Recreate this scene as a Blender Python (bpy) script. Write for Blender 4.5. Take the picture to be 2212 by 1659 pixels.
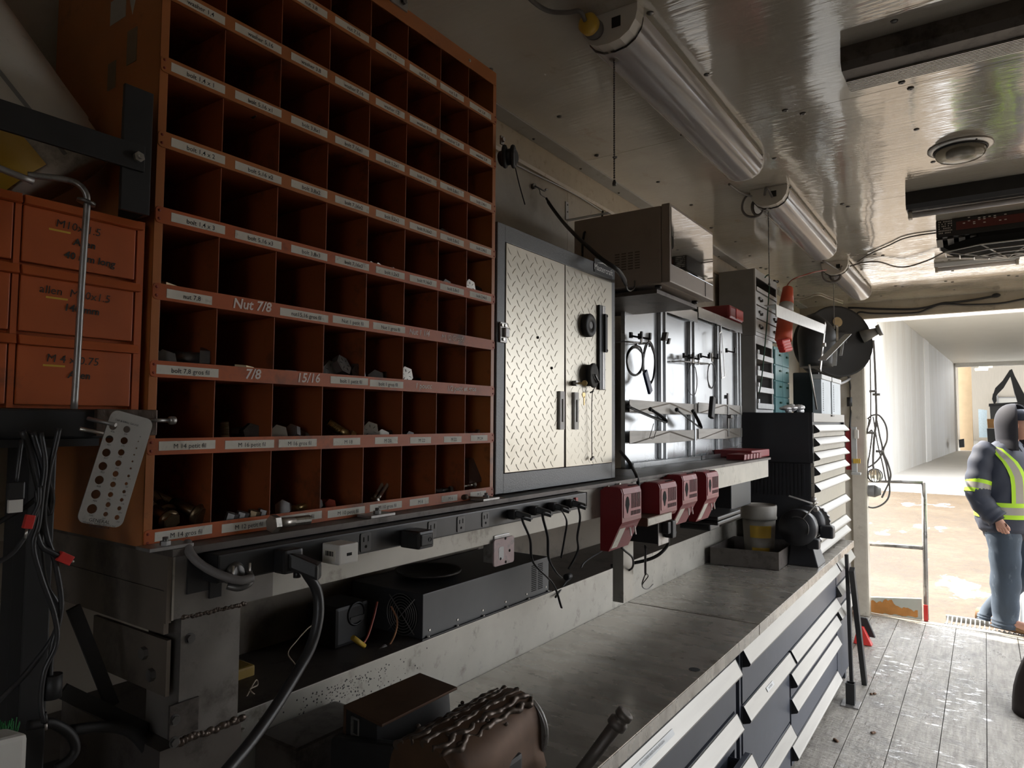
import bpy, bmesh, math, random
from mathutils import Vector, Matrix, Quaternion
random.seed(7)
SC = bpy.context.scene
for _o in list(bpy.data.objects): bpy.data.objects.remove(_o)
COL = SC.collection
V = Vector
ZO = 1.5                                   # the truck floor lies 1.5 m below the base of the bolt bin
# ---------------------------------------------------------------- camera
F_PX, YAW, PITCH, ROLL = 1478.6, 0.603908, 0.054081, 0.00717
CAM = V((1.00669, -0.52151, 0.18677))      # room frame: X away from the tool wall, Y to the door, Z up, origin at bolt bin base
fwd = V((-math.sin(YAW)*math.cos(PITCH), math.cos(YAW)*math.cos(PITCH), math.sin(PITCH)))
rgt = V((math.cos(YAW), math.sin(YAW), 0)); upv = rgt.cross(fwd)
RGT = rgt*math.cos(ROLL) + upv*math.sin(ROLL); UPV = -rgt*math.sin(ROLL) + upv*math.cos(ROLL)
cam = bpy.data.cameras.new('camera'); camo = bpy.data.objects.new('camera', cam); COL.objects.link(camo)
cam.sensor_width = 36; cam.lens = F_PX*36/2212; cam.clip_start = 0.02; cam.clip_end = 400
mw = Matrix((RGT, UPV, -fwd)).transposed().to_4x4(); mw.translation = CAM + V((0, 0, ZO)); camo.matrix_world = mw
SC.camera = camo
# ---------------------------------------------------------------- sky, sun, exposure
w = bpy.data.worlds.new('sky'); SC.world = w; w.use_nodes = True
bg = w.node_tree.nodes['Background']; bg.inputs[0].default_value = (0.93, 0.96, 1.0, 1); bg.inputs[1].default_value = 3.2
sl = bpy.data.lights.new('sun', 'SUN'); sl.energy = 9.0; sl.angle = 0.01; sl.color = (1.0, 0.91, 0.78)
so = bpy.data.objects.new('sun', sl); COL.objects.link(so); so.location = (-8, 10, 12)
so.rotation_euler = V((-0.66, 0.20, 0.72)).to_track_quat('Z', 'Y').to_euler()
SC.view_settings.view_transform = 'Standard'; SC.view_settings.look = 'None'
SC.view_settings.exposure = 0.95; SC.view_settings.gamma = 1.0; SC.view_settings.use_curve_mapping = False
SC.cycles.use_denoising = True
SC.cycles.max_bounces = 10; SC.cycles.diffuse_bounces = 6; SC.cycles.glossy_bounces = 5; SC.cycles.transmission_bounces = 6
SC.cycles.sample_clamp_indirect = 6.0; SC.cycles.caustics_reflective = False; SC.cycles.caustics_refractive = False
# ---------------------------------------------------------------- where a photographed point lies on a known plane
def P(u, v, x=None, y=None, z=None):
    d = RGT*((u-1106)/F_PX) - UPV*((v-829.5)/F_PX) + fwd
    i, val = (0, x) if x is not None else (1, y) if y is not None else (2, z)
    return CAM + d*((val-CAM[i])/d[i])
def Yat(u, z, x=0.0):                      # Y of the point at height z on the plane X=x seen in image column u
    lo, hi = -0.4, 6.0
    for _ in range(40):
        m = (lo+hi)/2; q = V((x, m, z))-CAM; uu = 1106+F_PX*q.dot(RGT)/q.dot(fwd) if q.dot(fwd) > .05 else -9999
        lo, hi = (m, hi) if uu < u else (lo, m)
    return (lo+hi)/2
# ---------------------------------------------------------------- materials
def mat(name, col, rough=.5, metal=0., var=.25, scale=14., bump=0., dirt=None, damt=.5, dscale=5., stretch=(1, 1, 1), spec=.5, coat=0., rvar=.0):
    m = bpy.data.materials.new(name); m.use_nodes = True; n = m.node_tree.nodes; L = m.node_tree.links
    b = n['Principled BSDF']; b.inputs['Roughness'].default_value = rough; b.inputs['Metallic'].default_value = metal
    b.inputs['Specular IOR Level'].default_value = spec; b.inputs['Coat Weight'].default_value = coat
    c = (*col, 1)
    if var <= 0 and not dirt and not bump:
        b.inputs['Base Color'].default_value = c; return m
    tc = n.new('ShaderNodeTexCoord'); mp = n.new('ShaderNodeMapping'); mp.inputs['Scale'].default_value = stretch
    L.new(tc.outputs['Object'], mp.inputs['Vector'])
    nz = n.new('ShaderNodeTexNoise'); nz.inputs['Scale'].default_value = scale; nz.inputs['Detail'].default_value = 6
    L.new(mp.outputs[0], nz.inputs['Vector'])
    mx = n.new('ShaderNodeMix'); mx.data_type = 'RGBA'; mx.inputs[6].default_value = (*[k*(1-var) for k in col], 1); mx.inputs[7].default_value = (*[min(1, k*(1+var)) for k in col], 1)
    L.new(nz.outputs['Fac'], mx.inputs[0]); out = mx.outputs[2]
    if dirt:
        n2 = n.new('ShaderNodeTexNoise'); n2.inputs['Scale'].default_value = dscale; n2.inputs['Detail'].default_value = 8; n2.inputs['Roughness'].default_value = .7
        L.new(mp.outputs[0], n2.inputs['Vector'])
        r = n.new('ShaderNodeValToRGB'); r.color_ramp.elements[0].position = .66-.3*damt; r.color_ramp.elements[1].position = .80-.2*damt
        L.new(n2.outputs['Fac'], r.inputs[0])
        m2 = n.new('ShaderNodeMix'); m2.data_type = 'RGBA'; L.new(r.outputs[0], m2.inputs[0]); L.new(out, m2.inputs[6]); m2.inputs[7].default_value = (*dirt, 1); out = m2.outputs[2]
    L.new(out, b.inputs['Base Color'])
    if rvar:
        mr = n.new('ShaderNodeMapRange'); mr.inputs[3].default_value = max(.02, rough-rvar); mr.inputs[4].default_value = min(1, rough+rvar)
        L.new(nz.outputs['Fac'], mr.inputs[0]); L.new(mr.outputs[0], b.inputs['Roughness'])
    if bump:
        bp = n.new('ShaderNodeBump'); bp.inputs['Strength'].default_value = bump; bp.inputs['Distance'].default_value = .004
        L.new(nz.outputs['Fac'], bp.inputs['Height']); L.new(bp.outputs[0], b.inputs['Normal'])
    return m
def emat(name, col, s):
    m = mat(name, col, var=0); b = m.node_tree.nodes['Principled BSDF']
    b.inputs['Emission Color'].default_value = (*col, 1); b.inputs['Emission Strength'].default_value = s; return m
def glass(name, col, rough=.1, trans=1., ior=1.4):
    m = mat(name, col, rough, var=0); b = m.node_tree.nodes['Principled BSDF']; b.inputs['Transmission Weight'].default_value = trans; b.inputs['IOR'].default_value = ior; return m
MT = dict(
 orange=mat('orange_paint', (.43, .15, .045), .42, var=.18, dirt=(.10, .045, .02), damt=.25, dscale=7, bump=.03),
 orangeshade=mat('shaded_inner_orange', (.25, .062, .018), .55, var=.3, scale=9, dirt=(.05, .022, .012), damt=.4, dscale=8),  # shade inside the pigeonholes put into a darker orange
 orange2=mat('orange_paint_worn', (.45, .10, .024), .5, var=.25, dirt=(.12, .05, .025), damt=.45, dscale=9),
 label=mat('label_paper', (.70, .665, .585), .6, var=.12, scale=60, dirt=(.34, .30, .25), damt=.3, dscale=30),
 ink=mat('black_ink', (.02, .02, .02), .6, var=0), chalk=mat('white_paint_marker', (.80, .68, .62), .8, var=0),
 black=mat('black_plastic', (.018, .018, .019), .38, var=.3), blackm=mat('black_steel', (.020, .020, .021), .48, .15, var=.4, scale=25),
 bronze=mat('oily_bronze_bolt', (.17, .125, .075), .38, .8, var=.35, scale=40), midsteel=mat('smudged_plate_steel', (.21, .195, .18), .45, .6, var=.45, scale=14, dirt=(.07, .06, .052), damt=.5, dscale=9, rvar=.12), matte=mat('matte_black', (.010, .010, .010), .85, var=.1, spec=.1), rubber=mat('black_rubber', (.014, .014, .015), .55, var=.2), cable=mat('dark_cable', (.022, .022, .024), .4, var=.2),
 steel=mat('raw_steel', (.34, .33, .32), .42, .75, var=.35, scale=18, dirt=(.08, .07, .06), damt=.45, dscale=12, bump=.04, rvar=.12),
 dsteel=mat('dark_mill_steel', (.12, .105, .095), .5, .55, var=.4, scale=16, dirt=(.03, .025, .022), damt=.5, dscale=10, bump=.05, rvar=.1),
 rust=mat('rusty_steel', (.11, .06, .035), .6, .45, var=.5, scale=16, dirt=(.03, .022, .018), damt=.4, bump=.08),
 weld=mat('weld_slag', (.10, .075, .06), .38, .6, var=.6, scale=60, bump=.5),
 zinc=mat('zinc_plate', (.50, .48, .44), .34, .9, var=.25, scale=40, dirt=(.12, .10, .08), damt=.25, dscale=30),
 brass=mat('yellow_zinc', (.48, .36, .17), .36, .9, var=.3, scale=40), bolt=mat('dark_bolt_steel', (.15, .145, .14), .4, .75, var=.4, scale=50),
 beam=mat('galvanised_beam', (.41, .39, .345), .5, .45, var=.3, scale=9, dirt=(.20, .18, .15), damt=.35, dscale=14, bump=.05, rvar=.12),
 worktop=mat('scratched_worktop_steel', (.46, .43, .385), .27, .55, var=.35, scale=6, dirt=(.26, .23, .195), damt=.5, dscale=5, stretch=(1, 2.2, 1), bump=.05, rvar=.12),
 alu=mat('aluminium', (.62, .61, .59), .38, .8, var=.15, scale=30, dirt=(.3, .28, .26), damt=.2, dscale=20),
 aluhandle=mat('brushed_handle_aluminium', (.34, .325, .30), .42, .5, var=.15, scale=30, stretch=(1, .1, 1), dirt=(.35, .33, .31), damt=.2, dscale=25),
 navy=mat('charcoal_blue_cabinet_paint', (.055, .062, .082), .36, .1, var=.2, scale=8, dirt=(.10, .105, .12), damt=.25),
 blackcab=mat('black_chest_paint', (.016, .017, .021), .38, var=.2), hammer=mat('grey_hammertone', (.115, .118, .12), .42, .4, var=.35, scale=260, bump=.15),
 diamond=mat('bright_tread_plate', (.47, .435, .365), .36, .7, var=.16, scale=5, dirt=(.42, .38, .31), damt=.35, dscale=5, rvar=.08),
 white=mat('white_plastic', (.66, .64, .60), .4, var=.1), grey=mat('grey_plastic', (.22, .22, .22), .5, var=.15), lgrey=mat('light_grey_steel', (.48, .49, .49), .45, .2, var=.15, dirt=(.26, .26, .25), damt=.25),
 red=mat('red_plastic', (.24, .022, .028), .38, var=.15), redv=mat('bright_red_plastic', (.55, .035, .03), .35, var=.15), yellow=mat('yellow_plastic', (.62, .40, .05), .45, var=.2),
 micro=mat('beige_microwave_shell', (.36, .31, .265), .45, var=.08, dirt=(.26, .21, .17), damt=.2), teal=mat('teal_plastic', (.10, .27, .29), .45, var=.2),
 blue=mat('blue_plastic', (.02, .03, .10), .4, var=.2), green=mat('dark_green_cord', (.015, .07, .04), .5, var=.2), copper=mat('copper_red_wire', (.30, .05, .03), .45, var=.2),
 wood=mat('weathered_wood', (.42, .35, .26), .6, var=.3, scale=8, stretch=(1, .12, 6), dirt=(.2, .15, .1), damt=.4), brown=mat('grimy_brown_steel', (.15, .125, .10), .5, .3, var=.3, scale=14, dirt=(.05, .042, .036), damt=.4, dscale=8), outlet=mat('outlet_face', (.055, .055, .058), .35, var=.1), hose=mat('grey_hose', (.16, .15, .145), .5, var=.2),
)
# ---------------------------------------------------------------- mesh builder
class M:
    def __init__(s): s.bm = bmesh.new(); s.mi = 0
    def _fin(s, faces, smooth=False):
        for f in faces: f.material_index = s.mi; f.smooth = smooth
        return s
    def quad(s, *p):
        vs = [s.bm.verts.new(q) for q in p]; return s._fin([s.bm.faces.new(vs)])
    def hexa(s, c, b=0.):                  # 8 corners: bottom ring then top ring
        vs = [s.bm.verts.new(q) for q in c]
        fs = [s.bm.faces.new([vs[i] for i in q]) for q in ((3, 2, 1, 0), (4, 5, 6, 7), (0, 1, 5, 4), (1, 2, 6, 5), (2, 3, 7, 6), (3, 0, 4, 7))]
        s._fin(fs)
        if b:
            es = list({e for f in fs for e in f.edges})
            r = bmesh.ops.bevel(s.bm, geom=es, offset=b, segments=2, affect='EDGES', profile=.6)
            s._fin(r['faces'])
        return s
    def box(s, x0, x1, y0, y1, z0, z1, b=0.):
        x0, x1 = min(x0, x1), max(x0, x1); y0, y1 = min(y0, y1), max(y0, y1); z0, z1 = min(z0, z1), max(z0, z1)
        return s.hexa([(x0, y0, z0), (x1, y0, z0), (x1, y1, z0), (x0, y1, z0), (x0, y0, z1), (x1, y0, z1), (x1, y1, z1), (x0, y1, z1)], b)
    def obox(s, c, ax, ay, az, h, b=0.):   # oriented box: unit axes and half sizes
        c = V(c); ax, ay, az = V(ax).normalized()*h[0], V(ay).normalized()*h[1], V(az).normalized()*h[2]
        return s.hexa([c-ax-ay-az, c+ax-ay-az, c+ax+ay-az, c-ax+ay-az, c-ax-ay+az, c+ax-ay+az, c+ax+ay+az, c-ax+ay+az], b)
    def bar(s, p, q, wd, th, side=(0, 0, 1), b=0.):   # flat bar from p to q
        p, q = V(p), V(q); a = (q-p).normalized(); n = a.cross(V(side)).normalized(); sd = n.cross(a)
        return s.obox((p+q)/2, a, n, sd, ((q-p).length/2, th/2, wd/2), b)
    def prism(s, pts, vec, smooth=False):
        vec = V(vec); a = [s.bm.verts.new(q) for q in pts]; b = [s.bm.verts.new(V(q)+vec) for q in pts]; n = len(a)
        s._fin([s.bm.faces.new(a[::-1]), s.bm.faces.new(b)])
        return s._fin([s.bm.faces.new([a[i], a[(i+1) % n], b[(i+1) % n], b[i]]) for i in range(n)], smooth)
    def rings(s, rs, smooth=True, cap=True, closed=False):
        L = [[s.bm.verts.new(q) for q in r] for r in rs]; n = len(L[0]); fs = []
        for i in range(len(L)-(0 if closed else 1)):
            A, B = L[i], L[(i+1) % len(L)]
            for k in range(n): fs.append(s.bm.faces.new([A[k], A[(k+1) % n], B[(k+1) % n], B[k]]))
        s._fin(fs, smooth)
        if cap and not closed: s._fin([s.bm.faces.new(L[0][::-1]), s.bm.faces.new(L[-1])], False)
        return s
    def cyl(s, p, q, r, r2=None, seg=16, smooth=True, cap=True, rot=0.):
        p, q = V(p), V(q); a = (q-p).normalized(); t = a.orthogonal().normalized(); u = a.cross(t); r2 = r if r2 is None else r2
        R = lambda c, rr: [c+(t*math.cos(rot+k*2*math.pi/seg)+u*math.sin(rot+k*2*math.pi/seg))*rr for k in range(seg)]
        return s.rings([R(p, r), R(q, r2)], smooth, cap)
    def lathe(s, prof, base, axis=(0, 0, 1), seg=28, smooth=True, cap=True):   # profile of (radius, height)
        base = V(base); a = V(axis).normalized(); t = a.orthogonal().normalized(); u = a.cross(t)
        return s.rings([[base+a*h+(t*math.cos(k*2*math.pi/seg)+u*math.sin(k*2*math.pi/seg))*max(r, 1e-4) for k in range(seg)] for r, h in prof], smooth, cap)
    def tube(s, pts, r, seg=8, sm=6, cap=True, flat=None):    # swept tube through smoothed points
        pts = [V(p) for p in pts]
        if sm > 1 and len(pts) > 2:
            q = [pts[0]*2-pts[1]]+pts+[pts[-1]*2-pts[-2]]; o = []
            for i in range(1, len(q)-2):
                for k in range(sm):
                    t = k/sm; a, b, c, d = q[i-1:i+3]
                    o.append(.5*((2*b)+(c-a)*t+(2*a-5*b+4*c-d)*t*t+(3*b-a-3*c+d)*t**3))
            pts = o+[pts[-1]]
        T = [(pts[min(i+1, len(pts)-1)]-pts[max(i-1, 0)]).normalized() for i in range(len(pts))]
        n = T[0].orthogonal().normalized(); rs = []
        for i, p in enumerate(pts):
            if i: n = (T[i-1].rotation_difference(T[i]) @ n).normalized()
            b = T[i].cross(n); rr = r(i/(len(pts)-1)) if callable(r) else r
            rs.append([p+(n*math.cos(k*2*math.pi/seg)*(flat or 1)+b*math.sin(k*2*math.pi/seg))*rr for k in range(seg)])
        return s.rings(rs, True, cap)
    def ring(s, c, axis, R, r, seg=24, rs=8, a0=0., a1=6.28319):
        c = V(c); a = V(axis).normalized(); t = a.orthogonal().normalized(); u = a.cross(t); L = []
        full = abs(a1-a0) > 6.2; n = seg if full else seg+1
        for i in range(n):
            g = a0+(a1-a0)*i/seg; d = t*math.cos(g)+u*math.sin(g)
            L.append([c+d*(R+r*math.cos(k*2*math.pi/rs))+a*r*math.sin(k*2*math.pi/rs) for k in range(rs)])
        return s.rings(L, True, True, full)
    def ball(s, c, r, seg=16, rg=10):
        c = V(c); r = V(r) if not isinstance(r, (int, float)) else V((r, r, r))
        return s.rings([[c+V((r.x*math.sin(j*math.pi/rg)*math.cos(k*2*math.pi/seg), r.y*math.sin(j*math.pi/rg)*math.sin(k*2*math.pi/seg), -r.z*math.cos(j*math.pi/rg))) for k in range(seg)] for j in [.04]+list(range(1, rg))+[rg-.04]], True)
    def hexhead(s, c, axis, af, h):        # hexagon head, across flats af
        c = V(c); a = V(axis).normalized(); return s.cyl(c, c+a*h, af/1.732, seg=6, smooth=False)
    def text(s, t, o, xd, yd, size, depth=.0006, align='LEFT', shear=0., bold=0.):
        cu = bpy.data.curves.new('lettering', 'FONT'); cu.body = t; cu.size = size; cu.resolution_u = 2; cu.align_x = align; cu.align_y = 'CENTER'; cu.shear = shear; cu.offset = 0. if 'M' in t else bold
        ob = bpy.data.objects.new('lettering', cu); me = bpy.data.meshes.new_from_object(ob)
        o, xd, yd = V(o), V(xd).normalized(), V(yd).normalized(); zd = xd.cross(yd)
        vs = [s.bm.verts.new(o+xd*v.co.x+yd*v.co.y+zd*depth) for v in me.vertices]
        for p in me.polygons:
            try: s._fin([s.bm.faces.new([vs[i] for i in p.vertices])])
            except ValueError: pass
        bpy.data.objects.remove(ob); bpy.data.curves.remove(cu); bpy.data.meshes.remove(me); return s
    def build(s, name, mats, parent=None, label=None, mod=None):
        bm = s.bm; bmesh.ops.recalc_face_normals(bm, faces=[f for f in bm.faces if not f.tag]) if s.__dict__.get('fixn', True) else None
        off = V((0, 0, ZO)); 
        if parent is not None: off = off-WLOC[parent.name]
        else:
            xs = [v.co for v in bm.verts]; lo = V([min(c[i] for c in xs) for i in range(3)]); hi = V([max(c[i] for c in xs) for i in range(3)])
            base = V(((lo.x+hi.x)/2, (lo.y+hi.y)/2, lo.z)); off = -base
        for v in bm.verts: v.co += off
        me = bpy.data.meshes.new(name); bm.to_mesh(me); bm.free()
        for m in (mats if isinstance(mats, (list, tuple)) else [mats]): me.materials.append(MT[m] if isinstance(m, str) else m)
        o = bpy.data.objects.new(name, me); COL.objects.link(o)
        if parent is not None: o.parent = parent; WLOC[o.name] = WLOC[parent.name]
        else: o.location = base+V((0, 0, ZO)); WLOC[o.name] = o.location.copy()
        if label: o['label'] = label
        return o
WLOC = {}
def thing(name, label, cat, base, group=None):
    o = bpy.data.objects.new(name, None); COL.objects.link(o); o.empty_display_size = .05
    o.location = V(base)+V((0, 0, ZO)); WLOC[o.name] = o.location.copy(); o['label'] = label; o['category'] = cat
    if group: o['group'] = group
    return o
def tag(o, label, cat, group=None, kind=None):
    o['label'] = label; o['category'] = cat
    if group: o['group'] = group
    if kind: o['kind'] = kind
    return o
def struct(name, m, mats, label=None):
    o = m.build(name, mats); o['kind'] = 'structure'; o['label'] = label or name.replace('_', ' '); o['category'] = name.split('_')[0]; return o
def dup(root, delta, label=None, group=None):
    r = root.copy(); COL.objects.link(r); r.location = root.location+V(delta); WLOC[r.name] = r.location.copy()
    if label: r['label'] = label
    if group: r['group'] = group
    for ch in list(root.children):
        c = ch.copy(); COL.objects.link(c); c.parent = r
        for g in list(ch.children):
            d = g.copy(); COL.objects.link(d); d.parent = c
    return r
X_, Y_, Z_ = V((1, 0, 0)), V((0, 1, 0)), V((0, 0, 1))
# ================================================================ THE TRUCK BODY
def node_mat(name, rough=.5, spec=.5):
    m = bpy.data.materials.new(name); m.use_nodes = True; n = m.node_tree.nodes; L = m.node_tree.links; b = n['Principled BSDF']
    b.inputs['Roughness'].default_value = rough; b.inputs['Specular IOR Level'].default_value = spec; return m, n, L, b
def N(n, t, **k):
    o = n.new('ShaderNode'+t)
    for a, v in k.items(): setattr(o, a, v)
    return o
def noise(n, L, vec, scale, detail=6, rough=.55, stretch=(1, 1, 1)):
    mp = N(n, 'Mapping'); mp.inputs['Scale'].default_value = stretch; L.new(vec, mp.inputs[0])
    z = N(n, 'TexNoise'); z.inputs['Scale'].default_value = scale; z.inputs['Detail'].default_value = detail; z.inputs['Roughness'].default_value = rough
    L.new(mp.outputs[0], z.inputs['Vector']); return z.outputs['Fac']
def ramp(n, L, fac, stops):
    r = N(n, 'ValToRGB'); e = r.color_ramp.elements
    while len(e) < len(stops): e.new(.5)
    for i, (p, c) in enumerate(stops): e[i].position = p; e[i].color = (*c, 1)
    L.new(fac, r.inputs[0]); return r.outputs[0]
def mix(n, L, fac, a, b, blend='MIX'):
    m = N(n, 'Mix', data_type='RGBA', blend_type=blend)
    for i, q in ((0, fac), (6, a), (7, b)):
        if isinstance(q, (int, float)): m.inputs[i].default_value = q
        elif isinstance(q, tuple): m.inputs[i].default_value = (*q, 1)
        else: L.new(q, m.inputs[i])
    return m.outputs[2]
def bump(n, L, b, h, strength, dist=.004, prev=None):
    p = N(n, 'Bump'); p.inputs['Strength'].default_value = strength; p.inputs['Distance'].default_value = dist; L.new(h, p.inputs['Height'])
    if prev: L.new(prev, p.inputs['Normal'])
    L.new(p.outputs[0], b.inputs['Normal']); return p.outputs[0]

# glossy ceiling liner: fine cross ripples and slow waves
m, n, L, b = node_mat('glossy_ceiling_liner', .13, .8); tc = N(n, 'TexCoord'); o = tc.outputs['Object']
c1 = ramp(n, L, noise(n, L, o, 1.6, 8, .65), [(.3, (.54, .515, .455)), (.5, (.64, .61, .54)), (.75, (.71, .68, .605))])
c2 = mix(n, L, ramp(n, L, noise(n, L, o, 5, 9, .7, (1, .5, 1)), [(.58, (0, 0, 0)), (.75, (1, 1, 1))]), c1, (.48, .39, .28))
L.new(c2, b.inputs['Base Color']); b.inputs['Coat Weight'].default_value = 1.0; b.inputs['Coat IOR'].default_value = 2.1; b.inputs['Coat Roughness'].default_value = .05
h1 = bump(n, L, b, noise(n, L, o, 60, 2, .5, (.12, 1, 1)), .28, .003)
h2 = bump(n, L, b, noise(n, L, o, 2.2, 2, .5, (1, 1, 1)), .20, .03, h1)
n2 = n['Principled BSDF']; L.new(h2, b.inputs['Coat Normal'])
MT['ceil'] = m
# dirty painted plywood walls
m, n, L, b = node_mat('dirty_white_wall_liner', .45); o = N(n, 'TexCoord').outputs['Object']
c1 = ramp(n, L, noise(n, L, o, 2.2, 9, .7), [(.3, (.40, .36, .30)), (.55, (.54, .50, .43)), (.75, (.60, .56, .49))])
c2 = mix(n, L, ramp(n, L, noise(n, L, o, 7, 10, .75), [(.58, (0, 0, 0)), (.72, (.8, .8, .8))]), c1, (.22, .18, .14))
L.new(c2, b.inputs['Base Color']); bump(n, L, b, noise(n, L, o, 40, 4), .1, .003); MT['wall'] = m
MT['cove'] = mat('cream_cove_paint', (.62, .555, .45), .5, var=.1, scale=20, dirt=(.42, .33, .22), damt=.35, dscale=30)
# floor planks: worn, wet, grey
m, n, L, b = node_mat('worn_plank_floor', .5, .6); tc = N(n, 'TexCoord'); o = tc.outputs['Object']
g = noise(n, L, o, 9, 8, .7, (5, .5, 1)); d = noise(n, L, o, 5, 10, .75); f_ = noise(n, L, o, 45, 6, .7)
c1 = ramp(n, L, g, [(.3, (.20, .18, .155)), (.5, (.32, .295, .26)), (.7, (.43, .395, .35))])
c2 = mix(n, L, ramp(n, L, d, [(.5, (0, 0, 0)), (.68, (.9, .9, .9))]), c1, (.15, .14, .13))
c3 = mix(n, L, ramp(n, L, f_, [(.58, (0, 0, 0)), (.72, (.6, .6, .6))]), c2, (.10, .09, .085)); L.new(c3, b.inputs['Base Color'])
wet = ramp(n, L, noise(n, L, o, 3.2, 10, .72, (1.6, .8, 1)), [(.50, (.55, .55, .55)), (.60, (.07, .07, .07))]); L.new(wet, b.inputs['Roughness'])
bump(n, L, b, noise(n, L, o, 28, 5, .6, (.5, 1.4, 1)), 1., .012, bump(n, L, b, g, .6, .008)); wm = ramp(n, L, noise(n, L, o, 13, 8, .7, (.7, 1.5, 1)), [(.575, (0, 0, 0)), (.60, (1, 1, 1))]); wm2 = ramp(n, L, noise(n, L, o, 1.3, 4, .6), [(.46, (0, 0, 0)), (.56, (1, 1, 1))]); L.new(mix(n, L, 1., wm, wm2, 'MULTIPLY'), b.inputs['Coat Weight']); b.inputs['Coat Roughness'].default_value = .08; b.inputs['Coat IOR'].default_value = 1.9; MT['floor'] = m

CZ, WX, RX, DY, BY, FZ = 1.27, -.42, 2.10, 6.30, -1.9, -1.5
# ceiling: four-foot panels butted across the truck, with screws along the joints
k = M(); seams = [BY, -.49, .73, 1.95, 3.17, 4.39, 5.61, DY+.05]
for a, bb in zip(seams[:-1], seams[1:]): k.box(-.62, RX+.05, a+.0012, bb-.0012, CZ, CZ+.02)
k.mi = 2; k.box(-.62, RX+.05, BY, DY, CZ+.021, CZ+.05); k.mi = 1
rs = random.Random(3)
for ys in seams[1:-1]:
    for i in range(7):
        for s in (-1, 1):
            x = -.25+i*.36+rs.uniform(-.02, .02); k.lathe([(.011, 0), (.009, -.004), (.004, -.005), (.003, -.003)], (x+.02*s, ys+s*.03, CZ), seg=10)
    for yy in (.4, .8):
        for i in range(5): k.lathe([(.010, 0), (.008, -.003), (.003, -.004)], (-.2+i*.52+rs.uniform(-.03, .03), ys+yy, CZ), seg=10)
struct('ceiling', k, ['ceil', 'bolt', 'blackm'], 'glossy cream ceiling liner of the truck body with screwed joints')
k = M()
for a, bb in zip(seams[:-1], seams[1:]): k.box(WX-.20, WX, a+.001, bb-.001, -.03, CZ-.0015)
k.box(WX-.25, WX-.201, BY-.05, DY+.06, FZ-.1, CZ+.06); k.mi = 1; k.box(WX-.2008, WX-.199, -.12, 4.7, FZ, -.031)
struct('wall_left', k, ['wall', mat('brown_plywood', (.17, .14, .105), .6, var=.3, scale=3, dirt=(.07, .055, .042), damt=.5)], 'dirty cream wall behind the tool cabinets')  # brown sheet over the wall below the shelf, darker than the liner above
k = M(); k.prism([(WX+.001, BY, CZ-.112), (WX+.012, BY, CZ-.112), (WX+.016, BY, CZ-.1), (WX+.016, BY, CZ-.002), (WX+.001, BY, CZ-.002)], (0, DY-BY-.002, 0)); struct('trim_1', k, 'cove', 'pale cove strip along the top of the tool wall')
k = M(); k.box(WX+.018, WX+.085, BY, DY-.002, CZ-.006, CZ-.0005); k.mi = 1
for i in range(22): k.lathe([(.006, 0), (.004, -.004)], (WX+.035, BY+.2+i*.37, CZ-.006), seg=8)
struct('trim_2', k, ['lgrey', 'bolt'], 'grey flat strip along the edge of the ceiling')
k = M(); yy = BY
for (a, bb, zt) in ((2.7, 4.9, .95),):  # unseen opening, added to let more daylight in from the side
    k.box(RX, RX+.05, yy, a, FZ-.1, CZ-.001); k.box(RX, RX+.05, a, bb, zt, CZ-.001); yy = bb
k.box(RX, RX+.05, yy, DY, FZ-.1, CZ-.001); struct('wall_right', k, 'wall', 'cream wall of the truck opposite the tools')
k = M(); ox0, ox1, oz0, oz1 = 1.15, 1.7, -.2, .6  # opening added behind the camera to brighten the near end
k.box(WX-.25, ox0, BY-.05, BY, FZ, CZ); k.box(ox1, RX+.05, BY-.05, BY, FZ, CZ); k.box(ox0, ox1, BY-.05, BY, oz1, CZ); k.box(ox0, ox1, BY-.05, BY, FZ, oz0); struct('wall_back', k, 'wall', 'cream front wall of the truck body')
k = M(); jx = .118
k.box(-.62, jx, DY, DY+.06, FZ, 1.14); k.box(-.62, RX+.05, DY, DY+.06, 1.14, CZ)
k.box(jx-.001, RX, DY+.001, DY+.05, 1.125, 1.14); k.box(2.06, RX+.05, DY, DY+.06, FZ, 1.14)
struct('wall_front', k, 'wall', 'wall around the open rear doorway')
k = M(); k.box(.02, .128, DY-.035, DY-.001, FZ+.001, 1.139, .006); k.box(jx+.001, jx+.016, DY-.03, DY+.10, FZ+.001, 1.12); struct('trim_3', k, 'wall', 'scuffed doorpost left of the open doorway')
k = M()
px = [-.62, -.26, -.05, .152, .355, .555, .77, .975, 1.18, 1.39, 1.6, 1.8, 2.0, 2.1]
for a, bb in zip(px[:-1], px[1:]): k.box(a+.002, bb-.002, BY, DY+.02, FZ-.03, FZ)
k.mi = 1; k.box(-.62, 2.1, BY, DY+.02, FZ-.06, FZ-.031); k.mi = 2; k.box(.02, 2.1, DY+.021, DY+.10, FZ-.07, FZ+.004)
struct('floor', k, ['floor', 'blackm', 'beam'], 'worn grey plank floor of the truck')

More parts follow.
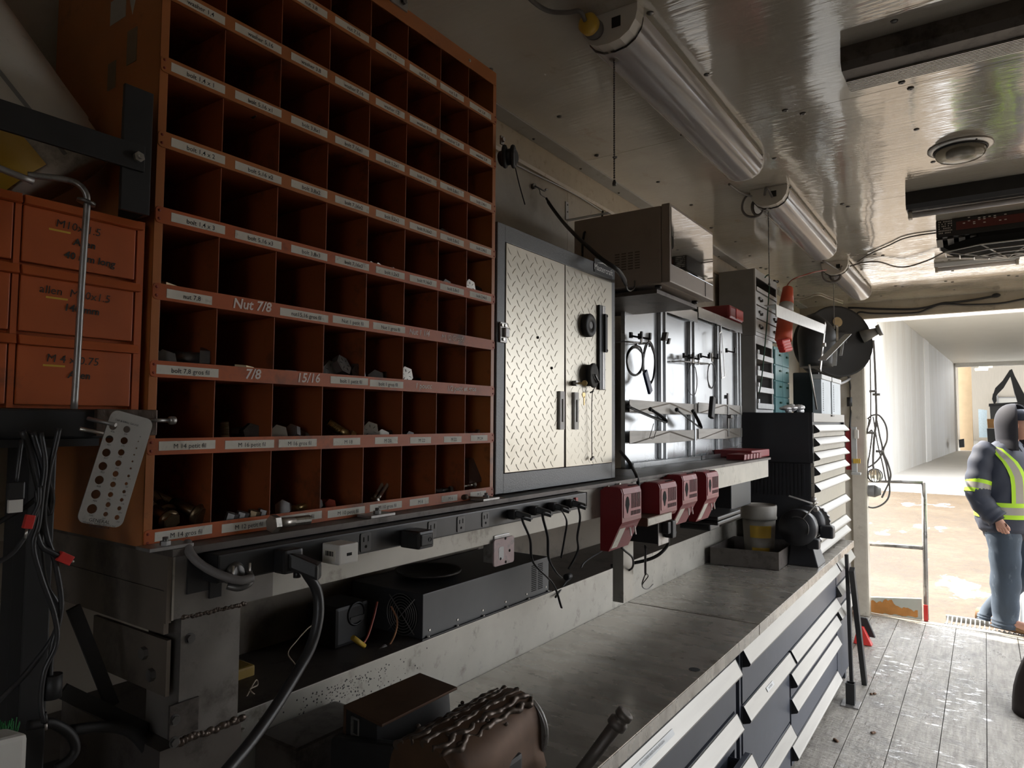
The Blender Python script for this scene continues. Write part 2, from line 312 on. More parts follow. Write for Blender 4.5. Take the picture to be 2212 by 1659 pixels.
# ================================================================ OUTDOORS
m, n, L, b = node_mat('thawing_mud_and_snow', .55); o = N(n, 'TexCoord').outputs['Object']
c1 = ramp(n, L, noise(n, L, o, .5, 10, .72), [(.32, (.050, .031, .013)), (.5, (.074, .048, .022)), (.68, (.108, .078, .044))])
c2 = mix(n, L, ramp(n, L, noise(n, L, o, 6, 10, .7), [(.45, (0, 0, 0)), (.7, (.8, .8, .8))]), c1, (.038, .026, .016))
c3 = mix(n, L, ramp(n, L, noise(n, L, o, .45, 8, .66, (1, .4, 1)), [(.575, (0, 0, 0)), (.61, (1, 1, 1))]), c2, (.40, .41, .43))
L.new(c3, b.inputs['Base Color']); bump(n, L, b, noise(n, L, o, 5, 10, .7), .6, .05); MT['mud'] = m
GZ = -1.9
k = M(); k.quad((-60, 5.5, GZ), (60, 5.5, GZ), (60, 28.5, GZ), (-60, 28.5, GZ)); k.quad((-60, -40, GZ-.01), (60, -40, GZ-.01), (60, 5.5, GZ-.01), (-60, 5.5, GZ-.01)); struct('ground', k, 'mud', 'muddy yard with patches of melting snow')
L0 = V((-2.23, 28.78, GZ)); dS = V((.0406, .99918, 0)); eS = V((.99918, -.0406, 0))
S = lambda a, bb, z: L0+eS*a+dS*bb+V((0, 0, z-GZ))      # shop frame: across, deep, height
ZC, ZF = 4.9, 4.05
m, n, L, b = node_mat('ribbed_white_steel_siding', .5); o = N(n, 'TexCoord').outputs['Object']
wv = N(n, 'TexWave', wave_type='BANDS', bands_direction='Y'); wv.inputs['Scale'].default_value = 1.6; L.new(o, wv.inputs[0])
c1 = mix(n, L, ramp(n, L, noise(n, L, o, .5, 8, .65, (1, 1, .15)), [(.42, (0, 0, 0)), (.7, (.55, .55, .55))]), (.74, .74, .72), (.50, .45, .38))
L.new(mix(n, L, 1., c1, ramp(n, L, wv.outputs['Fac'], [(.0, (.80, .80, .80)), (.35, (1, 1, 1))]), 'MULTIPLY'), b.inputs['Base Color']); bump(n, L, b, wv.outputs['Fac'], .6, .03); MT['siding'] = m
MT['slab'] = mat('shop_concrete', (.62, .60, .57), .6, var=.15, scale=.6, dirt=(.42, .40, .37), damt=.3, dscale=.4)
MT['shopceil'] = mat('shop_ceiling', (.78, .74, .66), .5, var=.05, scale=1); MT['tan'] = mat('tan_siding', (.46, .41, .34), .55, var=.12, scale=3, stretch=(6, 1, .3))
MT['shopfront'] = mat('white_fascia', (.86, .86, .85), .5, var=.03, scale=2)
shop = thing('shop_building', 'large white steel workshop with a tall open bay across the yard', 'building', L0)
k = M(); k.box(0, 1, 0, 1, 0, 1); k = M(); hx = lambda k, a0, a1, b0, b1, z0, z1: k.hexa([S(a0, b0, z0), S(a1, b0, z0), S(a1, b1, z0), S(a0, b1, z0), S(a0, b0, z1), S(a1, b0, z1), S(a1, b1, z1), S(a0, b1, z1)])
hx(k, -.3, 0, 0, 33.7, GZ, ZC); k.build('side_wall', 'siding', shop)
k = M(); hx(k, -.02, .05, 14.2, 16.4, GZ, ZC-.02); k.build('white_wall_panel', 'shopfront', shop)
k = M(); hx(k, -4, 12, -5.0, 78, GZ-.2, GZ+.02); k.build('floor_slab', 'slab', shop)
k = M(); hx(k, -.3, 12, .3, 33.7, ZC, ZC+.3); k.build('bay_ceiling', 'shopceil', shop)
k = M(); hx(k, -14, -.05, -.3, -.01, GZ, ZC+.6); hx(k, -.05, 12.3, -.3, -.01, ZF, ZC+.6); k.build('front_wall', 'shopfront', shop)
k = M(); hx(k, -.35, .12, 33.7, 34.1, GZ, ZC); hx(k, -.35, 12, 33.7, 34.1, ZC-.3, ZC+4); k.build('inner_frame', 'white', shop)
k = M(); hx(k, -12, 24, 34.1, 78, ZC+3.6, ZC+3.9); k.build('hall_ceiling', mat('grey_hall_ceiling', (.16, .155, .15), .6, var=.1, scale=.5), shop)
k = M(); hx(k, -12, 24, 78, 78.3, GZ, ZC+3.9); hx(k, -12.3, -12, 34.1, 78, GZ, ZC+3.9); k.build('hall_wall', 'tan', shop)
k = M(); hx(k, 12, 12.3, 0, 34.1, GZ, ZC+.9); k.build('far_side_wall', 'siding', shop)
k = M(); hx(k, .13, 1.0, 36, 36.3, GZ, ZC); k.build('plywood_panel', mat('plywood_panel', (.55, .40, .24), .6, var=.15, scale=2), shop)
for i, (a0, a1) in enumerate(((1.6, 5.6), (10.5, 16.5))):
    k = M(); nrow = 7; hh = (3.6-GZ)/nrow
    for j in range(nrow): hx(k, a0, a1, 77.7, 77.85, GZ+j*hh+.06, GZ+(j+1)*hh-.06)
    d = k.build('overhead_door', mat('door_panel_cream%d' % i, (.48, .46, .42), .5, var=.06, scale=2), shop)
    k = M()
    for j in range(nrow+1): hx(k, a0, a1, 77.6, 77.84, GZ+j*hh-.05, GZ+j*hh+.05)
    hx(k, a0-.15, a0, 77.5, 77.9, GZ, 3.9); hx(k, a1, a1+.15, 77.5, 77.9, GZ, 3.9); k.build('door_rail', 'grey', d)
MT['lamp'] = emat('lit_bay_lamp', (1, .92, .62), 6)
for i, (u, v, yy) in enumerate(((2088, 768, 66), (2113, 782.5, 78), (2129, 791, 88), (2120, 797, 94))):
    c = P(u, v, y=yy); t = M().box(c.x-.6, c.x+.6, c.y-1.2, c.y+1.2, c.z-.1, c.z+.02).build('bay_light', 'lamp')
    tag(t, ['lit yellow bay light nearest the shop bay, leftmost of four', 'lit yellow bay light second from the shop bay', 'lit yellow bay light farthest right in the hall', 'lit yellow bay light lowest and farthest in the hall'][i], 'lamp', 'bay lights in the shop hall')
    M().cyl(c+V((0, 0, .021)), c+V((0, 0, ZC+3.58-c.z)), .03).build('hanger', 'grey', t)
# excavator deep in the hall behind the worker
ye = 64.; ex = thing('excavator', 'orange excavator with dark folded boom parked inside the shop hall', 'excavator', P(2200, 960, y=ye))
q = lambda u, v, dy=0: P(u, v, y=ye+dy)
def plate(pts, dy0, dy1): a = [q(u, v, dy0) for u, v in pts]; return M().prism(a, (0, dy1-dy0, 0))
plate([(2180, 800), (2186, 797), (2192, 812), (2218, 862), (2230, 890), (2206, 890), (2192, 850)], -.4, .4).build('boom', 'blackm', ex)
plate([(2181, 799), (2187, 806), (2168, 838), (2156, 850), (2148, 862), (2144, 856), (2150, 838), (2166, 822)], -.3, .3).build('stick', 'blackm', ex)
plate([(2145, 850), (2152, 852), (2153, 866), (2148, 874), (2143, 862)], -.5, .5).build('bucket', 'blackm', ex)
plate([(2136, 872), (2240, 866), (2240, 870), (2136, 877)], -.8, 1.6).build('cab_roof', 'blackm', ex)
plate([(2138, 877), (2240, 872), (2240, 905), (2140, 905)], -.6, 1.5).build('cab', mat('dark_cab', (.03, .03, .028), .4), ex)
plate([(2132, 905), (2240, 905), (2240, 925), (2134, 925)], -1, 2).build('engine_house', mat('excavator_orange', (.42, .20, .05), .5), ex)
plate([(2132, 926), (2240, 926), (2240, 958), (2134, 958)], -1.4, 2.4).build('track', 'blackm', ex)
t = plate([(2113, 884), (2118, 884), (2132, 886), (2133, 945), (2120, 945), (2115, 945)], 3, 3.6).build('barrier_panel', mat('pale_blue_panel', (.50, .62, .70), .5)); tag(t, 'pale blue upright panel standing beside the excavator', 'panel')
t = plate([(2071, 950), (2082, 948), (2083, 966), (2072, 967)], -8, -7).build('jerry_can', 'blackm'); tag(t, 'small black can on the floor at the end of the ribbed wall', 'can')
# ================================================================ ORANGE BOLT BIN
def fill2d(k, outer, holes, o, xd, yd, th, seg=14):
    cu = bpy.data.curves.new('plate', 'CURVE'); cu.dimensions = '2D'; cu.fill_mode = 'BOTH'; cu.extrude = th/2
    def spl(pts):
        s = cu.splines.new('POLY'); s.points.add(len(pts)-1); s.use_cyclic_u = True
        for i, (x, y) in enumerate(pts): s.points[i].co = (x, y, 0, 1)
    spl(outer)
    for h in holes:
        if len(h) == 3: spl([(h[0]+h[2]*math.cos(-6.2832*i/seg), h[1]+h[2]*math.sin(-6.2832*i/seg)) for i in range(seg)])
        else: spl([(h[0], h[1]), (h[0], h[3]), (h[2], h[3]), (h[2], h[1])])
    ob = bpy.data.objects.new('plate', cu); me = bpy.data.meshes.new_from_object(ob)
    o, xd, yd = V(o), V(xd).normalized(), V(yd).normalized(); zd = xd.cross(yd)
    vs = [k.bm.verts.new(o+xd*v.co.x+yd*v.co.y+zd*v.co.z) for v in me.vertices]
    for p in me.polygons:
        try: k._fin([k.bm.faces.new([vs[i] for i in p.vertices])])
        except ValueError: pass
    bpy.data.objects.remove(ob); bpy.data.curves.remove(cu); bpy.data.meshes.remove(me); return k
def rrect(x0, x1, y0, y1, r, n=4):
    return [(cx+r*math.cos(a), cy+r*math.sin(a)) for cx, cy, a0 in ((x1-r, y1-r, 0), (x0+r, y1-r, 1.5708), (x0+r, y0+r, 3.1416), (x1-r, y0+r, 4.7124)) for a in [a0+1.5708*i/n for i in range(n+1)]]
RP = .11514; RW = .857; RD = .36; RT = 1.074
zr = lambda r: 0. if r <= 0 else (.155+r)*RP
rack = thing('bolt_bin', 'tall orange steel bolt bin with rows of labelled pigeonholes', 'storage bin', (-.18, RW/2, 0))
for y0, y1 in ((0, .0016), (RW-.0016, RW)):
    k = M(); k.box(-RD, 0, y0, y1, 0, RT); yf = (0, .013) if y0 == 0 else (RW-.013, RW); k.box(-.0016, .0006, *yf, 0, RT, .0005)
    if y0 == 0:
        k.mi = 1; k.box(-.10, -.07, -.0012, 0, .745, .80); k.box(-.16, -.135, -.0012, 0, .72, .765); k.mi = 2; k.prism([(-.10, -.0008, .86), (-.075, -.0008, .86), (-.0875, -.0008, .825)], (0, .0006, 0)); k.box(-.16, -.11, -.0008, 0, .83, .87)
    k.build('side_panel', ['orange', mat('worn_sticker%d' % len(rack.children), (.22, .165, .12), .6), 'lgrey'], rack)
M().box(-RD, -RD+.0016, .0017, RW-.0017, 0, RT).build('back_panel', 'orangeshade', rack)
k = M(); k.box(-RD, 0, .0017, RW-.0017, RT-.0016, RT); k.box(-.001, .0016, .002, RW-.002, RT-.034, RT, .0006); k.mi = 1; k.lathe([(.004, 0), (.003, .002)], (.0016, .745, RT-.016), X_, 10); k.build('top_panel', ['orange', 'zinc'], rack)
for j in range(1, 8):
    off = (0, .001, .002, -.001, .0, .002, -.002)[j-1]; yj = j*RW/8+off
    M().box(-RD+.002, -.003, yj-.0008, yj+.0008, .003, RT-.002).build('divider', 'orangeshade', rack)
colpx = [(368, 484), (506, 606), (627, 705), (722, 795), (810, 872), (883, 941), (949, 1000), (1013, 1059)]
fr = ['1,4', '5,16', '3,8', '7,16', '1,2', '9,16', '5,8', '3,4']
rowtx = {8: ['nut '+f for f in fr], 7: ['washer '+f for f in fr]}
for r, q in ((6, 1), (5, 2), (4, 3)): rowtx[r] = ['bolt '+f+(' x %d' % q if f == '1,4' else ' x%d' % q if f == '5,16' else 'x%d' % q) for f in fr]
cust = {3: [((358, 456), 'nut 7,8', 0), ((486, 596), 'Nut 7/8', 1), ((603, 707), 'nut15,16 gros fil', 0), ((717, 795), 'Nut 1 petit fil', 0), ((804, 873), 'Nut 1 gros fil', 0), ((880, 927), 'Nut 1 1/4', 1), ((944, 1006), 'M 12 Grosf.', 1)],
        2: [((336, 470), 'bolt 7,8 gros fil', 0), ((517, 570), '7/8', 1), ((630, 696), '15/16', 1), ((712, 793), 'bolt 1 petit fil', 0), ((797, 869), 'bolt 1 gros fil', 0), ((884, 940), '1 poucc', 1), ((953, 1035), '1/2 petit et gros', 1)],
        1: [((341, 463), 'M 14 petit fil', 0), ((484, 590), 'M 16 petit fil', 0), ((600, 682), 'M 16 gros fil', 0), ((718, 776), 'M 18', 0), ((808, 857), 'M 20', 0), ((884, 929), 'M 22', 0), ((957, 995), 'M 22', 0), ((1015, 1051), 'M 24', 0)],
        0: [((332, 456), 'M 14 gros fil', 0), ((477, 584), 'M 12 petit fil', 0), ((600, 693), 'M 12 gros fil', 0), ((706, 786), 'M 10 petit fil', 0), ((797, 866), 'M 10 gros fil', 0), ((883, 924), 'M 8', 0), ((952, 986), 'M 6', 0), ((1014, 1048), 'M 5', 0)]}
SH = .0245
for r in range(9):
    z0 = zr(r)
    k = M(); k.box(-RD+.002, -.001, .002, RW-.002, z0, z0+.0015)
    k.build('shelf', 'orangeshade', rack)
    k = M(); k.prism([(.0006, y, z) for y, z in rrect(.0005, RW-.0005, z0, z0+SH, .006, 3)], (.0018, 0, 0))
    k.mi = 1
    for yy in (.006, RW-.006):
        for zz in (.006, .0185): k.lathe([(.0022, 0), (.0018, .001), (.0006, .0014)], (.0024, yy, z0+zz), X_, 8)
    st = k.build('label_strip', ['orange2' if r < 5 else 'orange', 'copper'], rack)
    items = cust.get(r) or [(colpx[c], rowtx[r][c], 0) for c in range(8)]
    for (u0, u1), tx, hand in items:
        ya, yb = Yat(u0, z0+.012), Yat(u1, z0+.012); k = M()
        rr_ = random.Random(hash(tx) % 999); tl = rr_.uniform(-.0012, .0012)
        if hand:
            k.text(tx, (.0025, (ya+yb)/2, z0+.013), (0, 1, .03), Z_, .023 if r in (2, 3) and ya < .45 else .0165, align='CENTER', shear=.15, bold=.0005)
            if len(tx) > 8: pass
            k.build('marker_writing', 'chalk', st, 'handwritten white marker')
        else:
            zc = z0+.0122+tl; hh = .0068
            k.hexa([(.0024, ya, zc-hh), (.0028, ya, zc-hh), (.0028, yb, zc-hh+tl*.6), (.0024, yb, zc-hh+tl*.6), (.0024, ya, zc+hh), (.0028, ya, zc+hh), (.0028, yb, zc+hh+tl*.6), (.0024, yb, zc+hh+tl*.6)])
            k.mi = 1; k.text(tx, (.0028, (ya+yb)/2+.003, zc-.001), Y_, Z_, .0102, align='CENTER', bold=.00007)
            k.build('label', ['label', 'ink'], st)
# fasteners in the pigeonholes: head position from the front of the bin, direction head -> tip
def bolt(name, label, hp, ax, af, ln, m, group=None, thread=.6, flange=False, cat='bolt'):
    hp, ax = V(hp), V(ax).normalized(); k = M(); hh = af*.42; r = af/3.1
    k.hexhead(hp, ax, af, hh); k.cyl(hp-ax*.0006, hp, af*.44, seg=20)
    if flange: k.lathe([(af*.5, 0), (af*.66, hh*.55), (af*.66, hh*.8), (r, hh)], hp+ax*hh*.3, ax, 24)
    k.cyl(hp+ax*hh, hp+ax*(hh+ln*(1-thread)), r, seg=14)
    nt = max(4, int(ln*thread/.0022)); pr = []
    for i in range(nt): a = hh+ln*(1-thread)+ln*thread*i/nt; pr += [(r*.86, a), (r, a+ln*thread/nt*.5)]
    k.lathe(pr+[(r*.7, hh+ln)], hp, ax, 12, smooth=False)
    if af >= .034:
        k.mi = 1; t_ = ax.orthogonal().normalized(); u_ = ax.cross(t_)
        for q in range(6): d_ = t_*math.cos(q*1.047)+u_*math.sin(q*1.047); k.bar(hp-ax*.0009+d_*af*.22, hp-ax*.0009+d_*af*.38, .0012, .0006, ax)
    return tag(k.build(name, [m, 'ink']), label, cat, group)
def inbin(u, r, h, x=-.035):           # point at image column u, height h above the floor of row r
    return V((x, Yat(u, zr(r)+h, x), zr(r)+.002+h))
A0 = V((-1, .0, .0))
BL = [ # column, row, height, x, axis, across flats, length, material, label
 (744, 2, .044, -.012, (-.9, -.25, -.45), .037, .07, 'bolt', 'large round-faced bolt head tilted up highest, in the third-from-bottom row'),
 (716, 2, .031, -.02, (-1, .1, 0), .034, .08, 'bolt', 'dark bolt head left of and below the large tilted bolt head'),
 (775, 2, .030, -.02, (-1, 0, 0), .034, .08, 'bolt', 'dark bolt head right of and below the large tilted bolt head'),
 (453, 2, .032, -.03, (-.6, -1, .02), .036, .09, 'bolt', 'dark bolt head at the right of the bolt 7,8 gros fil bin'),
 (356, 2, .024, -.02, (-1, .5, 0), .032, .07, 'bolt', 'dark hexagon bolt in the left corner of the bolt 7,8 gros fil bin'),
 (812, 2, .023, -.02, (-.9, .7, 0), .030, .08, 'bolt', 'dark bolt lying at the left of the bolt 1 gros fil bin'),
 (846, 2, .032, -.05, (-1, 0, 0), .034, .08, 'bolt', 'dark bolt head at the back right of the bolt 1 gros fil bin'),
 (878, 2, .033, -.012, (-1, .1, 0), .034, .08, 'zinc', 'pale grey bolt head with radial marks above the 1 poucc writing'),
 (918, 2, .027, -.05, (-1, 0, 0), .030, .08, 'bolt', 'dark bolt head right of the pale grey bolt head'),
 (834, 5, .017, -.02, (-1, .2, 0), .026, .05, 'bolt', 'dark bolt with a bright edge at the left of the bolt 1,2x2 bin'),
 (856, 5, .030, -.04, (-.3, .2, .9), .026, .04, 'bolt', 'black bolt standing on its head in the bolt 1,2x2 bin'),
 (904, 5, .017, -.04, (-1, .2, 0), .026, .05, 'bolt', 'dark bolt in the bolt 9,16x2 bin'),
 (958, 5, .026, -.03, (-1, .4, 0), .030, .05, 'bolt', 'dark bolt head at the left of the bolt 5,8x2 bin'),
 (988, 5, .017, -.02, (-1, .1, 0), .026, .05, 'bolt', 'grey bolt head at the right of the bolt 5,8x2 bin'),
 (804, 4, .016, -.015, (-1, 0, 0), .025, .07, 'zinc', 'leftmost grey hexagon head in the bolt 1,2x3 bin'),
 (819, 4, .016, -.012, (-1, -.1, 0), .025, .07, 'zinc', 'second hexagon head from the left in the bolt 1,2x3 bin'),
 (835, 4, .015, -.02, (-1, .1, 0), .024, .07, 'bolt', 'third hexagon head from the left in the bolt 1,2x3 bin'),
 (851, 4, .016, -.015, (-.8, -.3, 0), .025, .07, 'zinc', 'rightmost hexagon head in the bolt 1,2x3 bin'),
 (900, 4, .017, -.05, (-1, .1, 0), .028, .07, 'bolt', 'dark bolt in the bolt 9,16x3 bin'),
 (1016, 4, .030, -.012, (-1, .1, 0), .034, .08, 'zinc', 'grey bolt head with radial marks in the bolt 3,4x3 bin'),
 (1034, 4, .026, -.03, (-1, 0, 0), .032, .08, 'bolt', 'dark bolt head in the right corner of the bolt 3,4x3 bin'),
 (487, 1, .002, -.02, (-.06, -.03, 1), .022, .036, 'bronze', 'bolt standing upright at the left of the M 16 petit fil bin'),
 (546, 1, .028, -.04, (-1, .2, 0), .030, .06, 'bolt', 'dark bolt head at the right of the M 16 petit fil bin'),
 (602, 1, .026, -.02, (-1, .3, 0), .030, .07, 'zinc', 'grey bolt head at the left of the M 16 gros fil bin'),
 (628, 1, .030, -.03, (-.3, .95, -.22), .026, .06, 'bolt', 'bolt with a long thread lying across the M 16 gros fil bin'),
 (722, 1, .014, -.05, (-.5, .8, .25), .022, .05, 'bolt', 'bolt lying at the left of the M 18 bin'),
 (762, 1, .016, -.03, (-.3, -.65, .45), .024, .05, 'brass', 'threaded bolt leaning up in the M 18 bin'),
 (800, 1, .030, -.02, (-1, .3, .1), .034, .06, 'zinc', 'grey bolt head standing in the left of the M 20 bin'),
 (826, 1, .017, -.02, (-.7, .7, 0), .028, .06, 'zinc', 'bright-edged hexagon bolt in the middle of the M 20 bin'),
 (847, 1, .016, -.03, (-1, -.3, 0), .026, .06, 'bolt', 'bolt at the right of the M 20 bin'),
 (886, 1, .015, -.03, (-1, .1, 0), .024, .05, 'bolt', 'dark bolt in the M 22 bin'),
 (1036, 1, .018, -.04, (-1, -.2, 0), .022, .05, 'zinc', 'small pale bolt in the M 24 bin'),
 (610, 0, .026, -.035, (-.6, .75, -.15), .026, .05, 'bolt', 'dark hexagon bolt at the left of the M 12 gros fil bin'),
 (678, 0, .024, -.04, (-.3, -1, -.1), .020, .055, 'brass', 'yellowish bolt lying in the M 12 gros fil bin'),
 (687, 0, .026, -.025, (-1, .1, 0), .020, .05, 'bolt', 'grey hexagon head at the right of the M 12 gros fil bin'),
 (714, 0, .022, -.03, (-1, .4, 0), .020, .05, 'copper', 'rusty red bolt in the M 10 petit fil bin'),
 (805, 0, .018, -.04, (-.3, .75, .5), .012, .055, 'zinc', 'slim bolt leaning up in the M 10 gros fil bin, left one'),
 (812, 0, .018, -.025, (-.3, .85, .5), .012, .065, 'zinc', 'slim bolt leaning up in the M 10 gros fil bin, right one'),
 (852, 0, .022, -.03, (-1, .4, 0), .018, .04, 'bolt', 'small bolt at the right of the M 10 gros fil bin'),
 (976, 0, .022, -.03, (-.4, -1, 0), .016, .05, 'bolt', 'dark bolt lying in the M 6 bin'),
 (1027, 0, .030, -.02, (-.4, -1, -.1), .012, .05, 'zinc', 'bright bolt with a bent end in the M 5 bin'),
]
for (u, r, h, x, ax, af, ln, m_, lb) in BL: bolt('hex_bolt', lb, inbin(u, r, h, x), ax, af, ln, m_, 'fasteners in the bolt bin')
# big flanged bolts in the lower left bin
bolt('flange_bolt', 'long flanged bolt with a bright head in the M 14 gros fil bin', P(438, 1116, x=-.02), P(345, 1072, x=-.10)-P(438, 1116, x=-.02), .026, .085, 'bronze', 'fasteners in the bolt bin', .4, True)
bolt('flange_bolt', 'flanged bolt in the left front of the M 14 gros fil bin', P(372, 1128, x=-.012), P(330, 1096, x=-.06)-P(372, 1128, x=-.012), .024, .06, 'bronze', 'fasteners in the bolt bin', .4, True)
bolt('flange_bolt', 'flanged bolt standing in the middle of the M 14 gros fil bin', P(365, 1112, x=-.05), P(345, 1085, x=-.08)-P(365, 1112, x=-.05), .022, .05, 'bronze', 'fasteners in the bolt bin', .5, True)
def rod(name, lb, a, bb, r, m, cat, grp=None):
    k = M(); k.cyl(a, bb, r, seg=10); return tag(k.build(name, m), lb, cat, grp)
rod('stud', 'short steel stud at the left of the bolt 3,8x3 bin', inbin(612, 4, .018, -.02), inbin(652, 4, .018, -.02), .0045, 'bolt', 'stud', 'fasteners in the bolt bin')
rod('stud', 'short steel stud at the right of the bolt 3,8x3 bin', inbin(655, 4, .016, -.025), inbin(685, 4, .015, -.025), .005, 'bolt', 'stud', 'fasteners in the bolt bin')
k = M(); k.tube([inbin(944, 2, .016, -.05), inbin(981, 2, .012, -.012)], .006, 12, 1, cap=False); k.tube([inbin(944, 2, .016, -.05), inbin(981, 2, .012, -.012)], .0045, 12, 1, cap=False); tag(k.build('metal_sleeve', 'bolt'), 'dark open-ended sleeve lying in the seventh pigeonhole of the third row from the bottom', 'sleeve')
def hexnut(lb, c, ax, af, m, name='hex_nut'):
    k = M(); a = V(ax).normalized(); t = a.orthogonal().normalized(); u = a.cross(t); c = V(c); L = []
    O = [c+(t*math.cos(i*math.pi/3)+u*math.sin(i*math.pi/3))*af/1.732 for i in range(6)]; I = [c+(t*math.cos(i*math.pi/3)+u*math.sin(i*math.pi/3))*af*.3 for i in range(6)]
    hv = a*af*.8; k.rings([O, [p+hv for p in O], [p+hv for p in I], I], False, False, True); return tag(k.build(name, m), lb, 'nut', 'fasteners in the bolt bin')
hexnut('zinc nut with a bright rim in the bolt 5,8x3 bin', inbin(965, 4, .018, -.015), (-1, .1, .0), .030, 'bolt')
hexnut('thin nut edge showing above the Nut 1 petit fil label', inbin(752, 3, .001, -.05), (0, .1, 1), .034, 'bronze'); hexnut('nut edge showing above the Nut 1 1/4 writing', inbin(885, 3, .001, -.05), (0, .1, 1), .034, 'bolt')
hexnut('yellowish nut lying at the left of the 7/8 writing', inbin(520, 2, .001, -.03), (0, .1, 1), .032, 'bronze'); hexnut('small yellowish nut right of the 7/8 writing', inbin(548, 2, .001, -.03), (0, .2, 1), .02, 'bronze'); hexnut('dark nut in the pigeonhole above the 15/16 writing', inbin(627, 2, .001, -.04), (0, .1, 1), .03, 'bolt')
hexnut('pale nut in the left corner above the nut 7,8 label', inbin(347, 3, .001, -.03), (0, .1, 1), .034, 'bronze'); hexnut('small brass nut behind the bolt 5,16 x1 label, left one', inbin(527, 6, .001, -.02), (0, .4, 1), .014, 'bronze'); hexnut('small dark nut behind the bolt 5,16 x1 label, right one', inbin(541, 6, .001, -.02), (0, .6, 1), .018, 'bolt')
hexnut('dark nut poking up behind the bolt 7,16x1 label', inbin(793, 6, .001, -.02), (0, .6, 1), .016, 'bolt')
for i, (u, mm) in enumerate(((497, 'bolt'), (520, 'bolt'), (545, 'bronze'), (566, 'bolt'))): hexnut(['first dark nut from the left in the M 12 petit fil bin', 'second nut from the left in the M 12 petit fil bin', 'third nut from the left in the M 12 petit fil bin', 'rightmost nut in the M 12 petit fil bin'][i], inbin(u, 0, .016, -.02), (.2, .2, 1), .018, mm)
k = M(); a, bb = P(995, 730, x=-.05), P(985, 780, x=-.05); k.prism([(-.03, Yat(1014, .06, -.03), .035), (-.03, Yat(1040, .06, -.03), .035), (-.06, Yat(1040, .09, -.06), .095), (-.06, Yat(1012, .09, -.06), .09)], (-.02, 0, 0)); tag(k.build('plastic_bag', mat('smoky_bag', (.10, .07, .065), .3)), 'dark plastic bag in the lower right corner pigeonhole', 'bag')
# bracket holding the bin to the ceiling
k = M(); yb = P(862, 15, x=.0).y; k.box(.002, .006, yb-.03, yb+.02, RT-.01, CZ-.02); k.box(.002, .05, yb-.03, yb+.02, CZ-.02, CZ-.0165); k.box(.006, .03, yb-.02, yb-.016, RT+.0, CZ-.02); k.mi = 1
for zz in (.006, .03): k.hexhead((.006, yb+.006, RT+zz), X_, .012, .006)
tag(k.build('ceiling_bracket', ['steel', 'bolt']), 'steel angle bracket fixing the top of the orange bolt bin to the ceiling', 'bracket')
# ================================================================ STEEL SHELF UNDER THE BIN, POWER STRIP
XB = .03
fr_ = thing('steel_shelf', 'long welded steel channel shelf carrying the orange bolt bin and power strip', 'shelf', (-.2, 1.5, FZ+.9))
k = M(); k.box(WX+.002, XB+.014, .02, 1.98, -.012, -.0008, .001); k.box(-.155, XB+.014, 1.98, 3.36, -.012, -.0008); k.build('top_plate', 'dsteel', fr_)
k = M(); k.box(XB-.006, XB, .03, 3.36, -.105, -.0125); k.box(XB-.05, XB-.0061, .03, 3.36, -.105, -.099); k.build('front_channel', 'beam', fr_)
k = M(); k.box(-.37, XB-.007, .022, .030, -.062, -.0125); k.box(-.37, XB-.007, .0225, .030, -.125, -.0636); k.box(XB-.0065, XB+.001, .021, .029, -.108, -.0125)
k.build('end_plate', 'brown', fr_)
k = M(); k.box(XB+.0002, XB+.0016, .03, .20, -.1045, -.0135); k.mi = 1; k.box(XB+.0017, XB+.003, .028, .0312, -.105, -.0135); k.build('stained_plate', ['midsteel', 'zinc'], fr_)
k = M(); pb = P(430, 1590, x=XB).z
k.box(XB-.006, XB, .045, .142, pb, -.106); k.box(XB-.09, XB-.0061, .045, .051, pb, -.106); k.box(XB-.05, XB-.0061, .136, .142, pb, -.106)
post = k.build('post', 'midsteel', fr_)
rs = random.Random(5); k = M()
def bead(k, a, bb, n, r):
    a, bb = V(a), V(bb)
    for i in range(n):
        c = a.lerp(bb, (i+.5)/n)+V((rs.uniform(0, .3), rs.uniform(-.3, .3), rs.uniform(-.4, .4)))*r; k.ball(c, V((r*rs.uniform(.7, 1), r*rs.uniform(.9, 1.5), r*rs.uniform(.7, 1.2))), 8, 6)

for a_ in (((XB, .045, -.105), (XB, .15, -.106), 26, .0035), ((XB, .04, pb+.002), (XB, .15, pb+.002), 18, .006), ((XB, .030, -.02), (XB, .030, -.10), 20, .0016)): k = M(); bead(k, *a_); k.build('weld_bead', 'weld', fr_)
k = M(); k.box(-.28, XB-.001, .02, .15, -.418, pb-.001); k.build('gusset', 'dsteel', fr_)
k = M(); k.box(XB-.001, XB+.004, .03, .075, pb+.012, pb+.06, .001); k.build('foot_clip', 'dsteel', fr_)
k = M()
for u, v in ((377, 1555), (376, 1603)): c = P(u, v, x=XB+.004); k.hexhead(c, X_, .011, .005); k.cyl(c, c+X_*.0015, .008)
for u, v in ((410, 1379),): c = P(u, v, x=XB); k.hexhead(c, X_, .011, .005); k.cyl(c, c+X_*.0012, .008)
k.build('bolt_head', 'bolt', fr_)
k = M(); k.box(-.20, XB-.007, .0285, .0345, -.215, -.135); k.mi = 1
for x, z in ((-.035, -.163), (-.012, -.19)): k.hexhead((x, .0285, z), -Y_, .016, .007)
k.build('lower_bracket', ['brown', 'bolt'], fr_)
k = M(); k.box(XB+.0002, XB+.004, .05, .105, -.072, -.016, .001); k.box(XB+.002, XB+.006, .085, .105, -.085, -.016, .001); k.build('outlet_end_box', 'blackm', fr_)
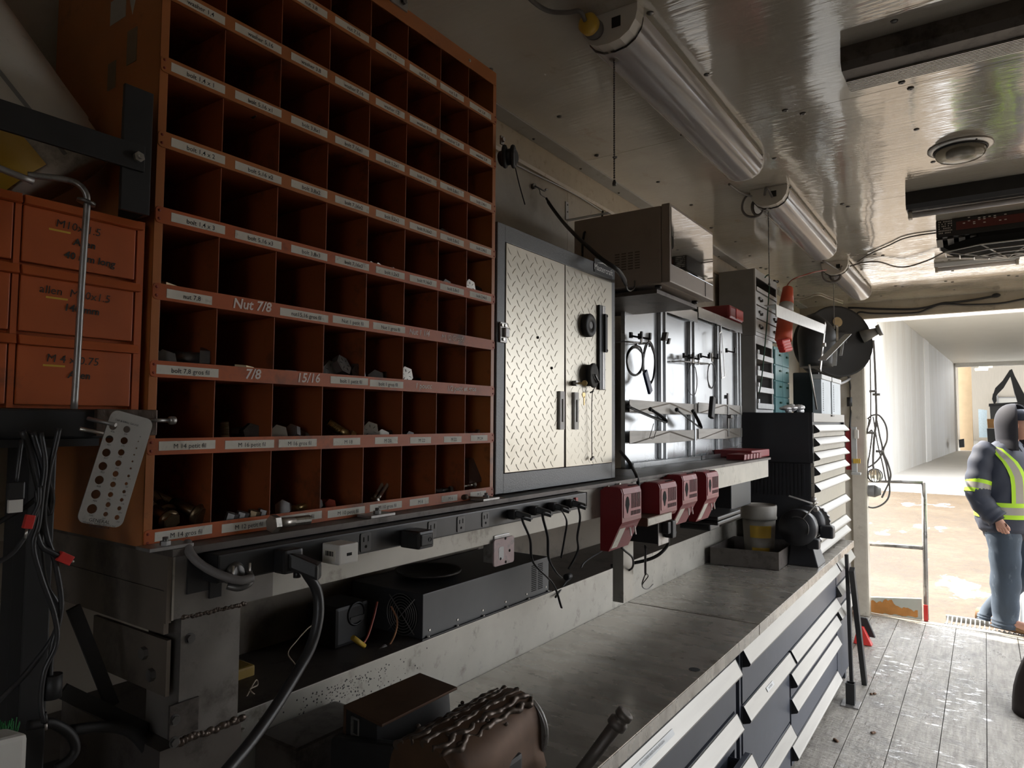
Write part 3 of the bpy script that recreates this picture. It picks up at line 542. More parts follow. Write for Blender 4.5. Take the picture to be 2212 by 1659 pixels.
for i, (u, v) in enumerate(((362, 1190), (820, 1122), (1055, 1082))):
    c = P(u, v, x=.035); k = M(); k.box(.004, .043, c.y-.03, c.y+.035, -.0006, .0045, .0008); k.mi = 1; k.hexhead((.028, c.y, .0045), Z_, .013, .006); k.cyl((.028, c.y, .0045), (.028, c.y, .016), .004, seg=8)
    k.build('bin_foot', ['steel', 'bolt'], rack)
# lower ledge behind the bench
lg = thing('back_ledge', 'galvanised ledge along the back of the bench with a speckled front face', 'ledge', (-.45, 1.8, -.62))
XL = -.30; LT = -.43
k = M(); k.box(XL-.006, XL, .30, 4.6, -.64, LT-.0005, .001); k.mi = 1; rs = random.Random(11)
for i in range(260):
    yy = rs.gauss(.68, .085); zz = LT-.02-abs(rs.gauss(0, .05)); rr = rs.uniform(.0006, .0024)
    if LT-.16 < zz and .45 < yy < 1.0: k.cyl((XL, yy, zz), (XL+.0004, yy, zz), rr, seg=7, smooth=False)
k.build('front_face', ['beam', 'black'], lg); k = M(); k.box(-.615, XL-.0005, .0, 4.6, LT-.006, LT, .001); k.build('top', 'dsteel', lg)
k = M()
for u, v in ((522, 1579), (565, 1556), (607, 1528)): c = P(u, v, z=LT+.001); k.hexhead(c, Z_, .010, .004)
k.build('screw', 'zinc', lg)
# power strip with its outlets
PX = XB+.043; ps0, ps1 = P(470, 1262, x=PX).y, P(1267, 1070, x=PX).y
ps = thing('power_strip', 'long black multi-outlet power strip mounted along the steel shelf', 'power strip', (XB+.02, (ps0+ps1)/2, -.055))
k = M(); k.box(XB+.001, PX, ps0, ps1, -.056, -.0135, .003); k.build('housing', 'black', ps)
k = M(); k.box(XB+.001, PX+.001, ps1+.0005, ps1+.003, -.057, -.0125, .0008); k.build('end_cap', 'grey', ps)
k = M(); c = P(1243, 1082, x=PX); k.box(PX, PX+.005, c.y-.006, c.y+.006, -.045, -.022, .001); k.build('rocker_switch', 'redv', ps)
for u, v in ((789, 1180), (933, 1143), (995, 1129), (1048, 1118)):
    c = P(u, v, x=PX); zc = -.035; k = M(); k.prism([(PX-.001, c.y+a, zc+bb) for a, bb in rrect(-.0125, .0125, -.0165, .0165, .003, 2)], (.0028, 0, 0)); k.mi = 1
    for dy, hh in ((-.0055, .0042), (.0055, .005)): k.box(PX+.0017, PX+.0022, c.y+dy-.0011, c.y+dy+.0011, zc+.001, zc+.001+hh*2)
    k.cyl((PX+.0017, c.y, zc-.008), (PX+.0022, c.y, zc-.008), .0028, seg=10)
    k.build('outlet', ['outlet', mat('slot_black', (.002, .002, .002), .9, var=0) if 'slot' not in MT else MT['slot']], ps)
    if 'slot' not in MT: MT['slot'] = bpy.data.materials['slot_black']
# chargers plugged in
c = P(722, 1195, x=PX); t = thing('usb_charger', 'white cube USB charger with a barcode sticker plugged into the power strip', 'charger', c)
k = M(); k.box(PX+.001, PX+.045, c.y-.028, c.y+.014, -.056, -.022, .003); k.build('body', 'white', t)
k = M(); k.box(PX+.008, PX+.035, c.y-.0285, c.y-.0279, -.050, -.032); k.mi = 1
for i in range(9): k.box(PX+.011+i*.0022, PX+.0118+i*.0022+(i % 3)*.0004, c.y-.029, c.y-.0284, -.042, -.034)
k.build('sticker', ['label', 'ink'], t); k = M(); k.box(PX+.0449, PX+.0454, c.y-.012, c.y-.001, -.042, -.037); k.build('usb_port', 'slot', t)
c = P(880, 1160, x=PX); t = thing('wall_charger', 'black block charger plugged into the middle of the power strip', 'charger', c)
k = M(); k.box(PX+.001, PX+.05, c.y-.022, c.y+.022, -.058, -.024, .005); k.build('body', 'black', t); k = M(); k.box(PX+.0495, PX+.0515, c.y-.016, c.y+.016, -.052, -.030, .002); k.ring((PX+.052, c.y+.008, -.041), X_, .004, .0006, 14, 5); k.build('face_plate', 'blackm', t)
# row of plug cords, each a cord of its own
def cord(name, lb, pts, r, m='cable', grp=None, cat='cord', flat=None, seg=8, sm=6, extra=None):
    k = M(); k.tube(pts, r, seg, sm, flat=flat); t = k.build(name, m); return tag(t, lb, cat, grp)
for i, (u, v, pts) in enumerate(((1110, 1103, [(1128, 1120), (1145, 1165), (1152, 1215), (1195, 1262), (1213, 1313)]), (1155, 1095, [(1172, 1110), (1183, 1160), (1185, 1205), (1200, 1235), (1213, 1248)]),
                                 (1195, 1087, [(1212, 1098), (1224, 1125), (1220, 1160), (1212, 1205)]), (1232, 1079, [(1250, 1092), (1253, 1120), (1247, 1160), (1248, 1190), (1228, 1230)]))):
    c = P(u, v, x=PX+.012); t = thing('plug_cord', ['black flat cord plugged in first from the left of four, dangling over the ledge', 'black cord plugged in second from the left of four on the power strip', 'black cord plugged in third from the left of four on the power strip', 'black cord plugged in beside the red switch of the power strip'][i], 'cord', c, 'cords plugged into the right end of the power strip')
    k = M(); k.box(PX+.001, PX+.022, c.y-.011, c.y+.011, -.045, -.022, .004); k.obox((PX+.032, c.y+.01, -.036), (.9, .5, -.3), (-.5, .9, 0), Z_, (.02, .0085, .008), .003); k.build('plug', 'rubber', t)
    p0 = V((PX+.05, c.y+.02, -.042)); q = [P(a, bb, x=PX+.045-.012*j) for j, (a, bb) in enumerate(pts)]; k = M(); k.tube([p0]+q, .0036, 8, 6, flat=.55); k.build('lead', 'cable', t)
# heavy cable and its plug at the left end
c = P(620, 1222, x=PX+.01); t = thing('heavy_power_cable', 'thick black cable plugged into the left of the power strip, hanging to the bench', 'cable', c)
k = M(); k.box(PX+.001, PX+.03, c.y-.02, c.y+.016, -.056, -.018, .005); k.obox((PX+.04, c.y+.012, -.045), (.7, .6, -.4), (-.6, .8, 0), Z_, (.025, .014, .013), .005); k.cyl((PX+.02, c.y+.012, -.056), (PX+.02, c.y+.012, -.066), .006); k.build('plug', 'black', t)
k = M(); k.tube([V((PX+.05, c.y+.02, -.048)), P(660, 1232, x=PX+.04), P(684, 1275, x=PX+.04), P(688, 1330, x=PX+.045), P(672, 1395, x=PX+.05), P(640, 1455, x=PX+.06), P(590, 1535, x=PX+.08), P(540, 1605, x=PX+.1), P(490, 1665, x=PX+.12), P(440, 1730, x=PX+.14)], .0085, 12, 8); k.build('lead', 'cable', t)
# conduit hook with a clamp left of the strip
c = P(505, 1240, x=PX); t = thing('cable_clamp', 'round metal cable connector with clamp screws at the left end of the power strip', 'connector', c)
k = M(); k.lathe([(.015, 0), (.017, .008), (.016, .022), (.010, .028)], c-X_*.02, (1, .15, .1), 20); k.build('body', 'bolt', t)
k = M(); k.tube([c+V((.012, -.018, -.012)), c+V((.022, -.005, -.016)), c+V((.024, .012, -.010)), c+V((.012, .017, .002))], .0055, 10); k.build('saddle', 'bolt', t)
for dy in (-.012, .016): k = M(); k.cyl(c+V((.016, dy, -.010)), c+V((.016, dy, .016)), .0018, seg=8); k.build('clamp_screw', 'zinc', t)
cord('conduit_hose', 'short grey hose curving from under the bin to the cable clamp', [P(405, 1172, x=.03), P(408, 1190, x=.045), P(425, 1212, x=.055), P(455, 1232, x=.07), P(490, 1247, x=.09), P(520, 1254, x=.10), P(545, 1248, x=.10)], .0065, 'hose', cat='hose', seg=12)
bolt('hex_bolt', 'big shiny hexagon bolt lying on the steel shelf in front of the bin', V((.029, .196, .0135)), (-.05, 1, -.028), .026, .070, 'zinc', None, .5)
k = M(); a, bb = P(1003, 1074, x=.03), P(1095, 1076, x=.03); k.cyl(a, bb, .0022, seg=8); k.cyl(a+V((0, -.004, 0)), a+V((0, .008, 0)), .006, seg=12); tag(k.build('pin_punch', 'rust'), 'rusty pin with a round head lying at the right end below the bin', 'pin')

# ================================================================ INVERTER AND WIRES UNDER THE SHELF
iy0, iy1, ix1 = P(912, 1395, x=-.31).y, P(1185, 1280, x=-.31).y, -.31; iz0, iz1 = LT+.0008, P(912, 1285, x=-.31).z
iv = thing('power_inverter', 'long dark grey power inverter with a fan grille lying on the ledge', 'inverter', (-.45, (iy0+iy1)/2, LT))
k = M(); k.box(-.60, ix1, iy0, iy1, iz0, iz1, .002); k.build('case', mat('anthracite_case', (.06, .062, .066), .42, .2, var=.15), iv)
k = M(); yv = P(1158, 1240, x=ix1).y
for j in (0, 1):
    for i in range(14): k.box(ix1-.001, ix1+.0006, yv-.03+j*.042, yv-.03+j*.042+.032, iz1-.018-i*.0066, iz1-.0148-i*.0066)
k.build('vent_slot', 'slot', iv)
k = M(); k.box(ix1-.001, ix1+.008, iy0-.008, iy1+.008, LT+.0006, LT+.004); k.mi = 1
for i in range(6): k.lathe([(.005, 0), (.004, .004)], (ix1+.004, iy0+.02+i*(iy1-iy0-.03)/5, LT+.004), seg=10); k.lathe([(.004, 0), (.003, .002)], (ix1, iy0+.03+i*(iy1-iy0-.05)/5, iz0+.02), X_, 8)
k.build('mounting_flange', ['blackm', 'zinc'], iv)
fc = V((-.385, iy0, (iz0+iz1)/2-.003)); k = M(); k.cyl(fc+V((0, .0005, 0)), fc-V((0, .001, 0)), .058, seg=28); k.mi = 1
for r in (.058, .05, .042, .034, .026, .018): k.ring(fc-Y_*.006, Y_, r, .0012, 28, 5)
for a in (.785, 2.356): k.cyl(fc-Y_*.006+V((math.cos(a), 0, math.sin(a)))*.07, fc-Y_*.006-V((math.cos(a), 0, math.sin(a)))*.07, .0014, seg=6)
k.build('fan_grille', ['slot', 'steel'], iv)
pc = P(925, 1240, z=iz1+.004); t = thing('shallow_dish', 'shallow black dish with a rolled rim lying on the inverter', 'dish', (pc.x, pc.y, iz1))
k = M(); k.lathe([(.02, .001), (.078, .001), (.098, .014), (.104, .018), (.104, .020), (.096, .017), (.076, .004), (.001, .003)], (pc.x, pc.y, iz1), seg=32, cap=False); k.build('bowl', 'blackm', t); k = M(); k.ring((pc.x, pc.y, iz1+.016), Z_, .103, .0024, 32, 6); k.build('rim', 'dsteel', t)
# outlet cover hanging below the beam
c = P(1088, 1190, x=XB+.006); t = thing('outlet_cover', 'dented metal outlet cover with peeling pink paint hanging under the steel shelf', 'cover plate', c)
k = M(); k.prism([(XB+.004, c.y+a, c.z+bb) for a, bb in rrect(-.042, .042, -.032, .032, .006, 3)], (.004, 0, 0)); k.build('plate', mat('peeling_pink_paint', (.50, .38, .38), .5, .1, var=.2, scale=40, dirt=(.30, .28, .27), damt=.5, dscale=40), t)
k = M(); k.prism([(XB+.0082, c.y-.014+a, c.z-.002+bb) for a, bb in rrect(-.009, .011, -.016, .014, .004, 2)], (.0004, 0, 0)); k.build('worn_patch', 'lgrey', t)
k = M(); k.box(XB-.03, XB+.003, c.y-.035, c.y+.03, c.z-.026, c.z+.04, .002); k.build('box', 'steel', t); k = M()
for a, bb in ((.022, -.002), (.006, -.027), (.004, .03), (-.016, -.016)): k.cyl((XB+.008, c.y+a, c.z+bb), (XB+.0088, c.y+a, c.z+bb), .0035, seg=10)
k.build('hole', 'slot', t)
# battery wiring in the dark recess
cord('red_battery_wire', 'red wire hanging beside the inverter fan', [P(815, 1300, x=-.40), P(808, 1330, x=-.39), P(796, 1370, x=-.38), P(785, 1390, x=-.37)], .003, 'copper', 'inverter wiring', 'wire')
cord('copper_wire', 'copper-coloured wire looping from the inverter fan to a connector', [P(845, 1310, x=-.38), P(858, 1340, x=-.37), P(853, 1370, x=-.36), P(842, 1392, x=-.36), P(835, 1398, x=-.36)], .0028, mat('copper_lead', (.45, .22, .12), .4, .6), 'inverter wiring', 'wire')
k = M(); k.tube([P(762, 1377, x=-.37), P(787, 1396, x=-.365)], .007, 10, 1); tag(k.build('yellow_butt_connector', 'yellow'), 'yellow crimp sleeve on a wire left of the inverter', 'connector', 'inverter wiring')
k = M(); a, bb = P(832, 1398, x=-.36), P(760, 1450, x=-.34); k.tube([a, a.lerp(bb, .45), a.lerp(bb, .6), a.lerp(bb, .95)], lambda s: .009-.006*s, 10, 4); k.ring(bb, (.6, -.3, .7), .006, .002, 14, 6); tag(k.build('ring_terminal_lead', 'hose'), 'grey battery lead tapering to a ring terminal on the ledge', 'lead', 'inverter wiring')
cord('frayed_string', 'pale frayed string looping down behind the black cable', [P(735, 1325, x=-.5), P(700, 1335, x=-.5), P(668, 1355, x=-.45), P(640, 1385, x=-.42), P(622, 1412, x=-.40), P(640, 1440, x=-.38), P(636, 1465, x=-.36)], .0016, 'wood', None, 'string')
cord('pale_twine', 'pale twine knotted on the ledge beside the post', [P(515, 1540, x=-.33), P(530, 1510, x=-.36), P(552, 1470, x=-.38), P(556, 1480, x=-.38), P(540, 1490, x=-.36), P(560, 1505, x=-.36), P(600, 1512, x=-.35)], .0018, 'wood', None, 'string')
k = M(); k.obox(P(505, 1490, x=-.5), X_, Y_, Z_, (.04, .03, .06), .006); tag(k.build('yellow_case', mat('dark_amber', (.30, .19, .03), .6)), 'amber plastic case standing in the dark recess behind the post', 'case')
k = M(); a = P(735, 1350, x=-.5); k.box(-.56, -.44, a.y-.07, a.y+.05, LT+.001, LT+.11, .01); k.mi = 1; k.ring(P(770, 1325, x=-.44), X_, .03, .004, 20, 6); k.box(-.44, -.436, a.y-.02, a.y+.03, LT+.06, LT+.075); tag(k.build('fuse_block', ['rubber', 'blackm']), 'dark fuse block in the recess left of the inverter', 'fuse block')
cord('dangling_lead', 'short dark lead lying on the ledge right of the inverter', [P(1200, 1290, x=-.285), P(1225, 1255, x=-.33), P(1250, 1240, x=-.4), P(1262, 1215, x=-.42), P(1300, 1190, x=-.45)], .004, 'cable', None, 'cord')
k = M(); a = P(1228, 1245, x=-.33); k.cyl(a-Y_*.02, a+Y_*.012, .012, seg=14); k.cyl(a+Y_*.012, a+Y_*.02, .007, seg=10); tag(k.build('barrel_plug', 'rubber'), 'black barrel plug lying behind the flat cords', 'plug')

# ================================================================ VISE ON THE BENCH
WT = -.60
vs = thing('bench_vise', 'heavy dark bench vise with weld-covered jaws bolted to the near bench end', 'vise', (0, .58, WT))
VZ = -.43
k = M(); k.box(-.21, .26, .50, .72, WT+.0008, WT+.03, .006); k.lathe([(.10, .03), (.085, .05), (.08, .09), (.09, .10)], (.0, .61, WT), seg=28); k.build('base', 'blackm', vs)
k = M(); ya = .50
k.hexa([(-.288, .40, -.57), (-.150, .40, -.57), (-.150, .62, -.57), (-.288, .62, -.57), (-.288, .40, -.480), (-.150, .40, -.480), (-.150, .62, -.480), (-.288, .62, -.480)], .01); k.build('rear_anvil', 'dsteel', vs)
k = M(); c0, c1, c2, c3 = [P(u, v, z=VZ) for u, v in ((742, 1523), (907, 1453), (988, 1484), (825, 1565))]; dn = V((0, 0, -.006))
k.hexa([c0+dn, c3+dn, c2+dn, c1+dn, c0, c3, c2, c1], .0012); k.hexa([c0+V((0, 0, -.10)), c0+V((.007, 0, -.10)), c1+V((.007, 0, -.10)), c1+V((0, 0, -.10)), c0+dn, c0+V((.007, 0, -.006)), c1+V((.007, 0, -.006)), c1+dn], .001)
k.build('jaw_plate', 'rust', vs)
k = M(); k.hexa([c0+V((.002, .003, -.15)), c3+V((-.004, .004, -.15)), c2+V((-.004, -.006, -.15)), c1+V((.002, -.004, -.15)), c0+V((.002, .003, -.0065)), c3+V((-.02, .004, -.0065)), c2+V((-.02, -.006, -.0065)), c1+V((.002, -.004, -.0065))], .002); k.build('jaw_block', 'blackm', vs)
k = M(); e = V((.030, -.006, -.014)); g = .008
a = c0+e; W2, H2 = .026, .040; yv = Y_*.17
for (x0, x1, z0, z1) in ((0, W2, -g*.6, 0), (0, W2, -H2, -H2+g*.6), (0, g*.6, -H2, 0), (W2-g*.6, W2, -H2, 0)): k.hexa([a+V((x0, 0, z0)), a+V((x1, 0, z0)), a+V((x1, 0, z0))+yv, a+V((x0, 0, z0))+yv, a+V((x0, 0, z1)), a+V((x1, 0, z1)), a+V((x1, 0, z1))+yv, a+V((x0, 0, z1))+yv])
k.build('box_tube', 'steel', vs)
# welded front body: a rounded hump whose axis runs along the jaw
k = M(); rs = random.Random(9); R = []
yA, yB = c3.y-.02, c2.y+.055
for i in range(9):
    s = i/8; yy = yA+(yB-yA)*s; x0 = .035; rr = .155
    ring = []
    for j in range(17):
        a = math.pi*(1-j/16); ring.append(V((.11+(.085+.012*math.sin(5*s))*math.cos(a), yy, -.535+.112*max(0, math.sin(a))**.55)))
    R.append(ring+[V((.195, yy, WT+.03)), V((.025, yy, WT+.03))])
k.rings(R, True); k.build('front_jaw', 'rust', vs)
k = M()
for (x0, jit) in ((.045, .006), (.062, .004), (.085, .005), (.115, .004), (.140, .006), (.160, .007)):
    L_ = []
    for i in range(16):
        s_ = i/15; xx = x0+rs.uniform(-jit, jit); aa = max(-1, min(1, (xx-.11)/.09)); L_.append((xx, yA+(yB-yA)*s_, -.535+.112*max(.05, 1-aa*aa)**.275-.003))
    ph = rs.uniform(0, 6); k.tube(L_, lambda q, ph=ph: .0068+.0011*math.sin(q*64+ph)+.0012*math.sin(q*19+ph), 9, 6)
for i in range(12):
    xx = rs.uniform(.04, .175); aa = (xx-.11)/.09; k.ball((xx, rs.uniform(yA, yB), -.535+.112*max(.05, 1-aa*aa)**.275), V((rs.uniform(.003, .007), rs.uniform(.004, .009), .004)), 8, 6)
for i in range(24): k.ball((.045+rs.uniform(-.02, .012), c3.y+.04+rs.random()*.17, -.455+rs.uniform(-.01, .012)), rs.uniform(.003, .006), 7, 5)
k.build('weld_bead', 'weld', vs)
k = M(); k.hexa([(-.165, .49, -.56), (.04, .49, -.56), (.04, .52, -.56), (-.165, .52, -.56), (-.165, .49, -.49), (.03, .49, -.455), (.03, .52, -.455), (-.165, .52, -.49)], .008); k.box(-.165, .20, .52, .70, -.57, -.50, .01); k.build('slide', 'blackm', vs)
k = M(); k.lathe([(.076, 0), (.080, .006), (.076, .013), (.066, .016)], (.118, yB-.004, -.505), Y_, 30); k.build('round_end', 'steel', vs)
hb, ht = P(1345, 1548, y=.52), P(1245, 1680, y=.50)
k = M(); d = (hb-ht).normalized(); k.cyl(ht-d*.05, hb, .0095, .0115, seg=14); k.lathe([(.0115, 0), (.016, .002), (.016, .012), (.012, .014), (.011, .02), (.0145, .022), (.0145, .03), (.008, .032)], hb-d*.022, d, 18); k.build('handle', 'dsteel', vs)
hexnut('small dark hex nut standing alone on the worktop beyond the vise', P(1138, 1527, z=WT+.001), (0, 0, 1), .012, 'bolt')
bpy.data.objects[[o.name for o in COL.objects if o.name.startswith('hex_nut')][-1]].pop('group', None)
# ================================================================ THE TWO DRAWER BENCHES
XF = .245; LIPX = .262; BW = -.298
def handle(k, y0, y1, zt, x=XF, drop=.052, out=.030):
    pr = [(x, zt), (x+.004, zt), (x+out-.004, zt-drop+.012), (x+out, zt-drop+.006), (x+out-.001, zt-drop), (x+out-.008, zt-drop-.002), (x+out-.011, zt-drop+.004), (x+.003, zt-.012), (x, zt-.012)]
    k.prism([(a, y0+.001, bb) for a, bb in pr], (0, y1-y0-.002, 0))
def end_caps(root, y0, y1, zt, x=XF, drop=.052, out=.030):
    for y in (y0-.0015, y1-.0005): k = M(); k.prism([(x, y, zt+.001), (x+.004, y, zt+.001), (x+out+.001, y, zt-drop+.006), (x+out-.004, y, zt-drop-.003), (x, y, zt-drop-.012)], (0, .002, 0)); k.build('end_cap', 'black', root)
def drawer(root, y0, y1, z0, z1, hz, opn=0., plate=None, x=XF):
    k = M(); k.box(x-.02+opn, x+opn, y0+.003, y1-.003, z0+.003, z1-.003, .002)
    if opn: k.box(x-.2, x+opn-.02, y0+.012, y0+.014, z0+.01, z1-.03); k.box(x-.2, x+opn-.02, y1-.014, y1-.012, z0+.01, z1-.03)
    d = k.build('drawer', 'navy', root)
    k = M(); handle(k, y0+.004, y1-.004, hz, x+opn+.0003); hd = k.build('handle', 'aluhandle', d)
    end_caps(d, y0+.004, y1-.004, hz, x+opn+.0003)
    if plate:
        p0, tx, wd = plate; k = M(); cx, cz = x+opn+.0175, hz-.022; ax = V((.022, 0, -.040)).normalized(); nn = V((.040, 0, .022)).normalized()
        k.obox(V((cx, p0, cz))+nn*.0008, Y_, -ax, nn, (wd/2, .008, .0005)); k.mi = 1; k.text(tx, V((cx, p0, cz))+nn*.0014, Y_, -ax, .009, align='CENTER'); k.build('name_plate', ['lgrey', 'ink'], d)
def bench(name, lb, y0, y1, t0, t1):
    r = thing(name, lb, 'workbench', (0, (y0+y1)/2, FZ))
    k = M(); k.box(BW+.02, XF-.021, y0+.002, y1-.002, FZ+.10, WT-.042)
    for yy in (y0+.02, y1-.07): k.box(BW+.05, BW+.1, yy, yy+.05, FZ, FZ+.10); k.box(XF-.09, XF-.04, yy, yy+.05, FZ, FZ+.10)
    k.box(XF-.0209, XF-.004, y0+.001, y0+.022, FZ+.11, WT-.045); k.box(XF-.0209, XF-.004, y1-.022, y1-.001, FZ+.11, WT-.045)
    k.build('body', 'navy', r)
    k = M(); k.box(BW, LIPX, t0, t1, WT-.004, WT, .0015); k.box(LIPX-.003, LIPX, t0+.0005, t1-.0005, WT-.042, WT-.0041); k.box(BW, LIPX-.0031, t0+.001, t1-.001, WT-.035, WT-.0045)
    k.mi = 1
    for (u, v, a) in ((1500, 1446, .018), (1690, 1290, .009), (1385, 1256, .006)):
        c = P(u, v, z=WT+.0002)
        if t0 < c.y < t1: k.cyl(c-Z_*.0005, c+Z_*.0002, a, seg=14, smooth=False)
    k.build('worktop', ['worktop', 'slot'], r); return r
b1 = bench('tool_bench', 'near navy drawer bench with a scratched steel worktop holding the vise', .32, 2.03, .32, 2.270)
z0 = FZ+.13
for hz, zl, zu, op, pl in ((-.662, -.845, -.645, 0, (1.22, 'OUTILS DIVERS RIVETS SPOOL ROULEAU', .30)), (-.852, -.972, -.846, .004, None), (-.978, -1.12, -.973, .055, None), (-1.13, FZ+.12, -1.121, 0, None)): drawer(b1, .345, 2.005, zl, zu, hz, op, pl)
b2 = bench('tool_bench', 'far navy drawer bench under the tall chest and grinder, with many aluminium handles', 2.07, 4.62, 2.278, 4.62)
k = M(); k.box(BW+.02, .15, 4.622, 5.0, FZ, WT); k.build('rear_stand', 'blackcab', b2)
drawer(b2, 2.095, 4.03, -.855, -.645, -.655)
for hz, zl, zu, pl in ((-.86, -1.17, -.856, (2.42, 'ELECTRIQUE', .10)), (-1.18, FZ+.12, -1.171, (2.3, 'CLEFS', .06))): drawer(b2, 2.095, 2.83, zl, zu, hz, 0, pl)
for hz, zl, zu in ((-.86, -.96, -.856), (-.965, -1.075, -.961), (-1.08, -1.285, -1.076), (-1.29, FZ+.12, -1.286)): drawer(b2, 2.85, 4.03, zl, zu, hz)
for hz, zl, zu in ((-.655, -.795, -.645), (-.80, -.935, -.796), (-.94, FZ+.12, -.936)): drawer(b2, 4.045, 4.60, zl, zu, hz)

# ================================================================ WALL CABINET WITH TREAD-PLATE DOORS
cy0, cy1, cz0, cz1 = .868, 1.540, .003, .694
cb = thing('wall_cabinet', 'grey steel wall cabinet with bright tread-plate doors right of the bolt bin', 'cabinet', (-.2, (cy0+cy1)/2, cz0))
k = M(); ft = .035
k.box(WX+.003, -.022, cy0, cy1, cz0, cz1); k.box(-.022, .0, cy0, cy0+ft, cz0, cz1, .002); k.box(-.022, .0, cy1-ft*.75, cy1, cz0, cz1, .002); k.box(-.022, -.0005, cy0+ft, cy1-ft*.75, cz1-.045, cz1, .001); k.box(-.022, -.0005, cy0+ft, cy1-ft*.75, cz0, cz0+.05, .001)
k.build('frame', 'hammer', cb)
ymid = 1.207; d0, d1, e0, e1 = cy0+ft+.002, cy1-ft*.75-.002, cz0+.052, cz1-.047
def tread(k, y0, y1, z0, z1, x, bend=0.):
    n = int((y1-y0-.012)/.043); nz = int((z1-z0-.01)/.0165)
    for j in range(nz):
        s = 1 if j % 2 else -1
        for i in range(n):
            cy, cz = y0+.014+i*.043+(.0215 if s > 0 else 0), z0+.012+j*.0165
            if cy+.012 > y1: continue
            d = V((0, .68*s, .73)); nrm = X_.cross(d); hl, hw = .0135, .0023; c = V((x, cy, cz)); t = V((.0010, 0, 0))
            vs = [c-d*hl, c-d*hl*.5-nrm*hw, c+d*hl*.5-nrm*hw, c+d*hl, c+d*hl*.5+nrm*hw, c-d*hl*.5+nrm*hw]; tp = [c+(p-c)*.55+t for p in vs]
            B = [k.bm.verts.new(p) for p in vs]; T = [k.bm.verts.new(p) for p in tp]
            k._fin([k.bm.faces.new(T)]+[k.bm.faces.new([B[q], B[(q+1) % 6], T[(q+1) % 6], T[q]]) for q in range(6)])
k = M(); k.box(-.0215, .002, d0, ymid-.004, e0, e1, .001); tread(k, d0, ymid-.004, e0, e1, .002); dl = k.build('door', 'diamond', cb)
k = M(); k.hexa([(-.0215, ymid+.006, e0), (.003, ymid+.006, e0), (.002, d1, e0), (-.0215, d1, e0), (-.0215, ymid+.004, e1), (.002, ymid+.001, e1), (.002, d1, e1), (-.0215, d1, e1)]); tread(k, ymid+.004, d1, e0, e1, .0022); dr = k.build('door', 'diamond', cb)
for d_, yy in ((dl, P(1209, 885, x=0).y), (dr, P(1240, 885, x=0).y)):
    k = M(); zt, zb = P(1209, 845, x=.005).z, P(1209, 928, x=.005).z; 
    for (a_, b_, c_, d_2) in ((yy-.0125, yy-.0045, zb, zt), (yy+.0045, yy+.0125, zb, zt), (yy-.0045, yy+.0045, zb, zb+.022), (yy-.0045, yy+.0045, zt-.022, zt)): k.box(.003, .0095, a_, b_, c_, d_2)
    h_ = k.build('pull_handle', 'white', d_)
    k = M(); k.box(.0035, .0065, yy-.006, yy+.006, zb+.02, zt-.02); k.build('grip_recess', 'slot', h_)
k = M(); a = P(1085, 718, x=.003); k.box(.0008, .006, a.y-.012, a.y+.018, a.z-.026, a.z+.026, .001); k.box(.0061, .014, a.y+.0, a.y+.018, a.z-.012, a.z+.012, .002); k.mi = 1
for y_, z_ in ((-.006, .018), (.008, .018), (0, -.018)): k.cyl((.006, a.y+y_, a.z+z_), (.0095, a.y+y_, a.z+z_), .004, seg=10)
k.build('hasp', ['steel', 'zinc'], cb)
for u, v in ((1162, 729), (1192, 795)): a = P(u, v, x=.003); M().cyl((.0015, a.y, a.z), (.0045, a.y, a.z), .004, seg=10).build('screw_hole', 'slot', dl)
a = P(1303, 577, x=0.001); k = M(); k.box(.0004, .002, a.y-.062, a.y+.062, a.z-.026, a.z+.018, .0006); k.mi = 1; k.text('Mastercraft', (.0022, a.y, a.z-.010), Y_, Z_, .028, align='CENTER'); k.prism([(.0022, a.y-.045, a.z+.006), (.0022, a.y, a.z+.014), (.0022, a.y+.03, a.z+.006), (.0022, a.y, a.z+.010)], (.0004, 0, 0)); k.build('name_badge', ['black', 'alu'], cb)
a = P(1238, 828, x=.003); k = M(); k.cyl((.003, a.y, a.z), (.016, a.y, a.z), .008, seg=16); k.build('lock', 'steel', dr)
t = thing('key_pair', 'two small dark keys on a ring hanging from the lock of the tread-plate cabinet', 'keys', (.02, a.y, a.z))
k = M(); k.obox((.024, a.y+.008, a.z), X_, Y_, Z_, (.008, .001, .003)); k.lathe([(.009, -.001), (.009, .001)], (.036, a.y+.010, a.z), Y_, 16); k.build('key', 'brass', t)
k = M(); k.lathe([(.009, -.001), (.009, .001)], (.030, a.y+.016, a.z-.034), X_, 16); k.obox((.030, a.y+.018, a.z-.052), X_, Y_, Z_, (.001, .003, .013)); k.build('key', 'brass', t)
k = M(); k.ring((.033, a.y+.014, a.z-.016), X_, .011, .0008, 18, 5); k.build('key_ring', 'steel', t)
# magnets, level, tape spool on the right door
a = P(1271, 703, x=.012); k = M(); k.lathe([(.034, 0), (.036, .002), (.036, .016), (.033, .019), (.012, .0195), (.012, .017), (.001, .017)], (.0035, a.y, a.z), X_, 30); k.mi = 1; k.lathe([(.011, 0), (.011, .001)], (.0206, a.y, a.z), X_, 20); tag(k.build('magnet_disc', ['rubber', 'grey']), 'round black magnetic disc stuck on the upper right cabinet door', 'magnet')
a = P(1276, 811, x=.014); t = thing('string_reel', 'dirty round chalk reel on the right cabinet door with a string hanging down', 'reel', (.004, a.y, a.z))
k = M(); k.cyl((.0035, a.y-.006, a.z), (.016, a.y, a.z), .033, seg=28); k.build('back_disc', 'rubber', t); k = M(); k.lathe([(.036, 0), (.038, .003), (.038, .008), (.034, .010), (.02, .007), (.012, .007), (.001, .006)], (.016, a.y+.004, a.z), (1, .12, 0), 30); k.build('front_disc', mat('chalky_black', (.05, .048, .045), .7, var=.6, scale=60), t)
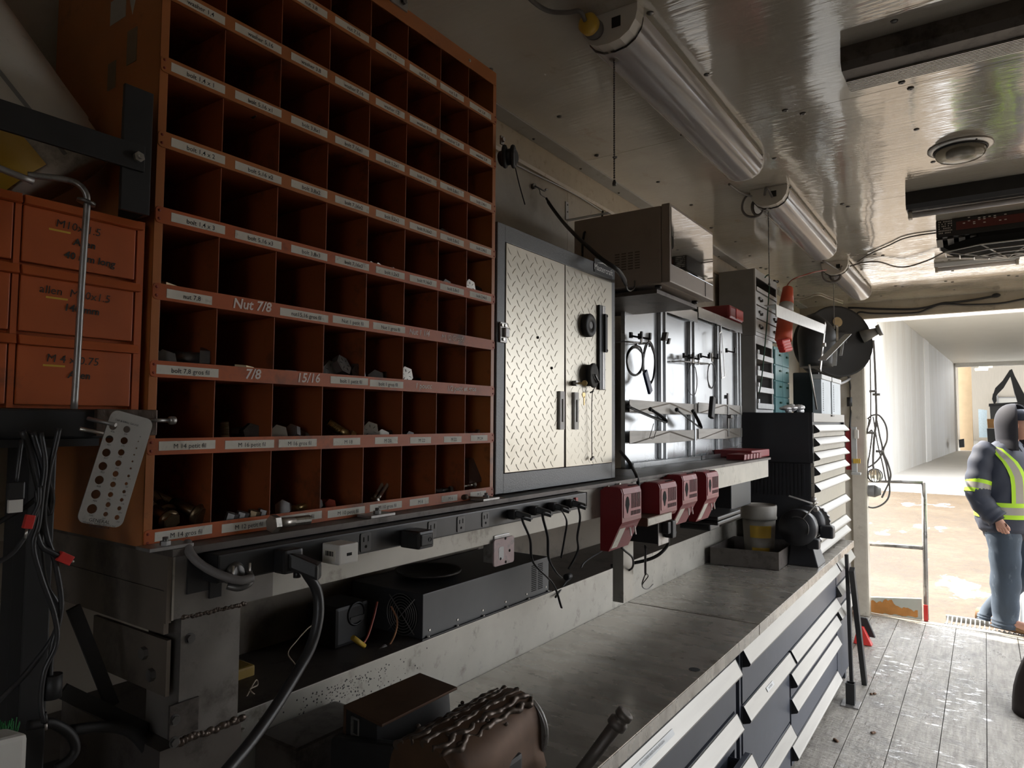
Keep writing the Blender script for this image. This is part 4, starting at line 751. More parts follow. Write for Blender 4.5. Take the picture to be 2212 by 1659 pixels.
k = M(); k.obox((.028, a.y+.012, a.z-.008), X_, (0, 1, -.9), Z_, (.003, .014, .003), .001); k.ball((.028, a.y+.024, a.z-.018), .005, 10, 8); k.build('crank', 'bolt', t)
k = M(); zb = P(1288, 995, x=.012).z; k.tube([(.024, a.y+.008, a.z-.036), (.015, a.y+.008, a.z-.06), (.012, a.y+.010, (a.z+zb)/2), (.012, a.y+.012, zb+.012)], .0013, 6); k.obox((.014, a.y+.008, a.z-.05), X_, (0, 1, .3), Z_, (.002, .010, .0018)); k.build('string', 'rubber', t)
k = M(); k.obox((.013, a.y+.012, zb+.008), X_, (0, 1, .4), Z_, (.003, .009, .003)); k.ring((.013, a.y+.012, zb-.008), X_, .006, .0007, 14, 5, 2.6, 6.8); k.build('string_hook', 'bolt', t)
a, bb = P(1301, 660, x=.01), P(1301, 842, x=.01); t = thing('magnetic_bar', 'long upright magnetic tool bar on the right edge of the tread-plate cabinet', 'tool holder', (.003, a.y, bb.z))
k = M(); k.box(.0035, .011, a.y-.019, a.y+.021, bb.z, a.z, .001); k.mi = 1
for i in range(3): k.box(.0112, .0126, a.y-.001+i*.0065, a.y+.002+i*.0065, bb.z+.002, a.z-.002)
k.build('rail', ['black', 'alu'], t); k = M(); a2, b2_ = P(1312, 680, x=.015), P(1312, 762, x=.015); k.box(.013, .020, a.y+.004, a.y+.019, b2_.z, a2.z, .001); k.build('slider', 'blackm', t); k = M()
for zz in (b2_.z+.006, a2.z-.006): k.cyl((.020, a.y+.016, zz), (.0206, a.y+.016, zz), .004, seg=10)
k.build('screw', 'slot', t)
# shelf brackets, hook and bungee over the cabinet
k = M(); a = P(1224, 452, x=WX); k.box(WX+.001, WX+.004, a.y-.012, a.y+.012, a.z-.05, a.z+.03, .001); k.box(WX+.004, WX+.2, a.y-.012, a.y+.012, a.z-.05, a.z-.047, .001); k.mi = 1
for zz in (.018, -.012): k.cyl((WX+.004, a.y, a.z+zz), (WX+.006, a.y, a.z+zz), .004, seg=10)
tag(k.build('shelf_bracket', ['lgrey', 'bolt']), 'small steel angle bracket on the wall left of the microwave', 'bracket')
k = M(); a = P(1150, 403, x=WX); k.cyl(a, a+X_*.012, .011, seg=14); k.tube([a+X_*.012, a+V((.03, .01, -.012)), a+V((.035, .035, -.014)), a+V((.03, .05, -.002)), a+V((.03, .065, 0))], .003, 8); tag(k.build('wall_hook', 'bolt'), 'dark screw hook on the wall that holds the black strap', 'hook')
pts = [P(u, v, x=xx) for u, v, xx in ((1180, 428, WX+.03), (1190, 445, WX+.05), (1215, 478, WX+.12), (1240, 505, -.16), (1270, 533, -.04), (1300, 560, .05), (1330, 580, .09), (1345, 598, .06), (1352, 615, .0))]
t = thing('rubber_strap', 'thick black rubber strap with metal hooks stretched from the wall across the microwave', 'strap', pts[0])
k = M(); k.tube(pts, lambda s: .0085 if .05 < s < .95 else .006, 10, 6, flat=.7); k.build('strap', 'rubber', t)
k = M(); k.tube([pts[0], P(1168, 420, x=WX+.03), P(1166, 412, x=WX+.03), P(1162, 405, x=WX+.03)], .002, 8); k.build('hook', 'bolt', t)
k = M(); k.tube([pts[-1], P(1355, 625, x=.0), P(1362, 628, x=.0), P(1370, 622, x=.0), P(1371, 606, x=.0)], .0025, 8); k.build('hook', 'bolt', t)
k = M(); a = P(1085, 335, x=.004); 
for i, xx in enumerate((0, .018)): k.ring((xx+.004, a.y+.012+i*.012, a.z), (.9, .45, 0), .024, .006, 24, 8)
k.cyl((-.012, a.y+.02, a.z), (.028, a.y+.02, a.z), .020, seg=20); k.mi = 1; k.box(.0, .004, a.y-.006, a.y+.008, a.z+.028, a.z+.05); k.hexhead((.004, a.y, a.z+.04), X_, .011, .006); tag(k.build('hose_clamp', ['rubber', 'steel']), 'black round rubber clamp bolted to the upper right corner of the bolt bin', 'clamp')
k = M(); a, bb = P(1111, 352, x=WX+.02), P(1134, 442, x=WX+.02); k.tube([a, a.lerp(bb, .5)+V((0, -.004, 0)), bb], .0022, 6); k.obox(a, X_, Y_, Z_, (.004, .005, .004)); tag(k.build('cable_tie', 'rubber'), 'long tail of a black cable tie hanging on the wall beside the bin', 'cable tie')
cord('wall_wire', 'thin grey wire clipped along the wall below the pale cove', [P(u, v, x=WX+.008) for u, v in ((1100, 348), (1150, 374), (1200, 398), (1250, 424), (1300, 456), (1312, 463))], .003, 'lgrey', cat='wire')

# ================================================================ MICROWAVE
mx, my0, my1, mz0, mz1 = .13, 1.70, 2.16, .668, .945
mw_ = thing('microwave_oven', 'beige microwave oven with a mirror-glass door on the shelf above the tool panels', 'microwave', (-.06, (my0+my1)/2, mz0))
k = M(); k.box(-.25, mx-.033, my0+.004, my1, mz0, mz1-.003, .006); k.build('casing', 'micro', mw_)
k = M(); k.mi = 0; y = my0+.004
for i in range(4):
    for j in range(7): k.box(-.08+i*.026, -.062+i*.026, y-.0012, y+.002, mz0+.062+j*.0095, mz0+.066+j*.0095)
k.build('vent_slot', mat('vent_shadow_brown', (.14, .11, .09), .6, var=0), mw_)
k = M(); k.box(mx-.031, mx, my0, my1, mz0, mz1, .005); dm = k.build('door', 'micro', mw_)
k = M(); k.box(mx+.0004, mx+.002, my0+.012, my1-.012, mz0+.062, mz1-.012, .0006); gm = mat('mirror_door_glass', (.55, .56, .58), .03, 1., var=0); k.build('mirror_glass', gm, dm)
k = M(); k.box(mx+.0004, mx+.0025, my1-.10, my1-.099, mz0+.005, mz0+.062); k.build('button_gap', 'grey', dm)
k = M()
for xx in (-.2, mx-.06):
    for yy in (my0+.04, my1-.05): k.cyl((xx, yy, mz0-.012), (xx, yy, mz0), .012, seg=12)
k.build('foot', 'black', mw_)
k = M(); k.tube([P(u, v, x=xx) for u, v, xx in ((1302, 456, -.26), (1295, 500, -.255))]+[V((-.2, my0-.009, mz1-.06)), V((-.205, my0-.009, mz0+.03)), V((-.21, my0-.009, mz0-.01))], .0045, 8, 4); tag(k.build('tie_down_cord', 'rubber'), 'thin black cord tied down the left side of the microwave', 'cord')
# plank shelf that carries microwave, on the panel top rail
k = M(); k.box(WX+.002, .07, my0+.03, my1-.02, mz0-.028, mz0-.0125, .002); tag(k.build('microwave_shelf', 'dsteel'), 'thin dark shelf board under the microwave', 'shelf')
k = M(); a = P(1470, 648, x=.02); rs = random.Random(4)
for i in range(7): k.tube([a+V((rs.uniform(-.03, .02), rs.uniform(-.06, .1), rs.uniform(-.004, .012))) for _ in range(5)], .004, 7, 5)
tag(k.build('tangled_lead', 'cable'), 'tangle of black cord hanging below the microwave shelf', 'cord')

# ================================================================ STEEL TOOL PANELS ON THE WALL
XP = -.20
def panel(lb, y0, y1, z0, z1, ytilt=0.):
    r = thing('tool_board', lb, 'tool panel', (XP, (y0+y1)/2, z0)); w_ = y1-y0
    k = M(); k.box(XP-.02, XP-.002, y0, y1, z0, z1); k.build('sheet', 'panelsteel', r)
    k = M()
    k.prism([(XP-.0019, y, z1) for y in (y0,)]+[(XP+.022, y0, z1), (XP+.024, y0, z1-.055), (XP+.02, y0, z1-.055), (XP+.018, y0, z1-.004), (XP-.0019, y0, z1-.004)], (0, w_, 0)); k.build('top_rail', 'panelsteel', r)
    k = M(); k.prism([(XP-.0019, y0, z0), (XP+.035, y0, z0-.015), (XP+.036, y0, z0+.05), (XP+.032, y0, z0+.05), (XP+.03, y0, z0-.008), (XP-.0019, y0, z0+.006)], (0, w_, 0)); k.build('bottom_tray', 'panelsteel', r)
    for f in (.46, .93):
        k = M(); yy = y0+w_*f; k.box(XP-.0018, XP+.016, yy-.028, yy+.028, z0+.052, z1-.057, .002); k.box(XP+.0161, XP+.024, yy+.005, yy+.020, z0+.052, z1-.057); k.build('upright', 'panelsteel', r)
    for zz in (.33, .165):
        k = M(); k.prism([(XP+.018, y0+.002, z0+(z1-z0)*zz), (XP+.04, y0+w_*.48, z0+(z1-z0)*zz-.004), (XP+.018, y1-.002, z0+(z1-z0)*zz), (XP+.018, y1-.002, z0+(z1-z0)*zz+.052), (XP+.04, y0+w_*.48, z0+(z1-z0)*zz+.050), (XP+.018, y0+.002, z0+(z1-z0)*zz+.052)], (-.003, 0, 0)); k.build('cross_bar', 'barsteel', r)
    return r
MT['panelsteel'] = mat('smudged_panel_steel', (.42, .43, .44), .26, .85, var=.2, scale=3, dirt=(.26, .26, .26), damt=.3, dscale=6, rvar=.08); MT['barsteel'] = mat('worn_bar_steel', (.22, .205, .185), .42, .5, var=.3, scale=22, stretch=(1, .4, 3))
panel('steel tool panel nearer the tread-plate cabinet, hung with coiled leads and belts', 2.045, 2.845, -.03, .745)
panel('steel tool panel nearer the tall black chest, hung with test leads and a square', 2.86, 3.62, -.03, .775)
def hooks(u, v, lb, dx=.05):
    a = P(u, v, x=XP+.028); k = M(); k.obox(a+V((.004, 0, 0)), X_, Y_, Z_, (.006, .008, .012), .002); k.obox(a+V((dx/2, 0, -.008)), (1, 0, -.25), Y_, Z_, (dx/2, .005, .004)); k.obox(a+V((dx, 0, -.002)), X_, Y_, Z_, (.004, .006, .014), .001); return tag(k.build('clip_hook', 'blackm'), lb, 'hook', 'hooks on the steel tool panels')
for u, v, lb in ((1361, 724, 'black clip hook at the left edge of the near tool panel'), (1380, 727, 'black clip hook second from the left edge on the near tool panel'), (1476, 768, 'black clip hook under the printed square, left of two'), (1488, 771, 'black clip hook under the printed square, right of two'), (1512, 768, 'black clip hook holding a thin looped lead'), (1530, 770, 'black clip hook nearest the steel square'), (1568, 757, 'small clip on the upright beside the steel square')): hooks(u, v, lb)
for u0, v0, u1, v1, lb in ((1353, 738, 1400, 742, 'slim steel rod the coiled leads hang on'), (1470, 780, 1530, 786, 'slim steel rod the thin test leads hang on')):
    k = M(); a, bb = P(u0, v0, x=XP+.045), P(u1, v1, x=XP+.045); k.cyl(a, bb, .004, seg=10); k.cyl(a, a-X_*.044, .003, seg=8); k.cyl(bb, bb-X_*.044, .003, seg=8); tag(k.build('hanging_rod', 'steel'), lb, 'rod')
for i, (u, v, du) in enumerate(((1385, 730, 4), (1403, 738, 6), (1496, 774, 5), (1509, 775, 4), (1538, 772, 3))):
    k = M(); a = P(u, v, x=XP+.05); k.obox(a, X_, (0, .9, .2), (0, -.15, 1), (.003, .007, .022), .001); tag(k.build('clamp_tag', 'white'), ['white tag on the left coiled lead', 'white tag leaning right of the coiled leads', 'white tag on the thin looped lead, left one', 'white tag on the thin looped lead, right one', 'white tag beside the steel square'][i], 'tag')
def coil(name, lb, u, v, ru, rv, n, r, m='cable', x=None, seed=1):
    rs = random.Random(seed); k = M(); x = x or XP+.055; L = []
    for i in range(n*10+1):
        a = -1.57+i*2*math.pi/10; j = rs.uniform(.86, 1.08); L.append(P(u+ru*j*math.cos(a), v-rv*j*math.sin(a)*-1, x=x+.006*math.sin(i*.7)))
    k.tube(L, r, 6, 3); return tag(k.build(name, m), lb, 'cord')
coil('coiled_lead', 'black lead coiled in a round loop at the left of the near tool panel', 1372, 778, 19, 31, 3, .0035, seed=2)
coil('coiled_lead', 'black lead coiled in a tall narrow loop next to the round one', 1402, 785, 13, 44, 4, .0032, seed=5)
coil('test_lead', 'thin black lead hanging in one long loop across both tool panels', 1495, 822, 11, 36, 1, .0018, seed=3)
coil('test_lead', 'thin black leads bundled in narrow loops beside the steel square', 1537, 812, 9, 28, 3, .002, seed=8)
k = M(); a, bb = P(1393, 802, x=XP+.06), P(1405, 848, x=XP+.06); k.bar(a, bb, .032, .012, (0, 1, 0), .003); tag(k.build('blue_tester', 'blue'), 'dark blue flat tool hanging among the coiled leads', 'tool')
k = M(); a = P(1436, 727, x=XP+.04); k.obox(a, X_, Y_, (0, .5, 1), (.012, .012, .022), .003); k.obox(a+V((.012, .015, -.02)), X_, Y_, (0, .6, 1), (.006, .008, .016), .002); tag(k.build('spring_clamp', 'bolt'), 'small dark clamp on the first upright of the near tool panel', 'clamp')
k = M(); a = P(1485, 702, x=XP+.0); k.box(XP-.0018, XP-.001, a.y-.035, a.y+.03, a.z-.07, a.z+.06); tag(k.build('printed_sticker', 'panelsteel'), 'faded square sticker on the right half of the near tool panel', 'sticker')
k = M(); a, bb = P(1554, 720, x=XP+.05), P(1562, 815, x=XP+.05)
for (p_, q_) in ((P(1554, 720, x=XP+.05), P(1559, 817, x=XP+.05)), (P(1559, 716, x=XP+.05), P(1566, 814, x=XP+.05)), (P(1554, 720, x=XP+.05), P(1559, 716, x=XP+.05)), (P(1559, 817, x=XP+.05), P(1566, 814, x=XP+.05))): k.bar(p_, q_, .006, .003, (0, 1, 0))
tag(k.build('narrow_frame', 'alu'), 'narrow upright steel frame hanging on the far tool panel', 'frame')
k = M(); a, bb = P(1540, 858, x=XP+.07), P(1536, 903, x=XP+.07); k.bar(a, bb, .045, .022, (0, 1, 0), .006); tag(k.build('black_pouch', 'rubber'), 'black pouch hanging below the narrow steel frame', 'pouch')
for i, (p_, lb) in enumerate((([(1357, 878), (1390, 893), (1420, 905), (1437, 910), (1430, 900), (1405, 884)], 'black belt looped from the left of the near tool panel'), ([(1462, 885), (1485, 903), (1507, 920), (1513, 922), (1508, 908), (1497, 888)], 'black belt looped on the joint between the tool panels'))):
    k = M(); pp = [P(u, v, x=XP+.06+.02*j/5) for j, (u, v) in enumerate(p_)]; k.tube(pp, .012, 8, 5, flat=.3); k.ball(pp[0], .010, 10, 8); k.ball(pp[-1], .009, 10, 8); tag(k.build('belt', 'rubber'), lb, 'belt')
cord('clothes_hanger_wire', 'bent wire clip hanging below the left belt', [P(u, v, x=XP+.05) for u, v in ((1412, 915), (1405, 940), (1404, 945), (1412, 947), (1416, 935), (1422, 918))], .0018, 'bolt', cat='wire')
k = M(); a = P(1579, 900, x=XP+.05); k.box(XP+.03, XP+.038, a.y-.012, a.y+.012, a.z-.11, a.z+.13, .002); k.box(XP+.016, XP+.0299, a.y-.01, a.y+.01, a.z+.10, a.z+.12); k.cyl((XP+.038, a.y-.02, a.z), (XP+.06, a.y-.02, a.z), .010, seg=12); k.cyl((XP+.03, a.y+.035, a.z), (XP+.05, a.y+.035, a.z), .010, seg=12); tag(k.build('latch_bar', 'bolt'), 'upright latch bar with two knobs at the right edge of the far tool panel', 'latch')
k = M(); a = P(1365, 628, x=XP+.0); 
for u, v in ((1380, 623),): a = P(u, v, x=XP+.024); k.cyl(a, a+V((.05, 0, -.004)), .004, seg=8); k.cyl(a+V((.05, 0, -.004)), a+V((.055, 0, -.004)), .008, seg=10)
tag(k.build('peg_bolt', 'steel'), 'bolt sticking out of the top rail beside the strap hook', 'bolt')
k = M(); a = P(1562, 665, x=XP-.05); k.box(XP-.15, XP+.03, a.y-.13, a.y+.13, .781, .86, .015); k.mi = 1; k.box(XP+.0301, XP+.034, a.y-.02, a.y+.12, .79, .85, .003); tag(k.build('red_case', ['red', 'redv']), 'red plastic case lying on top of the far tool panel', 'case')
# ================================================================ CHARGERS AND THINGS ON THE STEEL SHELF
MT['redbody'] = mat('dark_red_charger', (.21, .014, .02), .36, var=.12); MT['pinkface'] = mat('scuffed_red_face', (.34, .08, .09), .42, var=.2, dirt=(.45, .30, .30), damt=.3, dscale=40)
def charger(lb, u0, u1, vt, vb, xf=.105, lower=True, tilt=0.):
    y0, y1 = P(u0+ (u1-u0)*.45, vt, x=xf).y, P(u1, vt, x=xf).y; zt, zb = P(u0+(u1-u0)*.5, vt, x=xf).z, P(u0+(u1-u0)*.4, vb, x=.05).z; zm = zt-.105
    c = thing('battery_charger', lb, 'charger', (XB+.03, (y0+y1)/2, zb), 'red battery chargers hung along the steel shelf')
    pr = [(XB+.002, zt-.012), (XB+.02, zt), (xf-.016, zt), (xf-.005, zt-.005), (xf, zt-.018), (xf, zm), (xf-.008, zm-.012)]
    pr += [(XB+.03, zb), (XB+.002, zb)] if lower else [(XB+.002, zm-.012)]
    k = M(); k.prism([(a, y0, bb) for a, bb in pr], (0, y1-y0, 0)); k.build('housing', 'redbody', c)
    k = M(); w_ = y1-y0; k.prism([(xf+.0003, y0+w_*a, zm+.012+(zt-.022-zm-.012)*bb) for a, bb in rrect(.06, .94, 0, 1, .06, 3)], (.0016, 0, 0)); k.prism([(a, y0+w_*.06, bb) for a, bb in ((xf+.0017, zt-.021), (xf-.003, zt-.0045), (xf-.016, zt+.0012), (XB+.03, zt+.0012), (XB+.03, zt-.001), (xf-.017, zt-.001), (xf-.004, zt-.006), (xf, zt-.021))], (0, w_*.88, 0)); fp = k.build('front_cover', 'pinkface', c)
    k = M(); n = 9
    for i in range(n):
        yy = y0+w_*(.44+.5*i/n); k.box(xf+.0018, xf+.0024, yy, yy+w_*.028, zm+.038, zt-.022); k.box(xf-.014, xf-.010, yy, yy+w_*.028, zt-.002, zt+.0016) if i else None
    for i in range(9): yy = y0+w_*(.42+.52*i/9); k.box(xf+.0018, xf+.0024, yy, yy+w_*.034, zm+.017, zm+.030)
    k.prism([(xf+.0018, y0+w_*.24+w_*.105*math.cos(a)*(1 if math.sin(a) > -.2 else .6), (zm+zt)/2-.002+.026*math.sin(a)) for a in [i*.5236 for i in range(12)]], (.0006, 0, 0)); k.build('vent_slot', 'slot', fp)
    if lower:
        k = M(); d = V((xf-.008-(XB+.03), 0, zm-.012-zb)); nn = V((-d.z, 0, d.x)).normalized()*-1; o = V((XB+.03, y0, zb)); nn = V((d.z, 0, -d.x)).normalized()
        k.hexa([o+Y_*w_*.05+d*.1+nn*.0004, o+Y_*w_*.34+d*.1+nn*.0004, o+Y_*w_*.34+d*.9+nn*.0004, o+Y_*w_*.05+d*.9+nn*.0004]+[o+Y_*w_*a+d*bb+nn*.0012 for a, bb in ((.05, .1), (.34, .1), (.34, .9), (.05, .9))]); k.build('spec_label', 'label', c)
        k = M()
        for a in (.60, .85): k.obox(o+Y_*w_*a+d*.72+nn*.008, (0, .3, -1), Y_, X_, (.014, .002, .002))
        k.build('battery_rail', 'white', c)
    return c
charger('largest red battery charger, nearest the tread-plate cabinet, with a white spec label', 1310, 1385, 1053, 1180)
charger('short red battery charger propped on a white box, second from the cabinet', 1395, 1462, 1043, 1110, .105, False)
charger('red battery charger third from the tread-plate cabinet', 1448, 1506, 1026, 1128)
charger('red battery charger farthest from the cabinet, nearest the tall black chest', 1505, 1552, 1020, 1118)
a = P(1425, 1118, x=.10); k = M(); k.box(XB+.003, .108, a.y-.12, a.y+.09, a.z-.016, a.z+.012, .002); k.mi = 1; k.box(.1082, .1088, a.y-.115, a.y+.085, a.z-.013, a.z+.009); tag(k.build('white_box', ['rust', 'label']), 'flat box with a worn white end under the short red charger', 'box')
k = M()
for i, (u, v) in enumerate(((1300, 1052), (1325, 1046), (1392, 1042), (1440, 1026), (1465, 1022), (1492, 1019), (1515, 1016))):
    a = P(u, v, x=XB+.002); k = M(); k.cyl(a, a+X_*.02, .003, seg=8); k.lathe([(.006, 0), (.0055, .004)], a+X_*.02, X_, 10); tag(k.build('wall_screw', 'zinc'), ['screw left above the largest red charger', 'screw right above the largest red charger', 'screw above the short red charger', 'left screw above the third red charger', 'right screw above the third red charger', 'left screw above the farthest red charger', 'right screw above the farthest red charger'][i], 'screw', 'screws above the red chargers')
# adapter block with cables below the chargers
a = P(1372, 1140, x=.02); t = thing('junction_box', 'dark metal outlet box with plugs hanging between the red chargers', 'outlet box', (0, a.y, a.z-.05))
y0 = P(1385, 1150, x=.05).y; k = M(); k.box(-.04, .085, y0+.06, y0+.14, a.z-.055, a.z+.02, .003); k.build('box', 'blackm', t); k = M(); k.box(.0852, .089, y0+.055, y0+.145, a.z-.06, a.z+.024, .002); k.build('cover', 'steel', t)
k = M(); k.obox((.105, y0+.12, a.z-.008), X_, Y_, Z_, (.016, .016, .03), .005); k.obox((.105, y0+.085, a.z+.0), X_, Y_, Z_, (.012, .012, .02), .004); k.build('plug', 'rubber', t)
k = M(); k.box(-.06, -.02, y0+.01, y0+.09, LT+.001, a.z-.056); tag(k.build('support_post', 'beam'), 'short galvanised post standing on the ledge under the outlet box', 'post')
cord('hanging_lead', 'thick black lead curving from the outlet box down to the ledge', [V((.12, y0+.13, a.z-.02)), P(1440, 1150, x=.08), P(1443, 1175, x=.06), P(1420, 1200, x=.03), P(1380, 1214, x=-.05), P(1320, 1222, x=-.12)], .006, 'rubber', None, 'cable')
cord('hanging_lead', 'thin black lead looping under the largest red charger', [P(1342, 1182, x=.04), P(1350, 1190, x=.04), P(1366, 1205, x=.03), P(1366, 1226, x=0), P(1350, 1234, x=-.04), P(1333, 1228, x=-.08)], .0035, 'rubber', None, 'cable')
cord('charger_cable', 'black cable dropping from behind the tool panels to the largest red charger', [P(1340, 975, x=-.1), P(1360, 1000, x=.055), P(1376, 1030, x=.04), P(1380, 1062, x=.06)], .006, 'rubber', None, 'cable')
k = M(); pp = [P(u, v, x=xx) for u, v, xx in ((1394, 1180, .06), (1394, 1215, .03), (1394, 1240, 0))]; k.tube(pp, .006, 8, 4, flat=.5); k.mi = 1; k.tube([pp[2], P(1388, 1255, x=-.02), P(1387, 1262, x=-.03), P(1394, 1240, x=.0), P(1400, 1245, x=0), P(1388, 1262, x=-.02), P(1390, 1270, x=-.02), P(1400, 1272, x=-.02), P(1411, 1262, x=-.02)], .002, 7, 5); tag(k.build('bungee_hook', ['rubber', 'bolt']), 'black bungee end with a wire hook hanging over the bench', 'bungee')
# black trays on the ledge beyond the chargers
a = P(1520, 1112, x=-.02); t = thing('black_tray_stack', 'stack of black trays behind the farthest chargers', 'tray', (-.08, a.y, a.z-.03))
k = M()
for i in range(2): k.box(-.18, .06, a.y-.05, a.y+.28, a.z-.035+i*.02, a.z-.018+i*.02, .006)
k.box(-.12, .02, a.y-.03, a.y+.1, a.z-.065, a.z-.036, .008); k.build('tray', 'black', t)
MB_ = M(); a = P(1600, 1040, x=-.1); MB_.box(-.2, .0, a.y-.14, a.y+.22, -.0004, .04, .006); tag(MB_.build('red_case', 'red'), 'red ribbed case lying in shadow at the foot of the tall chest', 'case')
k = M(); a = P(1575, 1035, x=.0); k.box(-.28, -.02, 2.86, 3.2, -.24, -.106, .004); tag(k.build('black_bin', 'blackcab'), 'black bin hanging under the shelf end beside the chargers', 'bin')
k = M()
for i in range(6): k.obox((-.02, 2.95+i*.055, .015), X_, Y_, (0, .25, 1), (.045, .02, .014), .003)
tag(k.build('battery_pack', 'redbody'), 'row of dull red battery packs on the end of the steel shelf', 'battery')

# ================================================================ TALL BLACK TOOL CHEST
TX, TY0, TY1 = .165, 3.85, 4.98
tc_ = thing('tall_tool_chest', 'tall black tool chest with aluminium-handled drawers on the far bench', 'tool chest', (.0, 4.4, WT))
k = M(); k.box(-.26, TX-.02, TY0, TY1, -.05, .25, .003); k.box(TX-.02, TX-.002, TY0, TY0+.02, -.05, .25); k.box(TX-.02, TX-.002, TY1-.02, TY1, -.05, .25); k.build('upper_body', 'blackcab', tc_)
k = M(); k.box(-.24, TX-.02, TY0+.02, TY1, WT+.0008, -.051, .003)
for i in range(16): k.box(-.23+i*.022, -.218+i*.022, TY0+.014, TY0+.0199, -.25, -.06)
k.build('lower_body', 'blackcab', tc_)
k = M(); k.box(TX-.019, TX+.002, TY0+.022, TY1-.022, .195, .248, .002); ld = k.build('lid_front', 'aluhandle', tc_); k = M(); a = P(1797, 898, x=TX+.003); k.box(TX+.0022, TX+.012, a.y-.03, a.y+.05, a.z-.006, a.z+.006, .003); k.build('lid_handle', 'bolt', ld)
zz = [P(u, v, x=TX).z for u, v in ((1756, 918), (1757, 947), (1758, 978), (1758, 1010), (1760, 1046))]; zz += [P(u, v, x=TX).z for u, v in ((1833, 1064), (1834, 1107), (1838, 1142))]
MT['drawerbeige'] = mat('pale_worn_drawer_face', (.38, .355, .305), .42, .3, var=.2, scale=20, dirt=(.34, .30, .24), damt=.4, dscale=20)
for i, z in enumerate(zz):
    zb = (zz[i+1] if i < 7 else WT+.01)+.006
    k = M(); k.box(TX-.019, TX, TY0+.022, TY1-.022, zb, z+.002, .0015); d = k.build('drawer', 'drawerbeige', tc_)
    k = M(); z = max(z, WT+.058); handle(k, TY0+.024, TY1-.024, z, TX+.0003, .040, .034); hd = k.build('handle', 'aluhandle', d); end_caps(d, TY0+.024, TY1-.024, z, TX+.0003, .040, .034)
# ------------------------------------------------------------- parts organizers on top of the chest
OX = -.17; oy = lambda u, v: P(u, v, x=OX).y
def organizer(lb, z0, z1, x0, x1, y0, y1, n, kind):
    r = thing('parts_organizer', lb, 'organizer', ((x0+x1)/2, (y0+y1)/2, z0)); k = M()
    t_ = .008; k.box(x0, x1-.004, y0, y0+t_, z0, z1); k.box(x0, x1-.004, y1-t_, y1, z0, z1); k.box(x0, x0+t_, y0+t_, y1-t_, z0, z1); k.box(x0+t_, x1-.004, y0+t_, y1-t_, z0, z0+t_); k.box(x0+t_, x1-.004, y0+t_, y1-t_, z1-t_, z1); k.build('body', 'grey', r)
    k = M(); k.box(x1-.0039, x1+.004, y0, y0+.018, z0, z1); k.box(x1-.0039, x1+.004, y1-.018, y1, z0, z1); k.box(x1-.0039, x1+.004, y0+.018, y1-.018, z1-.05, z1); k.box(x1-.0039, x1+.004, y0+.018, y1-.018, z0, z0+.02); k.build('face_frame', 'lgrey', r)
    h = (z1-z0-.07)/n
    for i in range(n):
        zb = z0+.02+i*h
        if kind == 0:                      # open bins with a low front lip
            k = M(); k.box(x0+.02, x1+.012, y0+.022, y1-.022, zb+.004, zb+.008); k.box(x1+.008, x1+.014, y0+.02, y1-.02, zb+.004, zb+h*.38, .002); k.box(x1+.008, x1+.018, y0+.02, y0+.05, zb+h*.38, zb+h*.62, .002); k.build('bin', 'lgrey', r)
        elif i < n-1:
            k = M(); k.box(x1-.02, x1+.004, y0+.02, y1-.02, zb+.004, zb+h-.004, .002); d = k.build('drawer', 'lgrey', r)
            for yy in (y0+.07, y1-.10):
                k = M(); k.box(x1+.0042, x1+.016, yy, yy+.05, zb+h*.42, zb+h*.62, .003); k.box(x1+.0042, x1+.022, yy+.04, yy+.055, zb+h*.3, zb+h*.5, .002); k.build('latch', 'bolt', d)
        else:
            k = M(); k.box(x1-.02, x1+.010, y0+.02, y1-.02, zb+.002, zb+h*.3, .002); k.build('tray', 'lgrey', r)
    return r
organizer('lower grey parts organizer with four open bins on the tall chest', .252, P(1640, 728, x=OX).z, OX-.22, OX, max(TY0+.01, oy(1624, 800)), oy(1668, 800), 4, 0)
organizer('upper grey drawer organizer with dark latches stacked under the ceiling', P(1640, 728, x=OX).z+.002, P(1640, 588, x=OX).z, OX-.22, OX+.005, max(TY0+.01, oy(1622, 640)), oy(1675, 640), 4, 1)
cord('green_rope', 'dark green cord hanging down the front of the stacked organizers', [P(u, v, x=xx) for u, v, xx in ((1652, 600, OX+.01), (1659, 594, OX+.03), (1662, 605, OX+.04), (1658, 680, OX+.04), (1652, 750, OX+.04), (1645, 820, OX+.04), (1640, 850, OX+.03))], .004, 'green')
t = thing('thumb_latch', 'dark knob and key hanging at the right top of the upper organizer', 'latch', P(1672, 605, x=OX+.02)); k = M(); a = P(1672, 606, x=OX+.02); k.cyl(a, a+V((.01, .05, 0)), .006, seg=10); k.ball(a+V((.01, .055, 0)), .010, 10, 8); k.build('knob', 'black', t); k = M(); b_ = P(1683, 622, x=OX+.02); k.lathe([(.009, -.001), (.009, .001)], b_, X_, 12); k.obox(b_-Z_*.02, X_, Y_, Z_, (.001, .003, .014)); k.build('key', 'bolt', t)
# teal small-drawer cabinet
t = thing('teal_drawer_cabinet', 'teal small-drawer cabinet standing beside the lower grey organizer', 'drawer cabinet', (-.25, 4.6, .252))
ty0, ty1 = P(1672, 820, x=-.19).y, P(1702, 820, x=-.19).y; tx = -.19; k = M(); k.box(-.40, tx, ty0, ty1, .252, .72); k.build('body', 'teal', t)
for i in range(4):
    for j in range(2):
        w_ = (ty1-ty0)/2; k = M(); k.box(tx+.0005, tx+.010, ty0+j*w_+.004, ty0+(j+1)*w_-.004, .26+i*.112, .26+i*.112+.104, .002); d = k.build('drawer', mat('pale_teal%d%d' % (i, j), (.20, .38, .40), .35, var=.2), t); k = M(); k.obox((tx+.016, ty0+j*w_+w_*.6, .26+i*.112+.07), X_, Y_, Z_, (.005, .02, .006), .002); k.build('pull', 'green', d)
